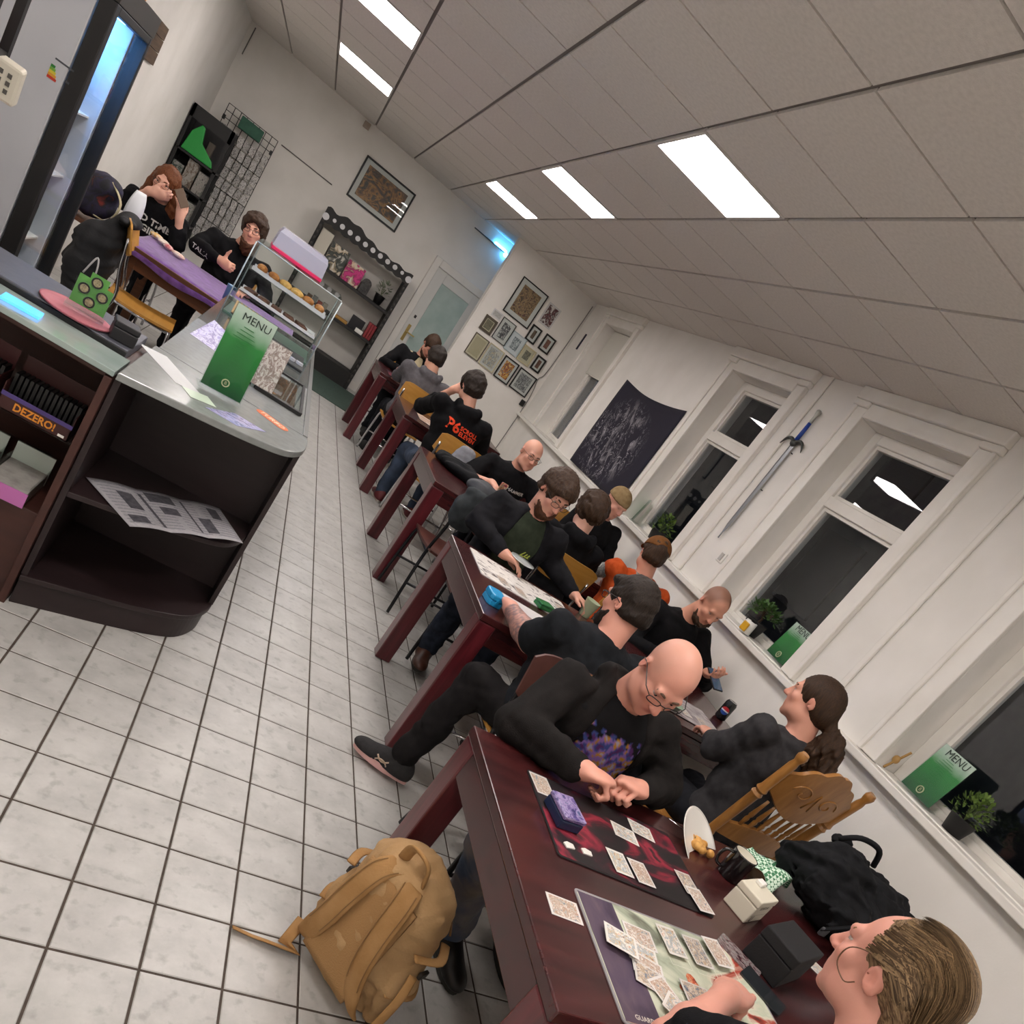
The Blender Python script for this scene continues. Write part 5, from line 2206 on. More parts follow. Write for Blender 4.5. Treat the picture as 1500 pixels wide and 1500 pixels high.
# ---- woman with the phone at the purple table
p, H, org, B = person('long haired woman in a black lettered jumper holding a phone to her face', (-1.035, 7.00, 1.088), PI, (-1.02, 7.13, .54), pitch=.22, hyaw=-.15, vox=.008, cvox=.010, width=.98, skin='#dca992',
                      brow=H_red, neck=(-1.025, 7.055, .945), fore=.85,
                      arms={'L': dict(W=(-.855, 6.90, .945), E=(-.80, 6.92, .765), f=(-.25, -.05, 1), n=(-.6, .6, 0), curl=.35, spread=.4, cuff=.35),
                            'R': dict(W=(-1.08, 6.86, .985), E=(-1.22, 6.94, .80), f=(.9, -.1, .3), n=(.1, .8, .3), curl=.5, cuff=.35)},
                      top=dict(mat=BLACKC, name='jumper', g=.010, scoop=.03), seed=121)
lo, hi = H.c - .32, H.c + .17
F = Field(lo, hi, .008)
F.ell(H.w((0, -.016, .026)), (.086, .103, .096), H.M, .01)
for x in (-1, 1):
    F.chain([H.w((x * .060, -.005, .03)), H.w((x * .084, .0, -.06)), H.w((x * .098, .01, -.15)), H.w((x * .105, .03, -.25))], [.035, .036, .036, .022], .02)
F.chain([H.w((0, -.06, 0)), H.w((0, -.07, -.10)), H.w((0, -.06, -.20))], [.06, .06, .04], .03)
F.ell(H.w((0, .118, -.026)), (.062, .085, .088), H.M, .01, 'sub')
F.fold(.004, 120, 6)
F.mesh('hair', H_red, p, org)
glasses(p, H, org, .022, .016, round_=True)
stick_text(p, bpy.data.objects[p['_top']], ['OLD TIME', '   GIRL'], B['N'] - B['u'] * .125 + B['ft'] * .13, -B['r'], B['u'], B['ft'], M_wprint, 'lettering', .066, .03, 1.0)
PH14 = B

# ---- thumbs up man
p, H, org, B = person('bearded man with glasses in a black jumper giving a thumbs up', (-.395, 6.95, 1.182), PI, (-.42, 7.08, .55), pitch=.05, hyaw=-.10, hroll=.18, vox=.008, cvox=.010, width=1.1, belly=1.1, skin='#d9a38b',
                      brow=H_brown, neck=(-.42, 7.01, 1.035),
                      arms={'R': dict(W=(-.49, 6.75, .875), E=(-.68, 6.88, .85), f=(.8, -.5, .0), n=(-.45, .55, .0), curl=1.35, thumb=(.05, -.05, 1), cuff=.9),
                            'L': dict(W=(-.22, 6.72, .79), f=(-.5, -.9, 0), curl=.6)},
                      top=dict(mat=BLACKC, name='jumper', g=.012, scoop=.02, loose=.006), seed=131)
hair_short(H, .008, p, org, H_brown, .022, .055, 5, .004, -.055, .012, .01)
beard_mesh(H, .007, p, org, H_beard, .05, .012, 7)
glasses(p, H, org, .022, .014)
stick_text(p, bpy.data.objects[p['_top']], ['TALIA'], B['Sh'][1] - B['u'] * .10 + B['ft'] * .08 + B['r'] * .02, -B['r'], B['u'], B['ft'], M_wprint, 'lettering', .05, .01)

# ================================================================== SMALL THINGS
CARD_A = art_mat('card_print_light', ['#5d6f86', '#c9c2b4', '#a8836a', '#e6e2d8', '#8a5a56'], 5.5, 'noise', 1.5, 0.3, '#d9d6d2', .07, coat=.3)
CARD_B = art_mat('card_print_dark', ['#26303d', '#7f8b9a', '#b59a78', '#d8d3c8', '#5e3040'], 5.0, 'noise', 2.0, 0.3, '#cfccc8', .06, coat=.3)
CARD_C = art_mat('card_print_warm', ['#7a3a30', '#d8c4a0', '#9aa7b0', '#efe9dc', '#c07a50'], 5.0, 'noise', 1.2, 0.3, '#e0ddd6', .08, coat=.3)
_card = {}


def card(x, y, rz, z, m, label, group, s=1.0, tilt=0.0):
    key = (m.name, s)
    if key not in _card:
        me = MB().box((0, 0, .0005), (.063 * s, .088 * s, .001)).mesh('trading_card')
        me.materials.append(m)
        _card[key] = me
    o = bpy.data.objects.new('trading_card', _card[key])
    COL.objects.link(o)
    o.location = (x, y, z)
    o.rotation_euler = (tilt, 0, rz)
    tag(o, label, 'card', group)
    return o


def one(name, mb, m, label, cat, loc, rotz=0.0, group=None, smooth=False, bevel=0.0, **kw):
    o = mb.build(name, m, None, smooth=smooth, bevel=bevel, loc=loc, rot=(0, 0, rotz), **kw)
    return tag(o, label, cat, group)


def rounded(w, d, r, n=5):
    out = []
    for cx, cy, a0 in ((w / 2 - r, d / 2 - r, 0), (-w / 2 + r, d / 2 - r, PI / 2), (-w / 2 + r, -d / 2 + r, PI), (w / 2 - r, -d / 2 + r, 1.5 * PI)):
        for k in range(n + 1):
            a = a0 + PI / 2 * k / n
            out.append((cx + r * math.cos(a), cy + r * math.sin(a)))
    return out


# ---- near table: playmats
def playmat(label, x, y, rz, w, d, m, edge):
    t = thing('playmat', label, 'playmat', (x, y, TZ), rz, None)
    MB().prism(rounded(w, d, .012), .0004, .0030).build('mat_base', edge, t)
    MB().prism(rounded(w - .012, d - .012, .010), .0031, .0036).build('print', m, t)
    return t


M_matdark = art_mat('playmat_dark_print', ['#0c090b', '#120d10', '#191014', '#2a0f18', '#6a1226', '#8f2136', '#2a1016'], 2.6, 'noise', 1.6, 0.55, rnd=False, seed=3)
M_matlight = art_mat('playmat_light_print', ['#6d6f60', '#a7b09a', '#c9cdb8', '#b8bfa8', '#cfc9b4', '#a03424', '#5a2a22'], 2.2, 'noise', 1.4, 0.5, rnd=False, seed=8)
playmat('black playmat with a dark red swirl print before the bald man', 1.345, 1.42, 0.0, .555, .335, M_matdark, M_black)
pm = playmat('pale green playmat with purple border and a red figure print', 1.36, .985, 0.0, .56, .345, M_matlight, mat('mat_edge_grey', '#8d8a8c', 0.7))
# purple left band and outlined zones printed on the pale mat
MB().bx(-.272, -.165, -.165, .165, .0037, .0041).build('band', art_mat('purple_band', ['#3b2f42', '#4d3f52', '#5a4a58', '#6b5a60'], 2, 'noise', .8, .5, rnd=False), pm)
zo = MB()
for zx, zy in ((.0, .08), (.09, .08), (.18, .06), (-.02, -.09), (.07, -.09)):
    for sx in (-1, 1):
        zo.bx(zx + sx * .034 - .0008, zx + sx * .034 + .0008, zy - .046, zy + .046, .0037, .0040)
        zo.bx(zx - .034, zx + .034, zy + sx * .046 - .0008, zy + sx * .046 + .0008, .0037, .0040)
zo.build('zone_lines', mat('pale_line', '#d9dccb', 0.6), pm)
rh = MB()
rh.prism([(.010 + .045 * math.cos(a) * (1 + .35 * math.sin(5 * a)), -.045 + .055 * math.sin(a) * (1 + .2 * math.cos(4 * a))) for a in
          [2 * PI * k / 30 for k in range(30)]], .0037, .0042)
rh.build('figure_print', art_mat('red_figure', ['#4a1c16', '#8f2f1e', '#c05a34', '#d9a27c', '#7a2a20'], 3.5, 'noise', 1.5, .5, rnd=False), pm)
lt_v, lt_f = text_geo('GUARDIAN', .016, .0004)
MB().raw([Vector((v.x - .20, v.y - .150, .0044)) for v in lt_v], lt_f).build('mat_lettering', mat('pale_line2', '#c9c2b8', .6), pm)

zc = TZ + .0042
G2, G1 = 'cards on the dark red playmat', 'cards on the pale playmat'
L2, L1 = 'trading card lying face up on the dark red playmat', 'trading card lying face up on the pale playmat'
for x, y, rz, m in ((1.105, 1.535, .05, CARD_A), (1.386, 1.476, PI / 2 - .1, CARD_C), (1.477, 1.531, PI / 2 - .1, CARD_C), (1.296, 1.322, .02, CARD_C),
                    (1.370, 1.316, .04, CARD_A), (1.572, 1.355, .05, CARD_B), (1.585, 1.300, .12, CARD_A)):
    card(x, y, rz, zc, m, L2, G2)
    zc += .0008
for x, y in ((1.118, 1.307), (1.177, 1.310)):
    one('token', MB().prism([(-.016, -.01), (.014, -.012), (.018, .004), (.0, .012), (-.015, .008)], 0, .003), mat('white_token', '#dcdad2', .5),
        'small white paper token on the dark red playmat', 'token', (x, y, TZ + .0042), random.random(), 'paper tokens on the dark playmat')
card(1.026, 1.076, PI / 2 - .03, TZ + .0006, CARD_A, 'single silvery trading card lying on bare table wood', None)
zc = TZ + .0046
for x, y, rz, m in ((1.245, 1.068, 1.50, CARD_A), (1.225, 1.012, 1.35, CARD_C), (1.222, .975, 1.30, CARD_A), (1.215, .945, 1.25, CARD_B), (1.245, .912, .45, CARD_A), (1.355, .938, 1.5, CARD_B),
                    (1.352, 1.085, .03, CARD_C), (1.438, 1.080, .03, CARD_B), (1.26, .870, .8, CARD_C), (1.30, .86, 1.2, CARD_A), (1.52, 1.10, .1, CARD_A), (1.155, 1.02, 1.3, CARD_C)):
    card(x, y, rz, zc, m, L1, G1)
    zc += .0011
one('card_sleeve', MB().prism(rounded(.07, .13, .005), 0, .006), art_mat('sleeve_dark', ['#1c1d22', '#5a3038', '#8f8a88', '#2b2c33'], 5, 'noise', 1.5, .25, coat=.5),
    'dark glossy card case leaning at the black box', 'card case', (1.632, 1.130, TZ + .0005), .65)
one('card_sleeve', MB().prism(rounded(.075, .125, .006), 0, .008), mat('clear_dark', '#24282b', 0.12, coat=.6),
    'dark clear card case under the fist on the pale mat', 'card case', (1.655, 1.035, TZ + .0005), .55)


def deck_box(label, loc, rz, s, m, lidm=None, name='deck_box', split=.68, group=None):
    t = thing(name, label, 'card box', loc, rz, group)
    MB().bx(-s[0] / 2, s[0] / 2, -s[1] / 2, s[1] / 2, 0, s[2] * split - .001).build('box', m, t, bevel=.004)
    MB().bx(-s[0] / 2 - .0005, s[0] / 2 + .0005, -s[1] / 2 - .0005, s[1] / 2 + .0005, s[2] * split, s[2]).build('lid', lidm or m, t, bevel=.004)
    return t


deck_box('dark blue card box with a purple printed top on the playmat', (1.128, 1.415, TZ + .0042), .12, (.075, .10, .042), mat('navy_box', '#1c2a4a', .35),
         art_mat('purple_box_print', ['#26355e', '#5a4a86', '#a89ac0', '#39507e'], 4, 'noise', 1.5, .3, rnd=False))
M_matteblk = mat('felt_black', '#141416', .75, bump=.2, bscale=200)
deck_box('large matt black deck box standing beside the white one', (1.78, 1.15, TZ), .42, (.185, .115, .105), M_matteblk)
wb = deck_box('white deck box with fine dark print beside the black one', (1.805, 1.352, TZ), .42, (.125, .085, .085), mat('ivory_box', '#d8d2bf', .45), split=.72)
lv, lf = text_geo('SECRETLAIR', .014, .0004)
pr = MB()
pr.raw([Vector((v.x * .8 - .005, -.0432, .058 + v.y)) for v in lv], lf)
pr.bx(-.0625, .0625, -.0431, -.0430, .0305, .0312)
lv2, lf2 = text_geo('U', .030, .001)
pr.raw([Vector((v.x - .035, -.0432, .016 + v.y)) for v in lv2], lf2)
pr.build('lettering', mat('ink', '#2d2a28', .7), wb)
ck = MB().bx(-.018, .018, -.012, .012, 0, .012).build('clip', M_white, wb, bevel=.002)
ck.location = (.03, .02, .0855)
dcol = ['#7a1524', '#8f1f30', '#20357a', '#c9c5bc', '#1f6b3a', '#c9a13a']
for k, (x, y) in enumerate(((1.935, 1.315), (1.965, 1.335), (1.990, 1.270), (1.950, 1.285), (2.010, 1.300), (1.975, 1.240))):
    one('die', MB().box((0, 0, .0095), (.017, .017, .017), rot_m(0, 0, k)), mat('die_%d' % k, dcol[k], .25), 'small six sided die in the cluster beside the black deck box',
        'die', (x, y, TZ), k * .7, 'dice beside the black deck box', bevel=.003)
card(2.055, 1.205, .7, TZ + .0006, CARD_C, 'trading card with green edge lying beside the dice', None)

# plate of food
pl = thing('plate', 'white plate with leftover food and a fork', 'plate', (1.755, 1.595, TZ))
MB().lathe([(.0, .002), (.072, .001), (.078, .004), (.116, .014), (.124, .017), (.1245, .019), (.116, .017), (.080, .008), (.0, .006)], n=40, cap=False).build(
    'dish', mat('glazed_white', '#ebe8e0', .2, coat=.4), pl, smooth=True)
F = Field((-.06, -.06, 0), (.06, .06, .05), .004)
random.seed(3)
for k in range(26):
    F.ell((random.gauss(.0, .016), random.gauss(.0, .018), .011 + random.random() * .008), (.008 + random.random() * .006,) * 3, None, .003)
F.mesh('food', mat('fried_food', '#b5803a', .7, col2='#d9a85e', nscale=60), pl)
fk = MB()
fk.tube([(-.115, .055, .022), (-.06, .035, .019), (-.03, .022, .014)], .0028, 6)
for k in range(3):
    fk.tube([(-.03, .022, .014), (-.015, .014 + .004 * (k - 1), .012), (.0, .008 + .004 * (k - 1), .012)], .0014, 5)
fk.build('fork', M_chrome, pl, smooth=True)
# mug
mg = thing('mug', 'black mug with a pale inside standing by the plate', 'mug', (1.845, 1.505, TZ), .0)
MB().lathe([(.0, .0), (.036, .0), (.039, .004), (.041, .09), (.0415, .094), (.038, .094), (.036, .088), (.034, .008), (.0, .006)], n=28, cap=False).build('cup', mat('black_glaze', '#0f0f11', .2, coat=.5), mg, smooth=True)
MB().lathe([(.0, .0065), (.0338, .0085), (.0358, .088), (.0378, .0938)], n=28, cap=False).build('inside', mat('cream_glaze', '#d9d4c4', .3), mg, smooth=True)
MB().tube(catmull([(-.038, 0, .078), (-.062, 0, .074), (-.070, 0, .048), (-.060, 0, .022), (-.036, 0, .016)], 5), .0055, 8).build('handle', MATS['black_glaze'], mg, smooth=True)
mg.rotation_euler = (0, 0, -.35)


def napkin(u, v):
    x, y = (u - .5) * .19, (v - .5) * .17
    z = .012 + .075 * abs(math.sin(u * 3.0 + v * 2.2)) * (.5 + .5 * math.sin(v * 4 + 1)) + .02 * u * v
    return Vector((x, y, z))


def check_mat():
    m, nt, b = new_mat('green_check_paper')
    N, L = nt.nodes, nt.links
    tc = N.new('ShaderNodeTexCoord')
    ch = N.new('ShaderNodeTexChecker')
    ch.inputs['Scale'].default_value = 95
    ch.inputs['Color1'].default_value = lin('#d5ecd8')
    ch.inputs['Color2'].default_value = lin('#3f7f56')
    L.new(tc.outputs['Object'], ch.inputs['Vector'])
    L.new(ch.outputs['Color'], b.inputs['Base Color'])
    b.inputs['Roughness'].default_value = .8
    return m


one('napkin', MB().grid(napkin, 24, 24), check_mat(), 'crumpled mint green checked paper napkin', 'napkin', (2.04, 1.585, TZ), .5, None, True, solid=.0012)

# ---- black rucksack at the wall end of the near table
bp = thing('rucksack', 'crumpled black rucksack lying on the table under the window', 'backpack', (2.36, 1.46, TZ))
O = bp.location
F = Field((2.02, 1.18, TZ - .002), (2.70, 1.75, TZ + .36), .008)
F.ell((2.36, 1.46, .86), (.24, .17, .115), rot_m(0, 0, .35), .03)
F.ell((2.22, 1.50, .90), (.13, .12, .12), rot_m(.3, .2, .1), .03)
F.ell((2.52, 1.44, .83), (.13, .13, .10), None, .03)
F.ell((2.17, 1.60, .86), (.075, .06, .11), rot_m(.3, -.3, 0), .03)
F.cone((2.25, 1.62, .98), (2.55, 1.58, .92), .03, .03, .02)
F.plane((0, 0, TZ + .0005), (0, 0, -1))
F.fold(.010, 42, 8)
F.fold(.005, 95, 9)
F.mesh('bag_body', mat('black_nylon', '#0e0f11', .8, col2='#16171a', nscale=25, bump=.5, bscale=60, spec=.2), bp, O)
MB(O).tube(catmull([(2.12, 1.34, .80), (2.18, 1.27, .92), (2.34, 1.27, .97), (2.48, 1.29, .92), (2.56, 1.31, .80)], 6), .012, 8, flat=(.022, .005)).build('strap', MATS['black_nylon'], bp, smooth=True)
MB(O).tube(catmull([(2.20, 1.58, 1.0), (2.24, 1.55, 1.05), (2.32, 1.53, 1.05), (2.36, 1.53, .99)], 5), .010, 8).build('handle', MATS['black_nylon'], bp, smooth=True)
MB(O).box((2.12, 1.33, .80), (.03, .012, .03)).build('buckle', mat('buckle_grey', '#55565a', .4, .5), bp, bevel=.004)

# ---- tan backpack on the floor
M_tan = mat('tan_canvas', '#b8966a', .9, col2='#a58156', nscale=7, bump=.5, bscale=120)
M_tan2 = mat('tan_strap', '#ab8353', .9, col2='#98703f', nscale=10, bump=.4, bscale=160)
tb = thing('backpack', 'tan canvas backpack standing on the floor against the table leg', 'backpack', (.90, 1.37, 0))
O = Vector(tb.location)
wv, dv = np.array((.55, -.835, 0)), np.array((.835, .55, 0))
upv = unit(np.array((0.03, 0.0, 1.0)))
B0 = np.array((.835, 1.385, .0))
R3 = np.stack([wv, dv, upv], 1)


def bpw(x, y, z):
    return B0 + wv * x + dv * y + upv * z


F = Field(B0 - np.array((.3, .36, .02)), B0 + np.array((.45, .40, .58)), .0075)
for zz, ww, dd in ((.10, .155, .095), (.20, .160, .10), (.30, .155, .095), (.37, .140, .085)):
    F.ell(bpw(0, .09, zz), (ww, dd, .10), R3, .05)
F.ell(bpw(0, .085, .40), (.125, .075, .062), R3, .05)
F.ell(bpw(0, .18, .17), (.115, .050, .125), R3, .03)
F.ell(bpw(.150, .09, .14), (.030, .060, .105), R3, .025)
F.ell(bpw(-.150, .09, .14), (.030, .060, .105), R3, .025)
F.plane((0, 0, .001), (0, 0, -1))
F.fold(.006, 36, 5)
F.fold(.0028, 90, 6)
F.mesh('bag_body', M_tan, tb, O)
# padded back panel and shoulder straps
for sx in (-1, 1):
    pts = [bpw(sx * .035, .018, .435), bpw(sx * .055, -.012, .40), bpw(sx * .070, -.030, .30), bpw(sx * .085, -.026, .19), bpw(sx * .112, -.004, .09), bpw(sx * .135, .02, .045)]
    cs = catmull([tuple(q) for q in pts], 7)
    n = len(cs)
    vs, fs = [], []
    for i, c in enumerate(cs):
        w = .036 if i < n * .7 else .036 - .018 * (i - n * .7) / (n * .3)
        a = Vector(wv) * w
        nn = Vector(dv) * .009
        vs += [c - a - nn * .3, c - a * .8 - nn, c + a * .8 - nn, c + a - nn * .3, c + a * .8 + nn, c - a * .8 + nn]
    for i in range(n - 1):
        for k in range(6):
            fs.append((i * 6 + k, i * 6 + (k + 1) % 6, (i + 1) * 6 + (k + 1) % 6, (i + 1) * 6 + k))
    fs += [tuple(range(5, -1, -1)), tuple(range((n - 1) * 6, n * 6))]
    st = MB(O).raw(vs, fs).build('shoulder_strap', M_tan2, tb, smooth=True, sub=1)
    # stitched edges
    sd = MB(O)
    for e in (-1, 1):
        sd.tube([c + Vector(wv) * (e * .025) - Vector(dv) * .0105 for c in cs[2:int(n * .7)]], .0016, 5)
    sd.build('stitching', mat('tan_thread', '#8a683f', .8), st)
MB(O).tube(catmull([tuple(bpw(-.045, .03, .445)), tuple(bpw(-.03, .015, .50)), tuple(bpw(.03, .015, .50)), tuple(bpw(.045, .03, .445))], 6), .01, 8, flat=(.016, .006)).build('handle', M_tan2, tb, smooth=True)
MB(O).grid(lambda u, v: Vector(bpw((u - .5) * .20, -.004 - .012 * math.sin(u * PI) * math.sin(v * PI), .06 + .34 * v)), 12, 16).build('back_panel', mat('tan_mesh', '#a57e50', .9, bump=.6, bscale=240), tb, smooth=True, solid=.010)
MB(O).tube([tuple(bpw(-.165, .04, .05)), tuple(bpw(-.135, -.02, .015)), (.785, 1.465, .010), (.70, 1.475, .012), (.655, 1.485, .006), (.600, 1.495, .008)], .01, 8, flat=(.019, .003)).build('webbing_tail', M_tan2, tb, smooth=True)
for zz in (.16, .30):
    MB(O).tube(catmull([tuple(bpw(-.155, .03, zz)), tuple(bpw(-.185, .10, zz)), tuple(bpw(-.15, .16, zz))], 5), .01, 8, flat=(.014, .003)).build('side_strap', M_tan2, tb, smooth=True)
    MB(O).tube(catmull([tuple(bpw(.155, .03, zz)), tuple(bpw(.188, .10, zz)), tuple(bpw(.15, .16, zz))], 5), .01, 8, flat=(.014, .003)).build('side_strap', M_tan2, tb, smooth=True)
for sx in (-1, 1):
    MB(O).box(Vector(bpw(sx * .178, .10, .235)), (.012, .03, .022), Matrix(R3.tolist())).build('buckle', mat('dark_buckle', '#2a2520', .5), tb, bevel=.003)
pts = [bpw(.178, .05, .25), bpw(.20, .02, .20), bpw(.205, .0, .12), bpw(.20, -.01, .06)]
MB(O).tube(catmull([tuple(q) for q in pts], 6), .01, 8, flat=(.012, .003)).build('loose_strap', M_tan2, tb, smooth=True)
zp = [bpw(-.145 + .29 * k / 14, .155 + .03 * math.sin(PI * k / 14), .33 + .085 * math.sin(PI * k / 14)) for k in range(15)]
MB(O).tube([tuple(q) for q in zp], .0035, 6).build('zip', mat('brown_zip', '#6a4a28', .6), tb, smooth=True)

# ---- second table things
M_ink = art_mat('ink_print', ['#d9d5cf', '#e0dcd6', '#cfc9c2', '#dcd7d0', '#6a6262', '#2d2a2c'], 4.5, 'noise', 3.0, .6, rnd=False, seed=4)
playmat('white playmat with dark ink sketch before the bearded man', 1.555, 3.335, 0.0, .60, .34, M_ink, mat('mat_edge_white', '#c9c6c2', .7))
playmat('plain white playmat before the man with the tattooed forearm', 1.575, 2.895, 0.0, .56, .33, mat('plain_mat', '#d3d0cc', .6, col2='#c4bfc0', nscale=5), MATS['mat_edge_white'])


def bluebox(label, loc, rz, col, s):
    t = thing('dice_box', label, 'box', loc, rz)
    poly = [(-.5, -.35), (-.35, -.5), (.35, -.5), (.5, -.35), (.5, .35), (.35, .5), (-.35, .5), (-.5, .35)]
    MB().prism([(x * s[0], y * s[1]) for x, y in poly], 0, s[2] * .48).build('box', col, t, bevel=.004)
    MB().prism([(x * s[0] * 1.03, y * s[1] * 1.03) for x, y in poly], s[2] * .5, s[2]).build('lid', col, t, bevel=.006)
    MB().box((0, -s[1] * .515, s[2] * .5), (s[0] * .2, .004, s[2] * .3)).build('clasp', col, t)
    return t


bluebox('bright blue eight sided dice box at the table corner', (1.235, 2.84, TZ), .1, mat('bright_blue', '#1f8fc4', .35), (.075, .095, .052))
deck_box('green card box lying on the ink sketched playmat', (1.625, 3.19, TZ + .004), .35, (.095, .062, .03), mat('green_plastic', '#1f6a35', .35))
one('dish', MB().lathe([(.0, .0), (.05, .0), (.07, .006), (.072, .009), (.048, .006), (.0, .005)], n=28, cap=False), mat('pale_dish', '#c3c9c6', .25), 'small pale dish held by the bearded man', 'dish',
    (1.545, 3.535, .815), 0, None, True)
bpy.data.objects['dish'].rotation_euler = (.5, .35, 0)
dk = MB().lathe([(.0, .0), (.028, .0), (.03, .004), (.0, .006)], n=20).build('token_pile', mat('dark_tokens', '#1c1a1e', .5), bpy.data.objects['dish'], loc=(0, 0, .0065))
one('cup', MB().lathe([(.0, .0), (.030, .0), (.032, .004), (.043, .095), (.044, .098), (.041, .097), (.030, .008), (.0, .006)], n=26, cap=False), mat('olive_cup', '#9aa384', .5), 'pale olive cup in the bearded man\'s left hand', 'cup',
    (2.02, 3.52, TZ), 0, None, True)
zc = TZ + .0045
for x, y, rz, m in ((1.40, 3.25, .2, CARD_B), (1.50, 3.24, .1, CARD_A), (1.72, 3.27, .3, CARD_C), (1.80, 3.36, .2, CARD_A), (1.72, 2.92, .1, CARD_A), (1.80, 2.95, .1, CARD_B)):
    card(x, y, rz, zc, m, 'trading card lying on the white playmats of the second table', 'cards on the white playmats')
    zc += .0008
can = thing('drink_can', 'black drink can with a round emblem by the wall', 'can', (2.86, 3.10, TZ))
MB().lathe([(.0, .0), (.026, .0), (.033, .008), (.033, .105), (.027, .117), (.027, .120), (.024, .118), (.0, .117)], n=28, cap=False).build('can_body', mat('can_black', '#101114', .25), can, smooth=True)
MB().lathe([(.0, .1175), (.0235, .1182), (.0268, .1203)], n=28, cap=False).build('can_lid', M_chrome, can, smooth=True)
for nm, c_, z0_, z1_ in (('emblem_red', '#b3262e', .062, .082), ('emblem_white', '#d6d6d6', .055, .062), ('emblem_blue', '#24458f', .036, .055)):
    def cpatch(u, v, z0_=z0_, z1_=z1_):
        z = z0_ + (z1_ - z0_) * v
        h = math.sqrt(max(0.0, .0235 ** 2 - (z - .059) ** 2)) + .001
        a_ = -2.42 + (u - .5) * 2 * h / .0335
        return Vector((.0336 * math.cos(a_), .0336 * math.sin(a_), z))
    MB().grid(cpatch, 9, 6).build(nm, mat('can_' + nm, c_, .3), can)
one('bowl', MB().lathe([(.0, .0), (.03, .0), (.06, .035), (.062, .037), (.055, .034), (.028, .006), (.0, .005)], n=26, cap=False), mat('sage_bowl', '#7f937c', .4), 'small sage green bowl before the ponytail woman', 'bowl',
    (2.30, 2.80, TZ), 0, None, True)
playmat('grey playmat before the ponytail woman', 2.47, 2.90, 0.0, .44, .30, art_mat('grey_mat_print', ['#6a5f62', '#8f8688', '#b7b1b0', '#7a5a62'], 3, 'noise', 1, .6, rnd=False), M_black)
for x, y, rz, m in ((2.36, 2.86, .1, CARD_A), (2.44, 2.86, .1, CARD_C), (2.62, 3.28, .3, CARD_A), (2.70, 3.30, .3, CARD_C), (2.56, 2.84, 0, CARD_B)):
    card(x, y, rz, TZ + .0045, m, 'trading card lying near the black drink can', 'cards near the black can')
ph = thing('phone', 'black phone in the hand of the man by the window', 'phone', (2.86, 3.335, .868), 0)
MB().box((0, 0, 0), (.075, .15, .008)).build('case', M_black, ph, bevel=.003)
MB().box((0, 0, .0044), (.067, .140, .0006)).build('screen', mat('phone_screen', '#0a0c10', .1, emit='#8fa6c8', estr=.05), ph)
ph.rotation_euler = (.45, -.15, .15)

# ---- third table: jackets and bags
def heap(name, label, cat, prims, m, lo, hi, vox=.010, fold=.007, freq=42, seed=1, base=None, print_=None):
    F = Field(lo, hi, vox)
    for q in prims:
        if len(q) == 2:
            F.ell(q[0], q[1], None, .04)
        elif len(q) == 3:
            F.ell(q[0], q[1], q[2], .04)
        else:
            F.cone(*q, .03)
    if base is not None:
        F.plane((0, 0, base), (0, 0, -1))
    F.fold(fold, freq, seed)
    c = [(lo[0] + hi[0]) / 2, (lo[1] + hi[1]) / 2, lo[2] if base is None else base]
    o = F.mesh(name, m, None, c)
    return tag(o, label, cat)


heap('jacket', 'black padded jacket heaped on the table end beside the plywood chair', 'jacket',
     [((1.47, 5.22, .785), (.14, .15, .055)), ((1.38, 5.32, .78), (.08, .10, .05)), ((1.58, 5.12, .78), (.10, .09, .05))], MATS['black_nylon'], (1.22, 4.98, TZ - .002), (1.76, 5.50, .93), .009, .008, 50, 3, TZ + .0005)
heap('rucksack', 'dark grey rucksack lying on the table with the jackets', 'backpack',
     [((1.60, 4.88, .80), (.12, .10, .065)), ((1.70, 4.94, .79), (.08, .08, .055))], mat('grey_nylon', '#2b2e33', .6, col2='#3a3d42', nscale=20, bump=.4, bscale=60), (1.34, 4.66, TZ - .002), (1.86, 5.10, .99), .009, .006, 40, 5, TZ + .0005)
heap('hoodie', 'grey garment hung over the back of the empty brown chair', 'jacket',
     [((1.36, 4.115, .80), (.11, .030, .09)), ((1.34, 4.11, .74), (.09, .026, .09)), ((1.38, 4.13, .885), (.11, .035, .025))], cloth_mat('slate_grey', '#34383a', '#3e4244'), (1.20, 4.02, .50), (1.72, 4.22, .96), .008, .005, 45, 6)
heap('jumper', 'light grey jumper hung on the plywood chair of the orange printed hoodie', 'jacket', [((1.60, 5.715, .80), (.09, .030, .10)), ((1.585, 5.71, .70), (.08, .026, .10))],
     cloth_mat('pale_grey', '#8b8d94', '#9a9ca2'), (1.46, 5.64, .54), (1.76, 5.78, .94), .008, .005, 45, 9)
snack_m = art_mat('snack_print', ['#7a1f4a', '#9c2b5e', '#b98a3a', '#d8cfc8', '#5a1636'], 4, 'noise', 1.2, .35)
for k, (x, y, rz, w, h, lab) in enumerate(((1.75, 5.02, .5, .07, .16, 'tall magenta snack bag standing among the bags on the table'), (1.70, 4.70, .2, .09, .11, 'small printed snack bag before the dark grey rucksack'))):
    t = one('snack_bag', MB().grid(lambda u, v: Vector(((u - .5) * w, .022 * math.sin(PI * v) * (1 if True else 1) * math.sin(PI * u), h * v)), 10, 10), snack_m, lab, 'snack bag', (x, y, TZ + .001), rz, None, True, solid=.006)
one('pen', MB().cyl((-.07, 0, .006), (.07, 0, .006), .005, n=8), mat('wood_pencil', '#c99a5a', .5), 'pale wooden pencil lying by the dark grey rucksack', 'pencil', (1.50, 4.66, TZ), .6, None, True)

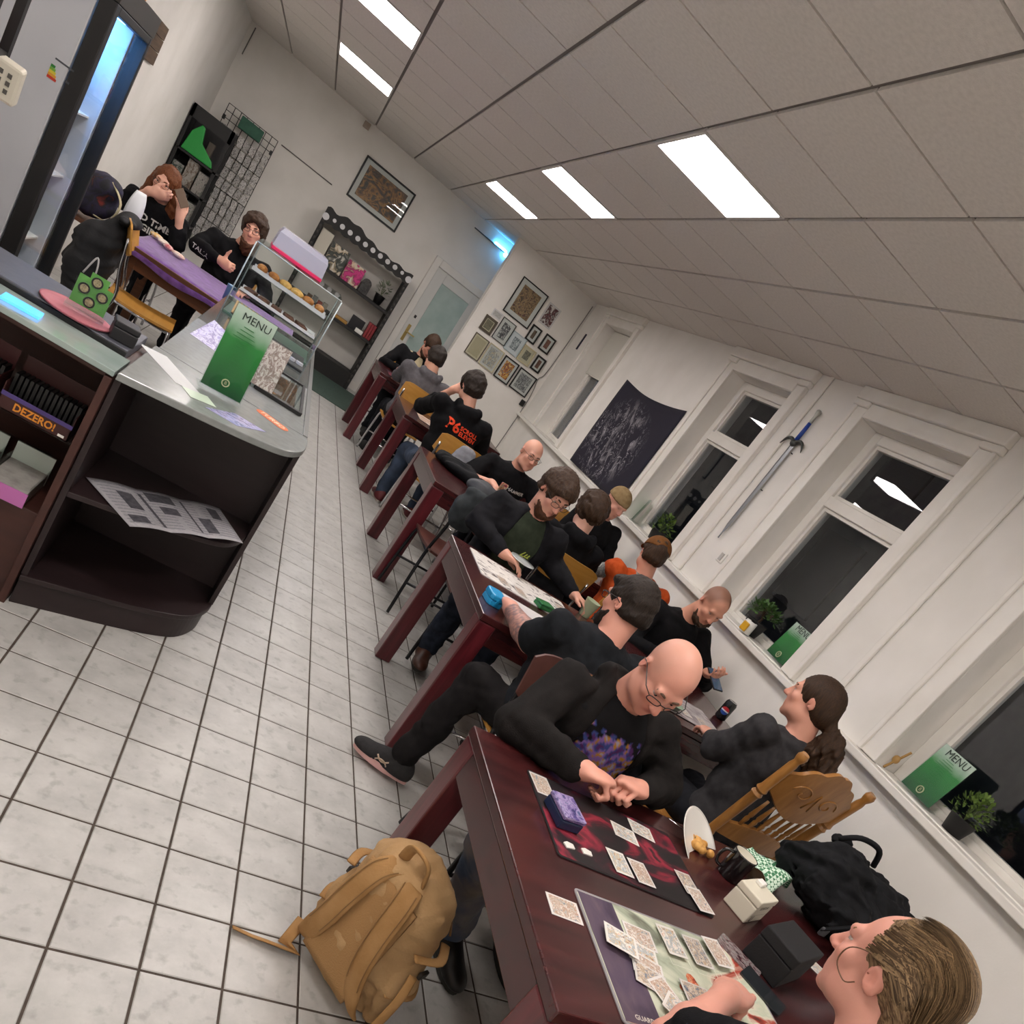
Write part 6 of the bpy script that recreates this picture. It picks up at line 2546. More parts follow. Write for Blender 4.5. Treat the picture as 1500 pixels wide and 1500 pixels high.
# ---- fourth and fifth tables
deck_box('small matt black card box on the table of the orange printed hoodie', (1.36, 6.97, TZ), .2, (.07, .075, .085), M_matteblk)
playmat('skin coloured playmat before the man in the orange printed hoodie', 1.62, 6.75, 0, .56, .33, art_mat('peach_mat', ['#b59a86', '#c9b09a', '#9a7a68', '#d6c6b2'], 3, 'noise', 1, .6, rnd=False), M_black)
for x, y, rz in ((1.45, 6.62, .1), (1.54, 6.62, .2), (1.64, 6.64, 0)):
    card(x, y, rz, TZ + .0045, CARD_A, 'trading card on the skin coloured playmat', 'cards on the skin coloured playmat')
playmat('dark playmat on the far table by the door', 1.45, 8.35, 0, .56, .33, M_matdark, M_black)

# ================================================================== COUNTER THINGS
def sheet(name, pts, m, label, cat, th=.0008, group=None):
    c = sum((Vector(p) for p in pts), Vector()) / len(pts)
    n = len(pts)
    vs = [Vector(p) for p in pts] + [Vector(p) - Vector((0, 0, th)) for p in pts]
    fs = [tuple(range(n)), tuple(reversed(range(n, 2 * n)))] + [(i, n + i, n + (i + 1) % n, (i + 1) % n) for i in range(n)]
    o = MB(c).raw(vs, fs).build(name, m, None, loc=c)
    return tag(o, label, cat, group)


# folded newspaper on the open shelf: four leaves with printed columns
np_ = thing('newspaper', 'unfolded grey printed leaflet lying over the edge of the open shelf', 'leaflet', (0.02, 2.80, .447))
M_news = mat('newsprint', '#aaa8ab', .8, col2='#9c9a9f', nscale=90)
M_ink2 = mat('news_ink', '#55545a', .85, col2='#3a393f', nscale=60)
qa = [Vector((-.262, 2.735, .452)), Vector((-.075, 2.532, .452)), Vector((.268, 2.792, .470)), Vector((.155, 3.070, .456))]


def npw(u, v, lift=0):
    p = (qa[0] * (1 - u) + qa[3] * u) * (1 - v) + (qa[1] * (1 - u) + qa[2] * u) * v
    z = .006 * abs(math.sin(u * PI * 3)) + .010 * u * v
    return Vector((p.x, p.y, p.z + z + lift))


MB(np_.location).grid(lambda u, v: npw(u, v), 25, 9).build('sheet', M_news, np_, smooth=True, solid=.001)
for u0, u1, v0, v1 in ((.13, .24, .22, .60), (.36, .56, .08, .30), (.40, .54, .40, .58), (.70, .80, .50, .88), (.84, .93, .15, .45), (.06, .2, .75, .9), (.30, .33, .15, .92), (.63, .65, .10, .9)):
    MB(np_.location).grid(lambda a_, b_: npw(u0 + (u1 - u0) * a_, v0 + (v1 - v0) * b_, .0016), 5, 5).build('picture', M_ink2, np_)
lns = MB(np_.location)
for c_ in range(4):
    for k in range(13):
        v = .06 + .07 * k
        u0, u1 = .03 + .25 * c_, .03 + .25 * c_ + .20
        n_ = 5
        for a in range(n_):
            ua, ub = u0 + (u1 - u0) * a / n_, u0 + (u1 - u0) * (a + .92) / n_
            lns.raw([npw(ua, v, .0012), npw(ub, v, .0012), npw(ub, v + .018, .0012), npw(ua, v + .018, .0012)], [(0, 1, 2, 3)])
lns.build('text_lines', mat('news_text', '#85848a', .85), np_)


def grad_mat(name, stops, axis='Z', rough=.35):
    m, nt, b = new_mat(name)
    N, L = nt.nodes, nt.links
    tc = N.new('ShaderNodeTexCoord')
    sp = N.new('ShaderNodeSeparateXYZ')
    L.new(tc.outputs['Generated'], sp.inputs[0])
    nz = N.new('ShaderNodeTexNoise')
    nz.inputs['Scale'].default_value = 3
    L.new(tc.outputs['Generated'], nz.inputs['Vector'])
    ad = N.new('ShaderNodeMath')
    ad.operation = 'MULTIPLY_ADD'
    ad.inputs[1].default_value = .18
    L.new(nz.outputs['Fac'], ad.inputs[0])
    L.new(sp.outputs[axis], ad.inputs[2])
    rp = N.new('ShaderNodeValToRGB')
    cr = rp.color_ramp
    while len(cr.elements) < len(stops):
        cr.elements.new(.5)
    for i, (p_, c) in enumerate(stops):
        cr.elements[i].position = p_
        cr.elements[i].color = lin(c)
    L.new(ad.outputs[0], rp.inputs['Fac'])
    L.new(rp.outputs['Color'], b.inputs['Base Color'])
    b.inputs['Roughness'].default_value = rough
    return m


M_menu = grad_mat('menu_print', [(.05, '#174a2c'), (.35, '#1f6f34'), (.72, '#2a8a3c'), (.95, '#b9cdbb'), (1.0, '#c9d6c9')])
M_mtxt = mat('menu_ink', '#22332a', .6)
M_mlogo = mat('menu_logo', '#a9b58f', .6)
M_acr = glass_mat('acrylic', '#f8fbfa', .5, .02, 1.4)


def menu_stand(label, loc, rz, w=.14, h=.30, tilt=.12, big=True):
    t = thing('menu_stand', label, 'menu', loc, rz)
    R_ = rot_m(-tilt, 0, 0)
    B = lambda mb, nm, m, **k: mb.build(nm, m, t, **k)
    mb = MB().box(R_ @ Vector((0, 0, h / 2 + .012)), (w, .0015, h), R_)
    B(mb, 'menu_sheet', M_menu)
    mb = MB().box(R_ @ Vector((0, -.0025, h / 2 + .012)), (w + .008, .002, h + .006), R_)
    mb.box(R_ @ Vector((0, .0025, h / 2 + .012)), (w + .008, .002, h + .006), R_)
    B(mb, 'acrylic_sleeve', M_acr)
    mb = MB().box((0, .02, .004), (w + .010, .075, .008))
    B(mb, 'base', M_acr, bevel=.002)
    vs, fs = text_geo('MENU', w * .26, 0)
    mb = MB().raw([R_ @ Vector((v.x + w * .05, -.0042, h * .90 + .012 + v.y)) for v in vs], fs)
    B(mb, 'lettering', M_mtxt)
    mb = MB()
    for k in range(14):
        y = h * (.80 - .045 * k) + .012
        n_ = 3 + (k * 7) % 3
        ww = w * (.25 + .1 * ((k * 5) % 4))
        mb.box(R_ @ Vector((-w * .05 + w * .04 * ((k * 3) % 3), -.0041, y)), (ww, .0003, h * .008), R_)
    B(mb, 'text_lines', mat('menu_text', '#2f7a40', .6))
    pts = []
    for k in range(24):
        a = 2 * PI * k / 24
        pts.append(R_ @ Vector((w * .085 * math.cos(a), -.0043, h * .13 + .012 + w * .085 * math.sin(a))))
    mb = MB().tube(pts, w * .016, 6, closed=True)
    vs, fs = text_geo('B', w * .12, 0)
    mb.raw([R_ @ Vector((v.x, -.0046, h * .13 + .012 + v.y)) for v in vs], fs)
    B(mb, 'emblem', M_mlogo)
    return t


menu_stand('tall green menu stand on the grey counter top', (-.032, 2.965, CZ), .0 + .25, .145, .30)
menu_stand('green menu stand on the window sill beside the bonsai', (3.20, 3.455, 1.131), -PI / 2 - .05, .21, .24)
menu_stand('green menu stand on the window sill beside a round shrub', (3.20, 2.19, 1.131), -PI / 2 - .05, .195, .26)
menu_stand('green menu stand seen edge on on the sill of the sword window', (3.20, 5.93, 1.131), -PI / 2 - .6, .15, .22)

# white sheets, leaflets and stickers on the counter
M_paper = mat('paper_white', '#c9cac9', .7)
sheet('paper', [(-.325, 3.02, CZ + .0012), (-.16, 2.80, CZ + .0012), (-.075, 2.83, CZ + .0012), (-.235, 3.06, CZ + .0012)], M_paper, 'white sheet of paper lying across the counter joint', 'paper')
sheet('leaflet', [(-.245, 3.66, CZ + .0012), (-.10, 3.62, CZ + .0012), (-.06, 4.08, CZ + .0012), (-.22, 4.30, CZ + .0012)], art_mat('purple_leaflet', ['#b9b4c4', '#7a6a9a', '#cfcbd4', '#a59abf', '#8a7fae'], 5, 'noise', 1.5, .5, rnd=False), 'white leaflet with purple print lying on the counter', 'leaflet')
sheet('leaflet', [(-.05, 2.72, CZ + .0012), (.06, 2.725, CZ + .0012), (.155, 2.86, CZ + .0012), (.04, 2.86, CZ + .0012)], art_mat('blue_leaflet', ['#4a4f7a', '#7a86b8', '#b8b4d4', '#5a4a80', '#39507a'], 4, 'noise', 1.5, .35, rnd=False), 'blue violet leaflet lying at the curved counter edge', 'leaflet')
sk_ = thing('sticker', 'orange and white lettered sticker on the counter top', 'sticker', (.165, 3.075, CZ), .0)
MB().prism(rounded(.135, .066, .028), .0004, .0012).build('backing', mat('sticker_orange', '#c9622a', .5), sk_)
vs, fs = text_geo('TURBO', .046, .0008)
MB().raw([Vector((v.x * .72, v.y, .0016)) for v in vs], fs).build('lettering', mat('sticker_cream', '#e8cfae', .5), sk_)
sk_.rotation_euler = (0, 0, -.45)
sheet('card_holder', [(-.14, 2.80, CZ + .002), (-.10, 2.735, CZ + .002), (-.02, 2.79, CZ + .002), (-.06, 2.86, CZ + .002)], mat('pale_mint', '#c2d2bd', .4), 'pale mint paper slip beside the tall menu stand', 'paper')
# framed print lying flat
lf_ = thing('framed_print', 'small framed brown print lying flat on the counter', 'picture frame', (.165, 3.72, CZ), .0)
fw_, fh_ = .20, .62
m_ = MB()
for sx in (-1, 1):
    m_.bx(sx * fw_ / 2 - .006, sx * fw_ / 2 + .006, -fh_ / 2, fh_ / 2, .001, .016)
    m_.bx(-fw_ / 2, fw_ / 2, sx * fh_ / 2 - .012, sx * fh_ / 2 + .012, .001, .016)
m_.build('frame', M_black, lf_)
MB().bx(-fw_ / 2 + .006, fw_ / 2 - .006, -fh_ / 2 + .012, fh_ / 2 - .012, .002, .006).build('mount', mat('grey_mount', '#6d726f', .5), lf_)
MB().bx(-fw_ / 2 + .03, fw_ / 2 - .03, -fh_ / 2 + .07, fh_ / 2 - .07, .0065, .008).build('print', art_mat('brown_print', ['#2c211c', '#5a4232', '#7a5a42', '#3a2c25', '#8f7a62'], 5, 'noise', 1.5, .25, rnd=False), lf_)
MB().bx(-fw_ / 2 + .006, fw_ / 2 - .006, -fh_ / 2 + .012, fh_ / 2 - .012, .010, .012).build('glass', M_cglass, lf_)
# brochure holder
bh = thing('brochure_holder', 'clear brochure holder with leaflets behind the tall menu stand', 'holder', (.075, 3.45, CZ), .2)
MB().box((0, 0, .10), (.11, .003, .20), rot_m(-.2, 0, 0)).build('back_plate', M_acr, bh)
MB().box((0, -.035, .05), (.11, .003, .10), rot_m(-.1, 0, 0)).build('front_plate', M_acr, bh)
for k in range(3):
    MB().box((0, -.010 - .008 * k, .105 + .002 * k), (.098, .002, .19), rot_m(-.17, 0, 0)).build('leaflet', art_mat('leaflet_stack', ['#c9c6c2', '#8f7a72', '#dedbd6', '#a89a94'], 5, 'noise', 1.5, .5), bh)
MB().box((0, -.018, .003), (.11, .05, .006)).build('base', M_acr, bh)
# pale discs in a dark tray
ty = thing('token_tray', 'dark tray holding a row of pale discs on the counter', 'tray', (.145, 4.62, CZ), .0)
MB().bx(-.10, .10, -.22, .22, .001, .012).build('tray', mat('dark_tray', '#2a2c2d', .5), ty, bevel=.003)
for k in range(4):
    MB().cyl((-.06 + .045 * k, -.12 + .01 * k, .0125), (-.06 + .045 * k, -.12 + .01 * k, .026), .021, n=18).build('disc', mat('pale_disc', '#b9bdc4', .4), ty)

# food case: clear box with three tiers, trays of pastry, pink lidded cake box on top
fc = thing('food_case', 'clear acrylic pastry case with three stepped trays on the counter', 'display case', (.03, 4.95, CZ), 0)
O = fc.location
w0, w1, d0, d1 = -.235, .265, 4.72, 5.20
for nm, args in (('side_wall', (w0, w0 + .005, d0, d1, CZ + .001, CZ + .40)), ('side_wall', (w1 - .005, w1, d0, d1, CZ + .001, CZ + .40)), ('back_wall', (w0, w1, d1 - .005, d1, CZ + .001, CZ + .40)),
                 ('top_plate', (w0, w1, d0 + .05, d1, CZ + .40, CZ + .405))):
    MB(O).bx(*args).build(nm, M_acr, fc)
MB(O).bx(w0 + .006, w1 - .006, d0, d1 - .006, CZ + .001, CZ + .010).build('base_plate', mat('case_green', '#4a6a5c', .3), fc)
M_edge = mat('acrylic_edge', '#b9c4c4', .2)
for p0_, p1_ in [((xx, yy, CZ), (xx, yy, CZ + .40)) for xx in (w0, w1) for yy in (d0, d1)] + [((w0, d0 + .05, CZ + .40), (w1, d0 + .05, CZ + .40))]:
    MB(O).cyl(p0_, p1_, .004, n=6).build('edge', M_edge, fc, smooth=True)
M_trayw = mat('tray_white', '#c9cbc8', .35)
for k, (zz, yy) in enumerate(((.13, 4.84), (.25, 4.95))):
    MB(O).bx(w0 + .012, w1 - .012, yy - .10, yy + .13, CZ + zz, CZ + zz + .006).build('tier', M_acr, fc)
    mb = MB(O)
    mb.bx(w0 + .03, w1 - .03, yy - .085, yy + .08, CZ + zz + .007, CZ + zz + .012)
    for s_ in (-1, 1):
        mb.bx(w0 + .03, w1 - .03, yy - .0025 + s_ * .0825, yy + .0025 + s_ * .0825, CZ + zz + .007, CZ + zz + .028)
    mb.build('tray', M_trayw, fc)
M_past = [mat('pastry_brown', '#8a5426', .6, col2='#b8803f', nscale=50, bump=.6, bscale=90), mat('pastry_gold', '#b58a3a', .6, col2='#d2b06a', nscale=50, bump=.6, bscale=90),
          mat('pastry_dark', '#3d2416', .6, col2='#5a3a22', nscale=50, bump=.6, bscale=90), mat('wafer', '#c9a878', .7)]
pastry_lab = {0: 'golden brown glazed pastry on the upper tray of the acrylic case', 1: 'pale golden pastry on the upper tray of the acrylic case', 2: 'dark chocolate bar on the lower tray of the acrylic case'}
for k in range(6):
    kind = (0, 0, 1, 1, 0, 0)[k]
    mb = MB().sphere((0, 0, .022), (.030, .040, .022), 12, 8)
    one('pastry', mb, M_past[kind], pastry_lab[kind], 'pastry', (w0 + .075 + .07 * k, 4.95, CZ + .262), k * .6, 'pastries on the upper tray', True)
for k in range(5):
    mb = MB().box((0, 0, .012), (.06, .10, .022))
    one('chocolate_bar', mb, M_past[2], pastry_lab[2], 'pastry', (w0 + .08 + .075 * k, 4.845, CZ + .142), .1 * (k - 2), 'chocolate bars on the lower tray', bevel=.005)
for k in range(11):
    mb = MB().box((0, 0, .035), (.012, .06, .07), rot_m(-.25, 0, 0))
    one('wafer', mb, M_past[3], 'upright pale wafer in the front row of the acrylic case', 'wafer', (w0 + .05 + .022 * k, 4.765, CZ + .012), 0, 'wafers in the front of the case', bevel=.002)
cb = thing('cake_box', 'clear plastic cake box with a bright pink base on the pastry case', 'cake box', (-.03, 5.0, CZ + .406), .08)
MB().bx(-.15, .15, -.11, .11, 0, .020).build('base', mat('hot_pink', '#d81f5a', .35), cb, bevel=.004)
mb = MB()
vs = []
for zz, e in ((.021, 0), (.10, .006), (.125, .018)):
    for x, y in ((-1, -1), (1, -1), (1, 1), (-1, 1)):
        vs.append(Vector((x * (.148 - e), y * (.108 - e), zz)))
fs = [(i + 4 * j, (i + 1) % 4 + 4 * j, (i + 1) % 4 + 4 * j + 4, i + 4 * j + 4) for j in range(2) for i in range(4)] + [(8, 9, 10, 11)]
mb.raw(vs, fs).build('lid', mat('milky_plastic', '#c3c4d4', .25, alpha=.55), cb, solid=.003, bevel=.006)
one('cake', MB().sphere((0, 0, .022), (.045, .04, .022), 14, 8), M_past[0], 'browned cake slice inside the pink cake box', 'cake', (.0, 5.0, CZ + .4275), 0, None, True)

# ledge things: pink tray, green emblem holder, black box
one('tray', MB().lathe([(.0, .001), (.098, .001), (.104, .006), (.104, .010), (.098, .008), (.0, .007)], n=40, cap=False), mat('pink_tray', '#b96a74', .5, col2='#a85a66', nscale=20), 'round dusty pink tray on the slate ledge', 'tray',
    (-.490, 2.835, .889), 0, None, True)
eh = thing('emblem_holder', 'clear holder with a green card showing four round emblems', 'display stand', (-.470, 2.835, .899), .18)
R_ = rot_m(-.12, 0, 0)
M_gcard = mat('emblem_green', '#4c8a3a', .5, col2='#5d9c48', nscale=20)
poly = [(-.050, 0), (.050, 0), (.050, .082), (.030, .082), (.030, .108), (-.022, .108), (-.022, .088), (-.050, .088)]
MB().prism(poly, -.001, .001, lambda v: R_ @ Vector((v.x, v.z, v.y + .02))).build('card', M_gcard, eh)
MB().box(R_ @ Vector((0, -.006, .05)), (.11, .002, .09), R_).build('front_plate', M_acr, eh)
MB().box((0, .01, .004), (.115, .06, .008)).build('base', M_acr, eh)
for x, z in ((.0, .105), (-.026, .072), (.026, .072), (.0, .040)):
    m1 = MB().cyl(R_ @ Vector((x, -.002, z + .0)), R_ @ Vector((x, -.0055, z)), .0165, n=20).build('emblem_ring', M_black, eh)
    MB().cyl(R_ @ Vector((x, -.0056, z)), R_ @ Vector((x, -.0075, z)), .0115, n=18).build('emblem', mat('emblem_brass', '#a49a78', .4, .3, col2='#6d6650', nscale=160), m1)
deck_box('black napkin box on the slate ledge corner', (-.352, 2.835, .889), .25, (.075, .075, .062), mat('black_box', '#17171a', .5))
one('screen', MB().box((0, 0, .004), (.10, .07, .008)), mat('tablet_blue', '#4a86c8', .2, emit='#3f8ad8', estr=.8), 'small bright blue screen lying at the glass strip', 'screen', (-.575, 2.63, CZ + .001), .1)

# booster boxes and clear trays inside the display counter
def booster(x, y, z, w, col, trim, text, lab, rz=0):
    t = thing('booster_box', lab, 'card box', (x, y, z), rz)
    d, h = .13, .085
    mb = MB()
    mb.bx(-w / 2, w / 2, -d / 2, -d / 2 + .003, 0, .055)
    mb.bx(-w / 2, -w / 2 + .003, -d / 2, d / 2, 0, h)
    mb.bx(w / 2 - .003, w / 2, -d / 2, d / 2, 0, h)
    mb.bx(-w / 2, w / 2, d / 2 - .003, d / 2, 0, .15)
    mb.bx(-w / 2, w / 2, -d / 2, d / 2, 0, .003)
    mb.build('box', col, t)
    MB().bx(-w / 2, w / 2, -d / 2 - .001, -d / 2 - .0002, .042, .056).build('trim', trim, t)
    for k in range(int(w / .014)):
        MB().box((-w / 2 + .010 + k * .014, .01, .055), (.009, .066, .10), rot_m(-.05, 0, 0)).build('pack', M_black, t)
    vs, fs = text_geo(text, .034, .001)
    MB().raw([Vector((v.x * .85, -d / 2 - .0016, .022 + v.y)) for v in vs], fs).build('lettering', mat('orange_letter', '#d98a2a', .5), t)
    MB().box((w * .4, -d / 2 - .0008, .010), (.018, .001, .008)).build('badge', M_white, t)
    return t


booster(-.44, 2.695, .569, .20, mat('maroon_box', '#3a1614', .5), mat('violet_trim', '#4a3a78', .5), 'DEZERO!', 'maroon card display box with violet trim and orange lettering')
booster(-.66, 2.695, .569, .20, mat('maroon_box2', '#44181a', .5), mat('red_trim', '#b8323a', .5), 'KIT LIK', 'maroon card display box with red trim inside the brown display counter')
for k, x in enumerate((-.42, -.56)):
    t = thing('clear_tray', ('clear plastic tray of pink edged cards beside the side panel', 'clear plastic tray of cards beside the other tray in the show case')[k], 'tray', (x, 2.67, .331), 0)
    MB().bx(-.06, .06, -.115, .115, 0, .004).build('base', M_acr, t)
    for s_ in (-1, 1):
        MB().bx(s_ * .06 - .0015, s_ * .06 + .0015, -.115, .115, .004, .075).build('side', M_acr, t)
    MB().bx(-.056, .056, -.112, .10, .005, .05).build('cards', mat('tray_cards', '#a9a6a0', .5, col2='#8f8b86', nscale=30), t)
    MB().bx(-.06, .06, -.1165, -.113, .002, .052).build('label_strip', mat('pink_strip_%d' % k, ('#b86aa8', '#a87a4a')[k], .5), t)
    MB().bx(-.058, .058, .105, .112, .005, .11).build('card_back', mat('mint_white', '#b9c4bb', .6), t)

# black stand on the ledge beside the fridge with red tins, cream card machine before it
rk = thing('counter_stand', 'black display stand with red tins on the slate ledge beside the fridge', 'stand', (-1.10, 2.90, .889))
O = rk.location
for (x, y) in ((-1.32, 2.80), (-.915, 2.80), (-1.32, 2.975), (-.915, 2.975)):
    MB(O).bx(x - .012, x + .012, y - .012, y + .012, .889, 1.72).build('post', M_black, rk)
for zz in (1.12, 1.385, 1.68):
    MB(O).bx(-1.332, -.904, 2.79, 2.985, zz, zz + .016).build('shelf', M_black, rk)
for k in range(4):
    one('red_tin', MB().lathe([(.0, 0), (.036, 0), (.038, .004), (.038, .115), (.034, .12), (.0, .12)], n=16), mat('red_tin', '#a3202a', .3), 'red tin standing on the black stand beside the fridge', 'tin', (-.99 - .08 * k, 2.88, 1.402), 0,
        'red tins on the black stand', True)
cm = thing('card_machine', 'cream card machine with dark keys at the black stand', 'card machine', (-.885, 2.955, 1.338), 0)
MB().box((0, 0, 0), (.075, .05, .105), rot_m(.2, 0, .1)).build('case', mat('cream_plastic', '#cfc9b8', .5), cm, bevel=.008)
for a in range(2):
    for b in range(3):
        MB().box(rot_m(.2, 0, .1) @ Vector((-.010 + .022 * a, -.0265, .022 - .022 * b)), (.010, .004, .012), rot_m(.2, 0, .1)).build('key', mat('key_dark', '#55524c', .6), cm)
one('red_pouch', MB((-.90, 2.95, 1.2)).sphere((-.895, 2.955, 1.205), (.035, .03, .065), 12, 8), mat('red_pouch', '#c22a34', .4), 'bright red pouch under the cream card machine', 'pouch', (-.90, 2.95, 1.2), 0, None, True)

# purple table things
one('takeaway_box', MB().grid(lambda u, v: Vector(((u - .5) * .14 * (.25 + .75 * math.sin(PI * (.06 + .88 * v)) ** .6), -.035 * math.sin(PI * u) * math.sin(PI * v), .27 * v)), 12, 14), mat('foam_white', '#dfe3e6', .5), 'white foam takeaway lid standing upright on the purple cloth', 'takeaway box',
    (-.985, 6.02, .75), .95, None, True, solid=.008)
tag(bpy.data.objects['takeaway_box'])
for k, (x, y, c, lab) in enumerate(((-.90, 6.66, '#d9a83a', 'yellow snack packet lying on the purple cloth'), (-.84, 6.58, '#d8cbb8', 'cream snack packet lying on the purple cloth'), (-.79, 6.50, '#c45a62', 'pink snack packet lying on the purple cloth'), (-.71, 6.44, '#d8b0a0', 'peach snack packet lying on the purple cloth'))):
    one('snack_packet', MB().sphere((0, 0, .018), (.05, .035, .018), 12, 8), mat('packet_%d' % k, c, .5, col2='#e6ddd0', nscale=30), lab, 'snack', (x, y, .752), k, None, True)
one('beaker', MB().lathe([(.0, 0), (.03, 0), (.036, .10), (.037, .103), (.033, .10), (.028, .006), (.0, .005)], n=22, cap=False), mat('blue_beaker', '#5d86a8', .3), 'pale blue beaker before the man giving a thumbs up', 'cup', (-.30, 6.02, .752), 0, None, True)
heap('jacket', 'black jacket with white cord draped over the chair before the purple cloth', 'jacket', [((-.965, 5.66, .68), (.085, .17, .18)), ((-1.00, 5.60, .46), (.10, .14, .26)), ((-.925, 5.68, .865), (.055, .18, .035)), ((-1.05, 5.58, .56), (.08, .12, .22))], mat('jacket_black', '#121316', .8, bump=.4, bscale=80), (-1.22, 5.38, .16), (-.76, 5.95, 1.0), .009, .009, 36, 4)
j_ = [o for o in bpy.data.objects if o.get('label', '').startswith('black jacket with white cord')][0]
MB(j_.location).tube(catmull([(-.99, 5.445, .50), (-.95, 5.435, .62), (-.93, 5.445, .50), (-.97, 5.445, .36)], 6), .005, 6).build('cord', mat('white_cord', '#c9c9c9', .6), j_, smooth=True)
bg = heap('shoulder_bag', 'dark patterned shoulder bag with red patch and cream strap by the fridge', 'bag', [((-1.17, 5.78, .86), (.14, .10, .12)), ((-1.12, 5.75, .95), (.10, .08, .07))],
          art_mat('bag_print', ['#16171c', '#1d1e26', '#2a2440', '#1a1b20', '#7a2a22'], 3, 'noise', 1, .7, rnd=False, seed=6), (-1.36, 5.64, .72), (-.98, 5.92, 1.06), .009, .005, 36, 7)
MB(bg.location).tube(catmull([(-1.08, 5.70, 1.0), (-1.00, 5.68, .92), (-1.02, 5.67, .80), (-1.10, 5.68, .78)], 6), .008, 8, flat=(.014, .004)).build('strap', mat('cream_strap', '#b8ad8c', .8), bg, smooth=True)
st = thing('stool', 'small dark side stool carrying the patterned shoulder bag', 'stool', (-1.2, 5.80, 0))
MB().bx(-.17, .17, -.15, .15, .70, .725).build('seat', M_tw, st, bevel=.005)
for sx in (-1, 1):
    for sy in (-1, 1):
        MB().bx(sx * .15 - .015, sx * .15 + .015, sy * .13 - .015, sy * .13 + .015, 0, .70).build('leg', M_tw, st)

# ================================================================== BACK WALL THINGS
# black carved shelf
cs_ = thing('carved_shelf', 'black carved shelf unit with a scalloped top and white discs', 'shelf', (.565, 10.93, 0))
O = cs_.location
sx0, sx1, sy0, sy1 = -.045, 1.175, 10.76, 11.085
M_cb = mat('black_carved', '#1b1a19', .6, bump=.3, bscale=60)
M_cbback = mat('grey_backboard', '#c4c1ba', .7, col2='#b8b5ae', nscale=4)
for xa in (sx0, sx1 - .05):
    MB(O).bx(xa, xa + .05, sy0, sy1, 0, 1.66).build('side_panel', M_cb, cs_, bevel=.004)
MB(O).bx(sx0 + .05, sx1 - .05, sy1 - .015, sy1, .22, 1.60).build('back_board', M_cbback, cs_)
MB(O).bx(sx0 + .05, sx1 - .05, sy0 + .02, sy1 - .016, 0, .215).build('plinth', M_cb, cs_)
for zz in (.655, 1.085):
    MB(O).bx(sx0 + .05, sx1 - .05, sy0 + .01, sy1 - .016, zz, zz + .035).build('shelf_board', M_cb, cs_, bevel=.003)
prof = []
for k in range(41):
    t = k / 40
    x = sx0 + (sx1 - sx0) * t
    prof.append((x, 1.665 + .075 * math.exp(-((t - .28) / .2) ** 2) + .03 * math.exp(-((t - .02) / .05) ** 2) + .012 * math.sin(t * 40)))
low = []
for k in range(41):
    t = 1 - k / 40
    low.append((sx0 + (sx1 - sx0) * t, 1.555 - .018 * abs(math.sin(t * PI * 10))))
hb = MB(O).prism(prof[::-1] + low[::-1], 0, .03, lambda v: Vector((v.x, sy0 - .005 + v.z, v.y))).build('header', M_cb, cs_)
M_disc = mat('white_disc', '#d6d6d8', .5)
for k in range(12):
    t = k / 11
    r_ = .040 if k in (0, 11) else (.022 if k in (1, 10) else .030)
    x = sx0 + .03 + (sx1 - sx0 - .06) * t
    MB(O).cyl((x, sy0 - .006, 1.618 - (.02 if k in (0, 11) else 0)), (x, sy0 - .016, 1.618 - (.02 if k in (0, 11) else 0)), r_, n=20).build('disc', M_disc, hb)
for xa in (sx0 + .025, sx1 - .025):
    for k in range(20):
        MB(O).sphere((xa, sy0 - .003, .12 + .075 * k), (.016, .008, .026), 8, 6).build('carved_bead', mat('bead_grey', '#3d3a37', .5), cs_, smooth=True)
bk_cols = ['#cfc9ba', '#4a4a46', '#b02a6a', '#d8d2c8', '#1d1d1f', '#6a7a5a']


def box_on(name, x0, x1, y0, y1, z0, h, m, lab, cat='box', group=None, bevel=.002):
    c = ((x0 + x1) / 2, (y0 + y1) / 2, z0 + .0005)
    return one(name, MB(c).bx(x0, x1, y0, y1, z0 + .0005, z0 + h), m, lab, cat, c, 0, group, False, bevel)


box_on('binder', .02, .17, 10.86, 11.0, 1.12, .36, mat('cream_board', '#cfcabb', .6), 'tall cream folder standing at the end of the carved shelf', 'folder')
box_on('board_game', .19, .43, 10.90, 10.96, 1.12, .30, art_mat('game_print_a', ['#d8d4ca', '#4a4f48', '#2d332f', '#c9b89a', '#e0dcd2'], 3, 'noise', 1, .4, rnd=False), 'white and dark grey printed game box on the carved shelf')
box_on('board_game', .45, .68, 10.90, 10.96, 1.12, .25, art_mat('game_print_b', ['#c22a78', '#d83a88', '#8f1f56', '#e0c9a8', '#d8d2c8'], 3, 'noise', 1, .4, rnd=False), 'magenta printed game box on the carved shelf')
sp_ = MB((.76, 10.92, 1.12))
sp_.prism([(.70, 1.1205), (.82, 1.1205), (.82, 1.24)] + [(.76 + .06 * math.cos(a), 1.25 + .06 * math.sin(a)) for a in [PI * k / 10 for k in range(11)]] + [(.70, 1.24)], 0, .03, lambda v: Vector((v.x, 10.93 - v.z, v.y)))
one('arch_plaque', sp_, mat('black_plaque', '#1a1a1b', .5, col2='#6a6864', nscale=40, namt=.5), 'black arched plaque standing on the carved shelf', 'plaque', (.76, 10.92, 1.12))


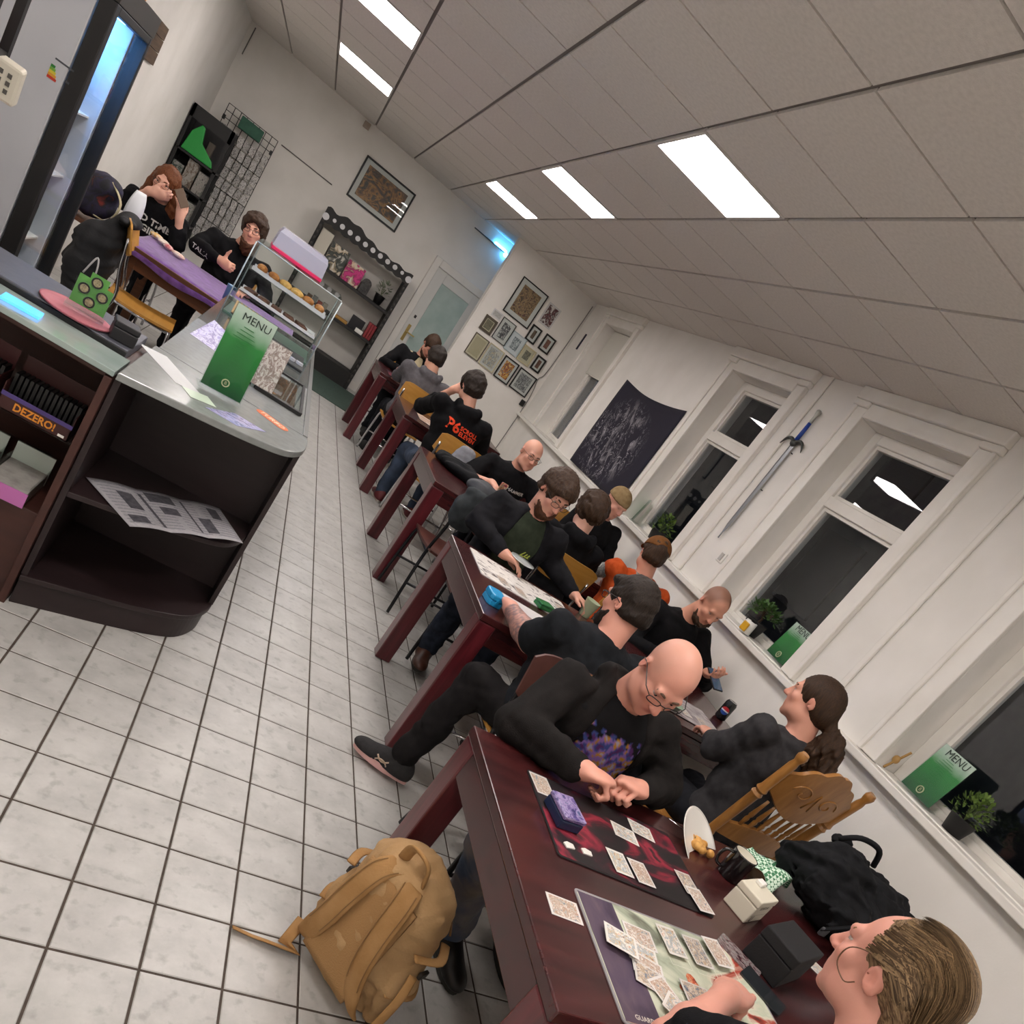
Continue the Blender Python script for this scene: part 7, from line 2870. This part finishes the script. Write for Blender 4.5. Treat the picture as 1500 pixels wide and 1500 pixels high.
def plant(label, loc, h, r, m_leaf, n=70, pot=True, potm=None, leaf=.03, seed=1, trunk=False):
    t = thing('potted_plant', label, 'plant', loc)
    rs = random.Random(seed)
    if pot:
        MB().lathe([(.0, 0), (r * .55, 0), (r * .75, h * .38), (r * .78, h * .40), (r * .68, h * .40), (r * .6, h * .36), (.0, h * .36)], n=20, cap=False).build('pot', potm or M_black, t, smooth=True)
    if trunk:
        MB().tube(catmull([(0, 0, h * .3), (.02, .01, h * .5), (-.01, 0, h * .7), (.01, 0, h * .85)], 4), [.010] * 13, 7).build('trunk', mat('bark', '#3a2a1c', .9), t, smooth=True)
    mb = MB()
    for k in range(n):
        a, e = rs.random() * 2 * PI, rs.random() ** .7 * PI * .55
        rr = r * (.55 + .5 * rs.random())
        d = Vector((math.cos(a) * math.sin(e), math.sin(a) * math.sin(e), math.cos(e)))
        c = Vector((0, 0, h * (.62 if trunk else .45))) + Vector((d.x * rr, d.y * rr, d.z * h * .5 * (.5 if trunk else 1)))
        fr = frame_from(d + Vector((rs.gauss(0, .4), rs.gauss(0, .4), rs.gauss(0, .4))))
        L_ = leaf * (.7 + .6 * rs.random())
        vs = [c, c + fr @ Vector((L_ * .35, .0, L_ * .5)), c + fr @ Vector((0, .003, L_)), c + fr @ Vector((-L_ * .35, 0, L_ * .5))]
        mb.raw(vs, [(0, 1, 2, 3)])
    fo = mb.build('foliage', m_leaf, t)
    if not trunk:
        sm = MB()
        for k in range(8):
            a = k / 8 * 2 * PI
            sm.tube([(0, 0, h * .36), (r * .3 * math.cos(a), r * .3 * math.sin(a), h * .7)], .002, 5)
        sm.build('stem', mat('green_stem', '#4a5a2c', .7), t)
    return t


M_leaf = mat('leaf_green', '#4f6a2c', .6, col2='#6f8a3c', nscale=40)
M_leafd = mat('leaf_dark', '#3a5a2c', .6, col2='#557a3a', nscale=40)
plant('straggly grey green plant on the carved shelf', (.97, 10.92, 1.121), .30, .09, mat('leaf_grey', '#6d7a5f', .7, col2='#8a8f80', nscale=30), 60, leaf=.05, seed=2)
box_on('book', .60, .78, 10.82, 10.96, .69, .035, mat('ochre_book', '#a87f3a', .6), 'ochre book lying on the lower carved shelf', 'book')
box_on('small_screen', .80, .98, 10.90, 10.93, .69, .16, mat('dark_screen', '#26262a', .3), 'small dark screen on the lower carved shelf', 'screen')
box_on('white_carton', .90, 1.0, 10.80, 10.86, .69, .05, M_white, 'small white carton before the dark screen on the shelf')
for k in range(3):
    box_on('red_book', 1.02 + .035 * k, 1.05 + .035 * k, 10.84, 11.0, .69, .20, mat('red_book', '#8f2a30', .5), 'red book standing at the end of the lower carved shelf', 'book', 'red books on the carved shelf')
for k in range(4):
    box_on('game_pack', .22 + .07 * k, .28 + .07 * k, 10.84, 10.96, .69, .05 + .02 * (k % 2), mat('pack_%d' % k, ('#5a4a3a', '#6d6f6a', '#7a3a2c', '#8a8478')[k], .6), ('brown', 'grey', 'rust red', 'stone grey')[k] + ' little game pack on the lower carved shelf', 'box')
one('floor_runner', MB((1.0, 10.2, 0)).bx(.45, 1.30, 9.30, 10.74, .0005, .008), M_mat, 'dark green runner on the tiles before the carved shelf', 'mat', (1.0, 10.2, 0))


def picture(label, wall, c, w, h, fm, fw, mount, art, depth=.022, name='framed_picture', glass=True, tilt=0.0):
    """wall: 'Y' faces -Y at c.y ; 'X' faces -X at c.x"""
    t = thing(name, label, 'picture', c, 0)
    t.rotation_euler = (0, tilt, 0) if wall == 'Y' else (0, 0, -PI / 2)
    mb = MB()
    for s_ in (-1, 1):
        mb.bx(s_ * (w / 2 - fw / 2) - fw / 2, s_ * (w / 2 - fw / 2) + fw / 2, -depth, 0, -h / 2, h / 2)
        mb.bx(-w / 2 + fw, w / 2 - fw, -depth, 0, s_ * (h / 2 - fw / 2) - fw / 2, s_ * (h / 2 - fw / 2) + fw / 2)
    mb.build('frame', fm, t, bevel=.002)
    MB().bx(-w / 2 + fw, w / 2 - fw, -depth * .5, -.001, -h / 2 + fw, h / 2 - fw).build('mount', mount, t)
    if art is not None:
        am, aw, ah = art
        MB().bx(-aw / 2, aw / 2, -depth * .5 - .0015, -depth * .5, -ah / 2, ah / 2).build('print', am, t)
    if glass:
        MB().bx(-w / 2 + fw, w / 2 - fw, -depth * .5 - .006, -depth * .5 - .004, -h / 2 + fw, h / 2 - fw).build('glass', M_cglass, t)
    return t


M_mountw = mat('mount_white', '#d3d3d2', .7)
M_mountc = mat('mount_cream', '#cfc7ae', .7)
AX = 'XZ'
picture('black framed dark brown battle print above the carved shelf', 'Y', (.41, YB, 2.20), .69, .51, M_black, .022, M_mountw,
        (art_mat('battle_print', ['#17120f', '#2b2019', '#4a3220', '#7a5026', '#a8743a', '#2a2420', '#57504a'], 4, 'noise', 2.0, .4, rnd=False, seed=2), .54, .37))


def gal(label, px, fm, fw, mount, art, inset=.05, **k):
    """four corner pixels (top-left, top-right, bottom-right, bottom-left) of a frame hung on the gallery wall"""
    q = [Vector(on_y(570 + x / 5.769, 300 + y / 5.769, YG)) for x, y in px]
    c = sum(q, Vector()) / 4
    w = ((q[1] - q[0]).length + (q[2] - q[3]).length) / 2
    h = ((q[3] - q[0]).length + (q[2] - q[1]).length) / 2
    return picture(label, 'Y', (c.x, YG, c.z), w, h, fm, fw, mount, (art, w - 2 * inset, h - 2 * inset), **k)


A = lambda nm, cols, sc=4, seed=1, kind='noise', d=2.0: art_mat(nm, cols, sc, kind, d, .5, rnd=False, seed=seed)
M_goldf = mat('bronze_frame', '#5d5344', .5, col2='#463f35', nscale=60)
M_creamf = mat('cream_frame', '#c9bf9a', .5)
gal('large black framed brown figure print on the gallery wall', [(1145, 600), (1350, 780), (1160, 1050), (955, 885)], M_black, .014, M_mountw, A('g1', ['#2d241c', '#5a4632', '#8a6a48', '#a88a62', '#4a3a34', '#7a2f2a'], 5, 3), .065)
gal('unframed dark red sketch pinned beside the large figure print', [(1370, 830), (1465, 905), (1345, 1050), (1245, 975)], M_mountw, .004, M_mountw, A('g2', ['#c9c6c0', '#d3d0ca', '#4a3a3c', '#6a3034', '#bdbab4'], 3, 5), .02, glass=False, depth=.008)
gal('small black framed brown crest, upper one of the black pair', [(1220, 1005), (1295, 1060), (1220, 1185), (1140, 1130)], M_black, .020, M_mountw, A('g3', ['#3a2e26', '#6a5544', '#8a7a6a'], 5, 7), .05)
gal('small black framed red brown crest, lower one of the black pair', [(1330, 1080), (1415, 1150), (1330, 1270), (1255, 1210)], M_black, .020, M_mountw, A('g4', ['#4a2620', '#7a4638', '#8a6a5a'], 5, 9), .05)
gal('bronze framed round portrait print on the gallery wall', [(830, 920), (920, 995), (845, 1110), (755, 1030)], M_goldf, .030, M_mountc, A('g5', ['#2d2a24', '#6a6250', '#8f8670', '#3a362c'], 4, 11), .04)
gal('thin framed white print with a grey sketched beast', [(975, 945), (1085, 1030), (960, 1190), (860, 1110)], M_black, .008, M_mountw, A('g6', ['#d3d3d2', '#cfcfce', '#3a3a3e', '#6a6a70', '#c9c9c8'], 3, 13), .045)
gal('cream framed certificate with fine writing, lowest at the wall edge', [(740, 1070), (850, 1160), (740, 1325), (630, 1240)], M_goldf, .010, M_mountc, A('g7', ['#c4b99c', '#b3a88a', '#cfc5a8', '#9c9074'], 14, 15, 'wave', .2), .03)
gal('cream framed map sketch beside the certificate', [(860, 1160), (975, 1250), (870, 1420), (750, 1335)], M_creamf, .010, M_mountw, A('g8', ['#cfcbc0', '#d6d3c8', '#8a93a0', '#c9b89a', '#d3d0c6'], 4, 17), .035)
gal('pale blue clipboard with a small dark sketch', [(1055, 1050), (1165, 1150), (1065, 1290), (970, 1210)], mat('clipboard_blue', '#aebfc4', .5), .010, mat('clip_paper', '#c6d0d2', .6), A('g9', ['#c6d0d2', '#bcc8ca', '#4a5a60', '#c6d0d2'], 3, 19), .05, glass=False)
gal('cream framed small medallion print', [(1150, 1170), (1245, 1250), (1165, 1370), (1075, 1300)], M_creamf, .016, M_mountc, A('g10', ['#8f8a78', '#5a5a54', '#b3ab90'], 4, 21), .05)
gal('tiny black framed brown oval at the right of the gallery', [(1260, 1260), (1330, 1320), (1255, 1430), (1185, 1375)], M_black, .022, M_mountw, A('g11', ['#5a3a30', '#7a5040', '#4a2e28'], 4, 23), .045)
gal('black framed print of a yellow and red warrior', [(990, 1265), (1100, 1355), (990, 1530), (875, 1435)], M_black, .016, M_mountw, A('g12', ['#d3cfc6', '#d8a83a', '#a8502a', '#5a3a20', '#d3cfc6'], 3, 25), .045)
gal('black framed print of a grey horned mask', [(1122, 1368), (1245, 1477), (1137, 1631), (991, 1531)][:1] + [(1250, 1476), (1143, 1628), (1000, 1530)], M_black, .016, M_mountw, A('g13', ['#d0d0d0', '#8a8a90', '#4a4a50', '#c9c9c9', '#6a6a72'], 4, 27), .045)
gal('small white paper note pinned above the bronze frame', [(895, 870), (970, 935), (930, 985), (860, 925)], M_mountw, .003, M_mountw, A('g14', ['#d3d3d0', '#c6c6c2', '#8a8a86', '#d3d3d0'], 8, 29), .015, glass=False, depth=.005)

# cable along the gallery corner, dark bar near the window, wall socket
cb_ = one('cable', MB((3.05, YG, 1.4)).tube(catmull([(3.12, YG - .008, 2.70), (3.115, YG - .008, 2.0), (3.10, YG - .008, 1.7), (3.06, YG - .010, 1.60), (3.09, YG - .008, 1.45), (3.11, YG - .008, 1.2), (3.11, YG - .008, .5)], 8), .006, 6),
          mat('grey_cable', '#8a8884', .6), 'thin grey cable hanging down the corner of the gallery wall', 'cable', (3.05, YG, 1.4), 0, None, True)
one('socket', MB((3.06, YG, 1.25)).bx(3.03, 3.09, YG - .03, YG - .001, 1.20, 1.28), M_black, 'black socket box on the cable of the gallery corner', 'socket', (3.06, YG, 1.25), bevel=.004)
one('dark_strip', MB((XR, 9.72, 2.27)).bx(XR - .015, XR - .001, 9.705, 9.735, 2.16, 2.37), mat('strip_dark', '#26243a', .5), 'narrow dark strip fixed on the wall beside the blind window', 'strip', (XR, 9.72, 2.27))
sw = thing('wall_switch', 'white wall switch below the sword tip', 'switch', (XR, 4.455, 1.39))
MB().bx(-.010, -.001, -.04, .04, -.04, .04).build('plate', M_white, sw, bevel=.004)
MB().bx(-.015, -.0101, -.02, .02, -.028, .028).build('rocker', mat('rocker', '#bdbab4', .4), sw, bevel=.003)
one('smoke_alarm', MB((-.09, YB, 2.70)).bx(-.13, -.05, YB - .06, YB - .001, 2.66, 2.73), mat('beige_box', '#a89a8c', .6), 'small beige box high on the wall above the framed battle print', 'box', (-.09, YB, 2.70), bevel=.006)
rl = thing('wall_conduit', 'thin grey conduit running along the back wall', 'conduit', (-.45, YB, 1.95))
MB(rl.location).cyl((-.78, YB - .006, 1.93), (-.12, YB - .006, 1.93), .006, n=8).build('tube', mat('conduit_grey', '#6f6c68', .6), rl, smooth=True)

MB(rl.location).cyl((-1.50, YB - .006, 2.72), (-1.51, YB - .006, 2.42), .006, n=8).build('drop', MATS['conduit_grey'], rl, smooth=True)
# blue corner lamp
bl = thing('corner_lamp', 'small lamp glowing blue below the ceiling in the alcove by the door', 'lamp', (1.98, 11.09, 2.6))
O = bl.location
MB(O).bx(1.55, 2.03, 11.075, 11.10, 2.60, 2.612).build('rail', mat('rail_dark', '#4a4f52', .5), bl)
M_blue = mat('blue_glow', '#7fd0ff', emit='#4fb8ff', estr=7)
MB(O).bx(1.86, 2.05, 11.06, 11.099, 2.615, 2.640).build('tube', M_blue, bl, bevel=.006)
MB(O).sphere((2.055, 11.06, 2.59), .030, 14, 10).build('bulb', M_blue, bl, smooth=True)

# ================================================================== RACKS, left corner
br = thing('game_rack', 'black wire rack of games with a green bag by the white wall', 'rack', (-1.36, 10.1, 0))
O = br.location
rx0, rx1, ry0, ry1, rz1 = -1.545, -1.12, 9.98, 10.34, 1.70
for x in (rx0, rx1 - .03):
    for y in (ry0, ry1 - .03):
        MB(O).bx(x, x + .03, y, y + .03, 0, rz1).build('post', M_black, br)
MB(O).bx(rx0, rx1, ry1 - .012, ry1, .1, rz1).build('back_board', mat('rack_back', '#2b2a2b', .8), br)
MB(O).bx(rx0, rx0 + .010, ry0 + .03, ry1, .1, rz1).build('side_board', MATS['rack_back'], br)
MB(O).bx(rx0, rx1, ry0, ry0 + .03, rz1 - .13, rz1).build('header', M_black, br)
for zz in (.30, .62, .94, 1.24):
    MB(O).bx(rx0, rx1, ry0, ry1 - .013, zz, zz + .02).build('shelf', M_black, br)
gcols = ['#4a4a48', '#6d6a66', '#3a4a42', '#5a4a3a', '#7a7670', '#2f5a3c']
gn = ['dark grey', 'warm grey', 'deep green', 'brown', 'stone', 'bottle green']
n = 0
for zz in (.32, .64, .96):
    for k in range(3):
        h = .17 + .05 * ((k + n) % 3)
        box_on('rack_game', rx0 + .035 + .125 * k, rx0 + .145 + .125 * k, ry0 + .03, ry0 + .20, zz, h, art_mat('rg%d' % (n % 6), [gcols[n % 6], '#8f8c86', gcols[(n + 2) % 6], '#2a2a2b'], 4, 'noise', 1.5, .5, rnd=True),
               'printed game box standing on the black wire rack', 'box', 'games on the black wire rack')
        n += 1
gb = MB((-1.40, ry0 - .01, 1.27))
gp = [(-1.50, 1.27), (-1.17, 1.27), (-1.20, 1.33), (-1.34, 1.42), (-1.37, 1.56), (-1.40, 1.58), (-1.47, 1.47)]
gb.prism(gp, 0, .05, lambda v: Vector((v.x, ry0 + .06 - v.z, v.y - .005)))
one('green_bag', gb, mat('vivid_green', '#1f8f3a', .5), 'vivid green folded bag on the top shelf of the black wire rack', 'bag', (-1.40, ry0 - .01, 1.27), bevel=.008)
box_on('tin', -1.30, -1.24, ry0 + .10, ry0 + .16, 1.26, .22, mat('brown_tin', '#4f463c', .5), 'slim brown tin behind the green bag', 'tin')

# wire grid with hanging card packs
wg = thing('wire_grid', 'black wire grid panel hung with rows of clear card packs', 'rack', (-1.11, 10.93, 0))
O = wg.location
gx0, gx1, gz0, gz1, gy = -1.40, -.815, .45, 1.93, 10.93
wire = MB(O)
k = 0
while gx0 + k * .0732 <= gx1 + .001:
    x = gx0 + k * .0732
    wire.cyl((x, gy, gz0), (x, gy, gz1), .004, n=6)
    k += 1
k = 0
while gz0 + k * .074 <= gz1 + .001:
    z = gz0 + k * .074
    wire.cyl((gx0, gy, z), (gx1, gy, z), .004, n=6)
    k += 1
wire.build('wire_mesh', M_black, wg, smooth=True)
for x in (gx0 + .01, gx1 - .01):
    MB(O).box((x, gy - .02, gz1 - .15), (.03, .03, .05)).build('clip', M_black, wg)
    MB(O).cyl((x, gy + .005, 0), (x, gy + .005, gz0), .006, n=8).build('leg', M_black, wg)
pk_m = [art_mat('pack_grey_%d' % i, c, 5, 'noise', 2, .3, rnd=True) for i, c in enumerate((['#262626', '#6f6d69', '#dddbd8', '#4a4846'], ['#2f2d2b', '#8f8b86', '#efedea', '#55524f']))]
pme = {}
for i, m in enumerate(pk_m):
    me = MB().box((0, 0, -.055), (.058, .012, .11)).mesh('card_pack')
    me.materials.append(m)
    pme[i] = me
n = 0
for r_ in range(10):
    for c in range(8):
        o = bpy.data.objects.new('card_pack', pme[(r_ + c) % 2])
        COL.objects.link(o)
        o.location = (gx0 + .037 + c * .0725, gy - .014 - .006 * (r_ % 2), gz1 - .21 - r_ * .122)
        o.rotation_euler = (.06 * ((c * 7 + r_ * 3) % 5 - 2) * .4, .05 * ((c * 5 + r_) % 5 - 2), 0)
        tag(o, 'clear grey card pack hanging in the rows on the wire grid', 'card pack', 'card packs on the wire grid')
gr = one('green_pouch', MB((-1.10, gy - .03, 1.86)).box((-1.10, gy - .035, 1.85), (.26, .03, .13)), mat('teal_green', '#2f5f4c', .6, col2='#3a6d58', nscale=20), 'teal green pouch hung at the top of the wire grid', 'pouch', (-1.10, gy - .03, 1.86), bevel=.010)

# ================================================================== WINDOW WALL THINGS
sd_ = thing('sword', 'long steel sword with winged guard and blue grip hung between windows', 'sword', (XR - .02, 4.62, 1.47))
O = sd_.location
ytop, ybot = 4.625, 4.615
bl_ = MB(O)
n = 14
vs, fs = [], []
for k in range(n + 1):
    t = k / n
    z = 1.475 + (2.25 - 1.475) * t
    w = .024 * min(1, t * 7) * (.85 + .15 * t) + .0005
    y = ybot + (ytop - ybot) * t
    vs += [(XR - .030, y, z), (XR - .024, y - w, z), (XR - .018, y, z), (XR - .024, y + w, z)]
for k in range(n):
    for j in range(4):
        fs.append((k * 4 + j, k * 4 + (j + 1) % 4, (k + 1) * 4 + (j + 1) % 4, (k + 1) * 4 + j))
fs += [(3, 2, 1, 0), (n * 4, n * 4 + 1, n * 4 + 2, n * 4 + 3)]
M_steel = mat('sword_steel', '#8f9296', .35, .85)
bl_.raw(vs, fs).build('blade', M_steel, sd_)
gd = MB(O)
for s_ in (-1, 1):
    pts = catmull([(XR - .026, 4.625, 2.262), (XR - .028, 4.625 + s_ * .05, 2.285), (XR - .028, 4.625 + s_ * .10, 2.272), (XR - .026, 4.625 + s_ * .135, 2.225)], 6)
    gd.tube(pts, [.016, .015, .015, .014, .014, .013, .013, .013, .012, .012, .012, .011, .010, .009, .008, .006, .005, .004, .003][:len(pts)], 8)
gd.sphere((XR - .028, 4.625, 2.262), (.020, .03, .026), 10, 8)
gd.build('guard', mat('guard_metal', '#4f5250', .4, .7), sd_, smooth=True)
MB(O).cyl((XR - .025, 4.625, 2.285), (XR - .025, 4.625, 2.42), .015, .013, n=12).build('grip', mat('blue_grip', '#2448a0', .5), sd_, smooth=True)
MB(O).lathe([(.010, 0), (.013, .01), (.012, .05), (.017, .075), (.019, .09), (.010, .10)], (XR - .025, 4.625, 2.42), 12).build('pommel', mat('pommel_grey', '#a9aaa4', .4, .5), sd_, smooth=True)
for zz in (1.9, 2.2):
    MB(O).cyl((XR - .016, 4.59, zz), (XR - .001, 4.59, zz), .004, n=6).build('hook', M_black, sd_)


def banner_mat():
    m, nt, b = new_mat('banner_print')
    N, L = nt.nodes, nt.links
    tc = N.new('ShaderNodeTexCoord')
    mp = N.new('ShaderNodeMapping')
    mp.inputs['Scale'].default_value = (1, 3.4, 1.6)
    mp.inputs['Rotation'].default_value = (.5, 0, 0)
    L.new(tc.outputs['Generated'], mp.inputs['Vector'])
    nz = N.new('ShaderNodeTexNoise')
    nz.inputs['Scale'].default_value = 3.2
    nz.inputs['Detail'].default_value = 3
    nz.inputs['Distortion'].default_value = 1.6
    L.new(mp.outputs['Vector'], nz.inputs['Vector'])
    r = N.new('ShaderNodeValToRGB')
    r.color_ramp.elements[0].position = .485
    r.color_ramp.elements[0].color = (0, 0, 0, 1)
    r.color_ramp.elements[1].position = .50
    r.color_ramp.elements[1].color = (1, 1, 1, 1)
    e = r.color_ramp.elements.new(.515)
    e.color = (0, 0, 0, 1)
    L.new(nz.outputs['Fac'], r.inputs['Fac'])
    nz2 = N.new('ShaderNodeTexNoise')
    nz2.inputs['Scale'].default_value = 4.0
    nz2.inputs['Detail'].default_value = 4
    L.new(tc.outputs['Generated'], nz2.inputs['Vector'])
    r2 = N.new('ShaderNodeValToRGB')
    r2.color_ramp.elements[0].position = .56
    r2.color_ramp.elements[1].position = .66
    L.new(nz2.outputs['Fac'], r2.inputs['Fac'])
    # the drawing fills the part of the cloth away from one side
    sp = N.new('ShaderNodeSeparateXYZ')
    L.new(tc.outputs['Generated'], sp.inputs[0])
    dx = N.new('ShaderNodeMath'); dx.operation = 'SUBTRACT'; dx.inputs[1].default_value = .60
    L.new(sp.outputs['Y'], dx.inputs[0])
    dz = N.new('ShaderNodeMath'); dz.operation = 'SUBTRACT'; dz.inputs[1].default_value = .42
    L.new(sp.outputs['Z'], dz.inputs[0])
    d2 = N.new('ShaderNodeVectorMath'); d2.operation = 'LENGTH'
    cb = N.new('ShaderNodeCombineXYZ')
    L.new(dx.outputs[0], cb.inputs[0]); L.new(dz.outputs[0], cb.inputs[1])
    L.new(cb.outputs[0], d2.inputs[0])
    r3 = N.new('ShaderNodeValToRGB')
    r3.color_ramp.elements[0].position = .30
    r3.color_ramp.elements[0].color = (1, 1, 1, 1)
    r3.color_ramp.elements[1].position = .48
    r3.color_ramp.elements[1].color = (0, 0, 0, 1)
    L.new(d2.outputs['Value'], r3.inputs['Fac'])
    ad = N.new('ShaderNodeMath'); ad.operation = 'MULTIPLY_ADD'; ad.inputs[1].default_value = .45; ad.use_clamp = True
    L.new(r2.outputs['Color'], ad.inputs[0]); L.new(r.outputs['Color'], ad.inputs[2])
    mu = N.new('ShaderNodeMath'); mu.operation = 'MULTIPLY'
    L.new(ad.outputs[0], mu.inputs[0]); L.new(r3.outputs['Color'], mu.inputs[1])
    mx = N.new('ShaderNodeMix'); mx.data_type = 'RGBA'
    L.new(mu.outputs[0], mx.inputs['Factor'])
    mx.inputs['A'].default_value = lin('#1d1a2b'); mx.inputs['B'].default_value = lin('#b9b6bb')
    L.new(mx.outputs['Result'], b.inputs['Base Color'])
    b.inputs['Roughness'].default_value = .85
    return m


def banner(u, v):
    y = 7.74 + (6.23 - 7.74) * u
    z0, z1 = 1.14 + .0 * u, 2.125 - .055 * math.sin(PI * u) ** 1.0
    return Vector((XR - .014 - .008 * math.sin(u * 9 + v * 3), y, z0 + (z1 - z0) * v))


one('banner', MB((XR, 6.98, 1.6)).grid(banner, 30, 16), banner_mat(), 'dark blue cloth banner with a white drawing pinned between the windows', 'banner', (XR, 6.98, 1.6), 0, None, True, solid=.004)

plant('bonsai like plant in a black pot on the window sill', (3.21, 3.80, 1.1315), .25, .10, M_leafd, 260, True, None, .034, 4, True)
plant('round fine leaved shrub in a black pot on the window sill', (3.215, 1.955, 1.1315), .21, .08, M_leaf, 220, True, None, .026, 5)
plant('light green plant in a dark pot on the sill beside the edge on menu', (3.21, 5.45, 1.1315), .24, .09, M_leaf, 160, True, None, .034, 6)
yb = thing('mug', 'white mug with a yellow side on the window sill before the bonsai', 'mug', (3.13, 3.74, 1.1315), 0)
MB().lathe([(.0, 0), (.035, 0), (.038, .004), (.038, .085), (.035, .085), (.033, .01), (.0, .008)], n=24, cap=False).build('cup', M_white, yb, smooth=True)
MB().box((-.036, -.010, .038), (.014, .06, .06)).build('yellow_tag', mat('amber', '#d9a51f', .5), yb, bevel=.006)
MB().tube(catmull([(0, .036, .07), (0, .06, .065), (0, .062, .03), (0, .036, .02)], 5), .005, 8).build('handle', M_white, yb, smooth=True)
st_ = one('ornament', MB((3.20, 2.37, 1.2)).tube(catmull([(3.20, 2.405, 1.135), (3.20, 2.38, 1.20), (3.21, 2.36, 1.27)], 5), .006, 6).sphere((3.20, 2.385, 1.20), (.012, .022, .022), 8, 6), mat('dry_twig', '#b08a52', .7),
          'dry twig ornament standing in the corner of the window reveal', 'ornament', (3.20, 2.37, 1.2), 0, None, True)
ph2 = thing('phone', 'tan cased phone held before the face of the long haired woman', 'phone', (-.885, 6.83, 1.075), 0)
MB().box((0, 0, 0), (.065, .010, .12)).build('case', mat('tan_case', '#6d5a48', .5), ph2, bevel=.004)
MB().box((0, .0054, 0), (.058, .0006, .110)).build('screen', MATS['phone_screen'], ph2)
ph2.rotation_euler = (-.2, -.75, .5)
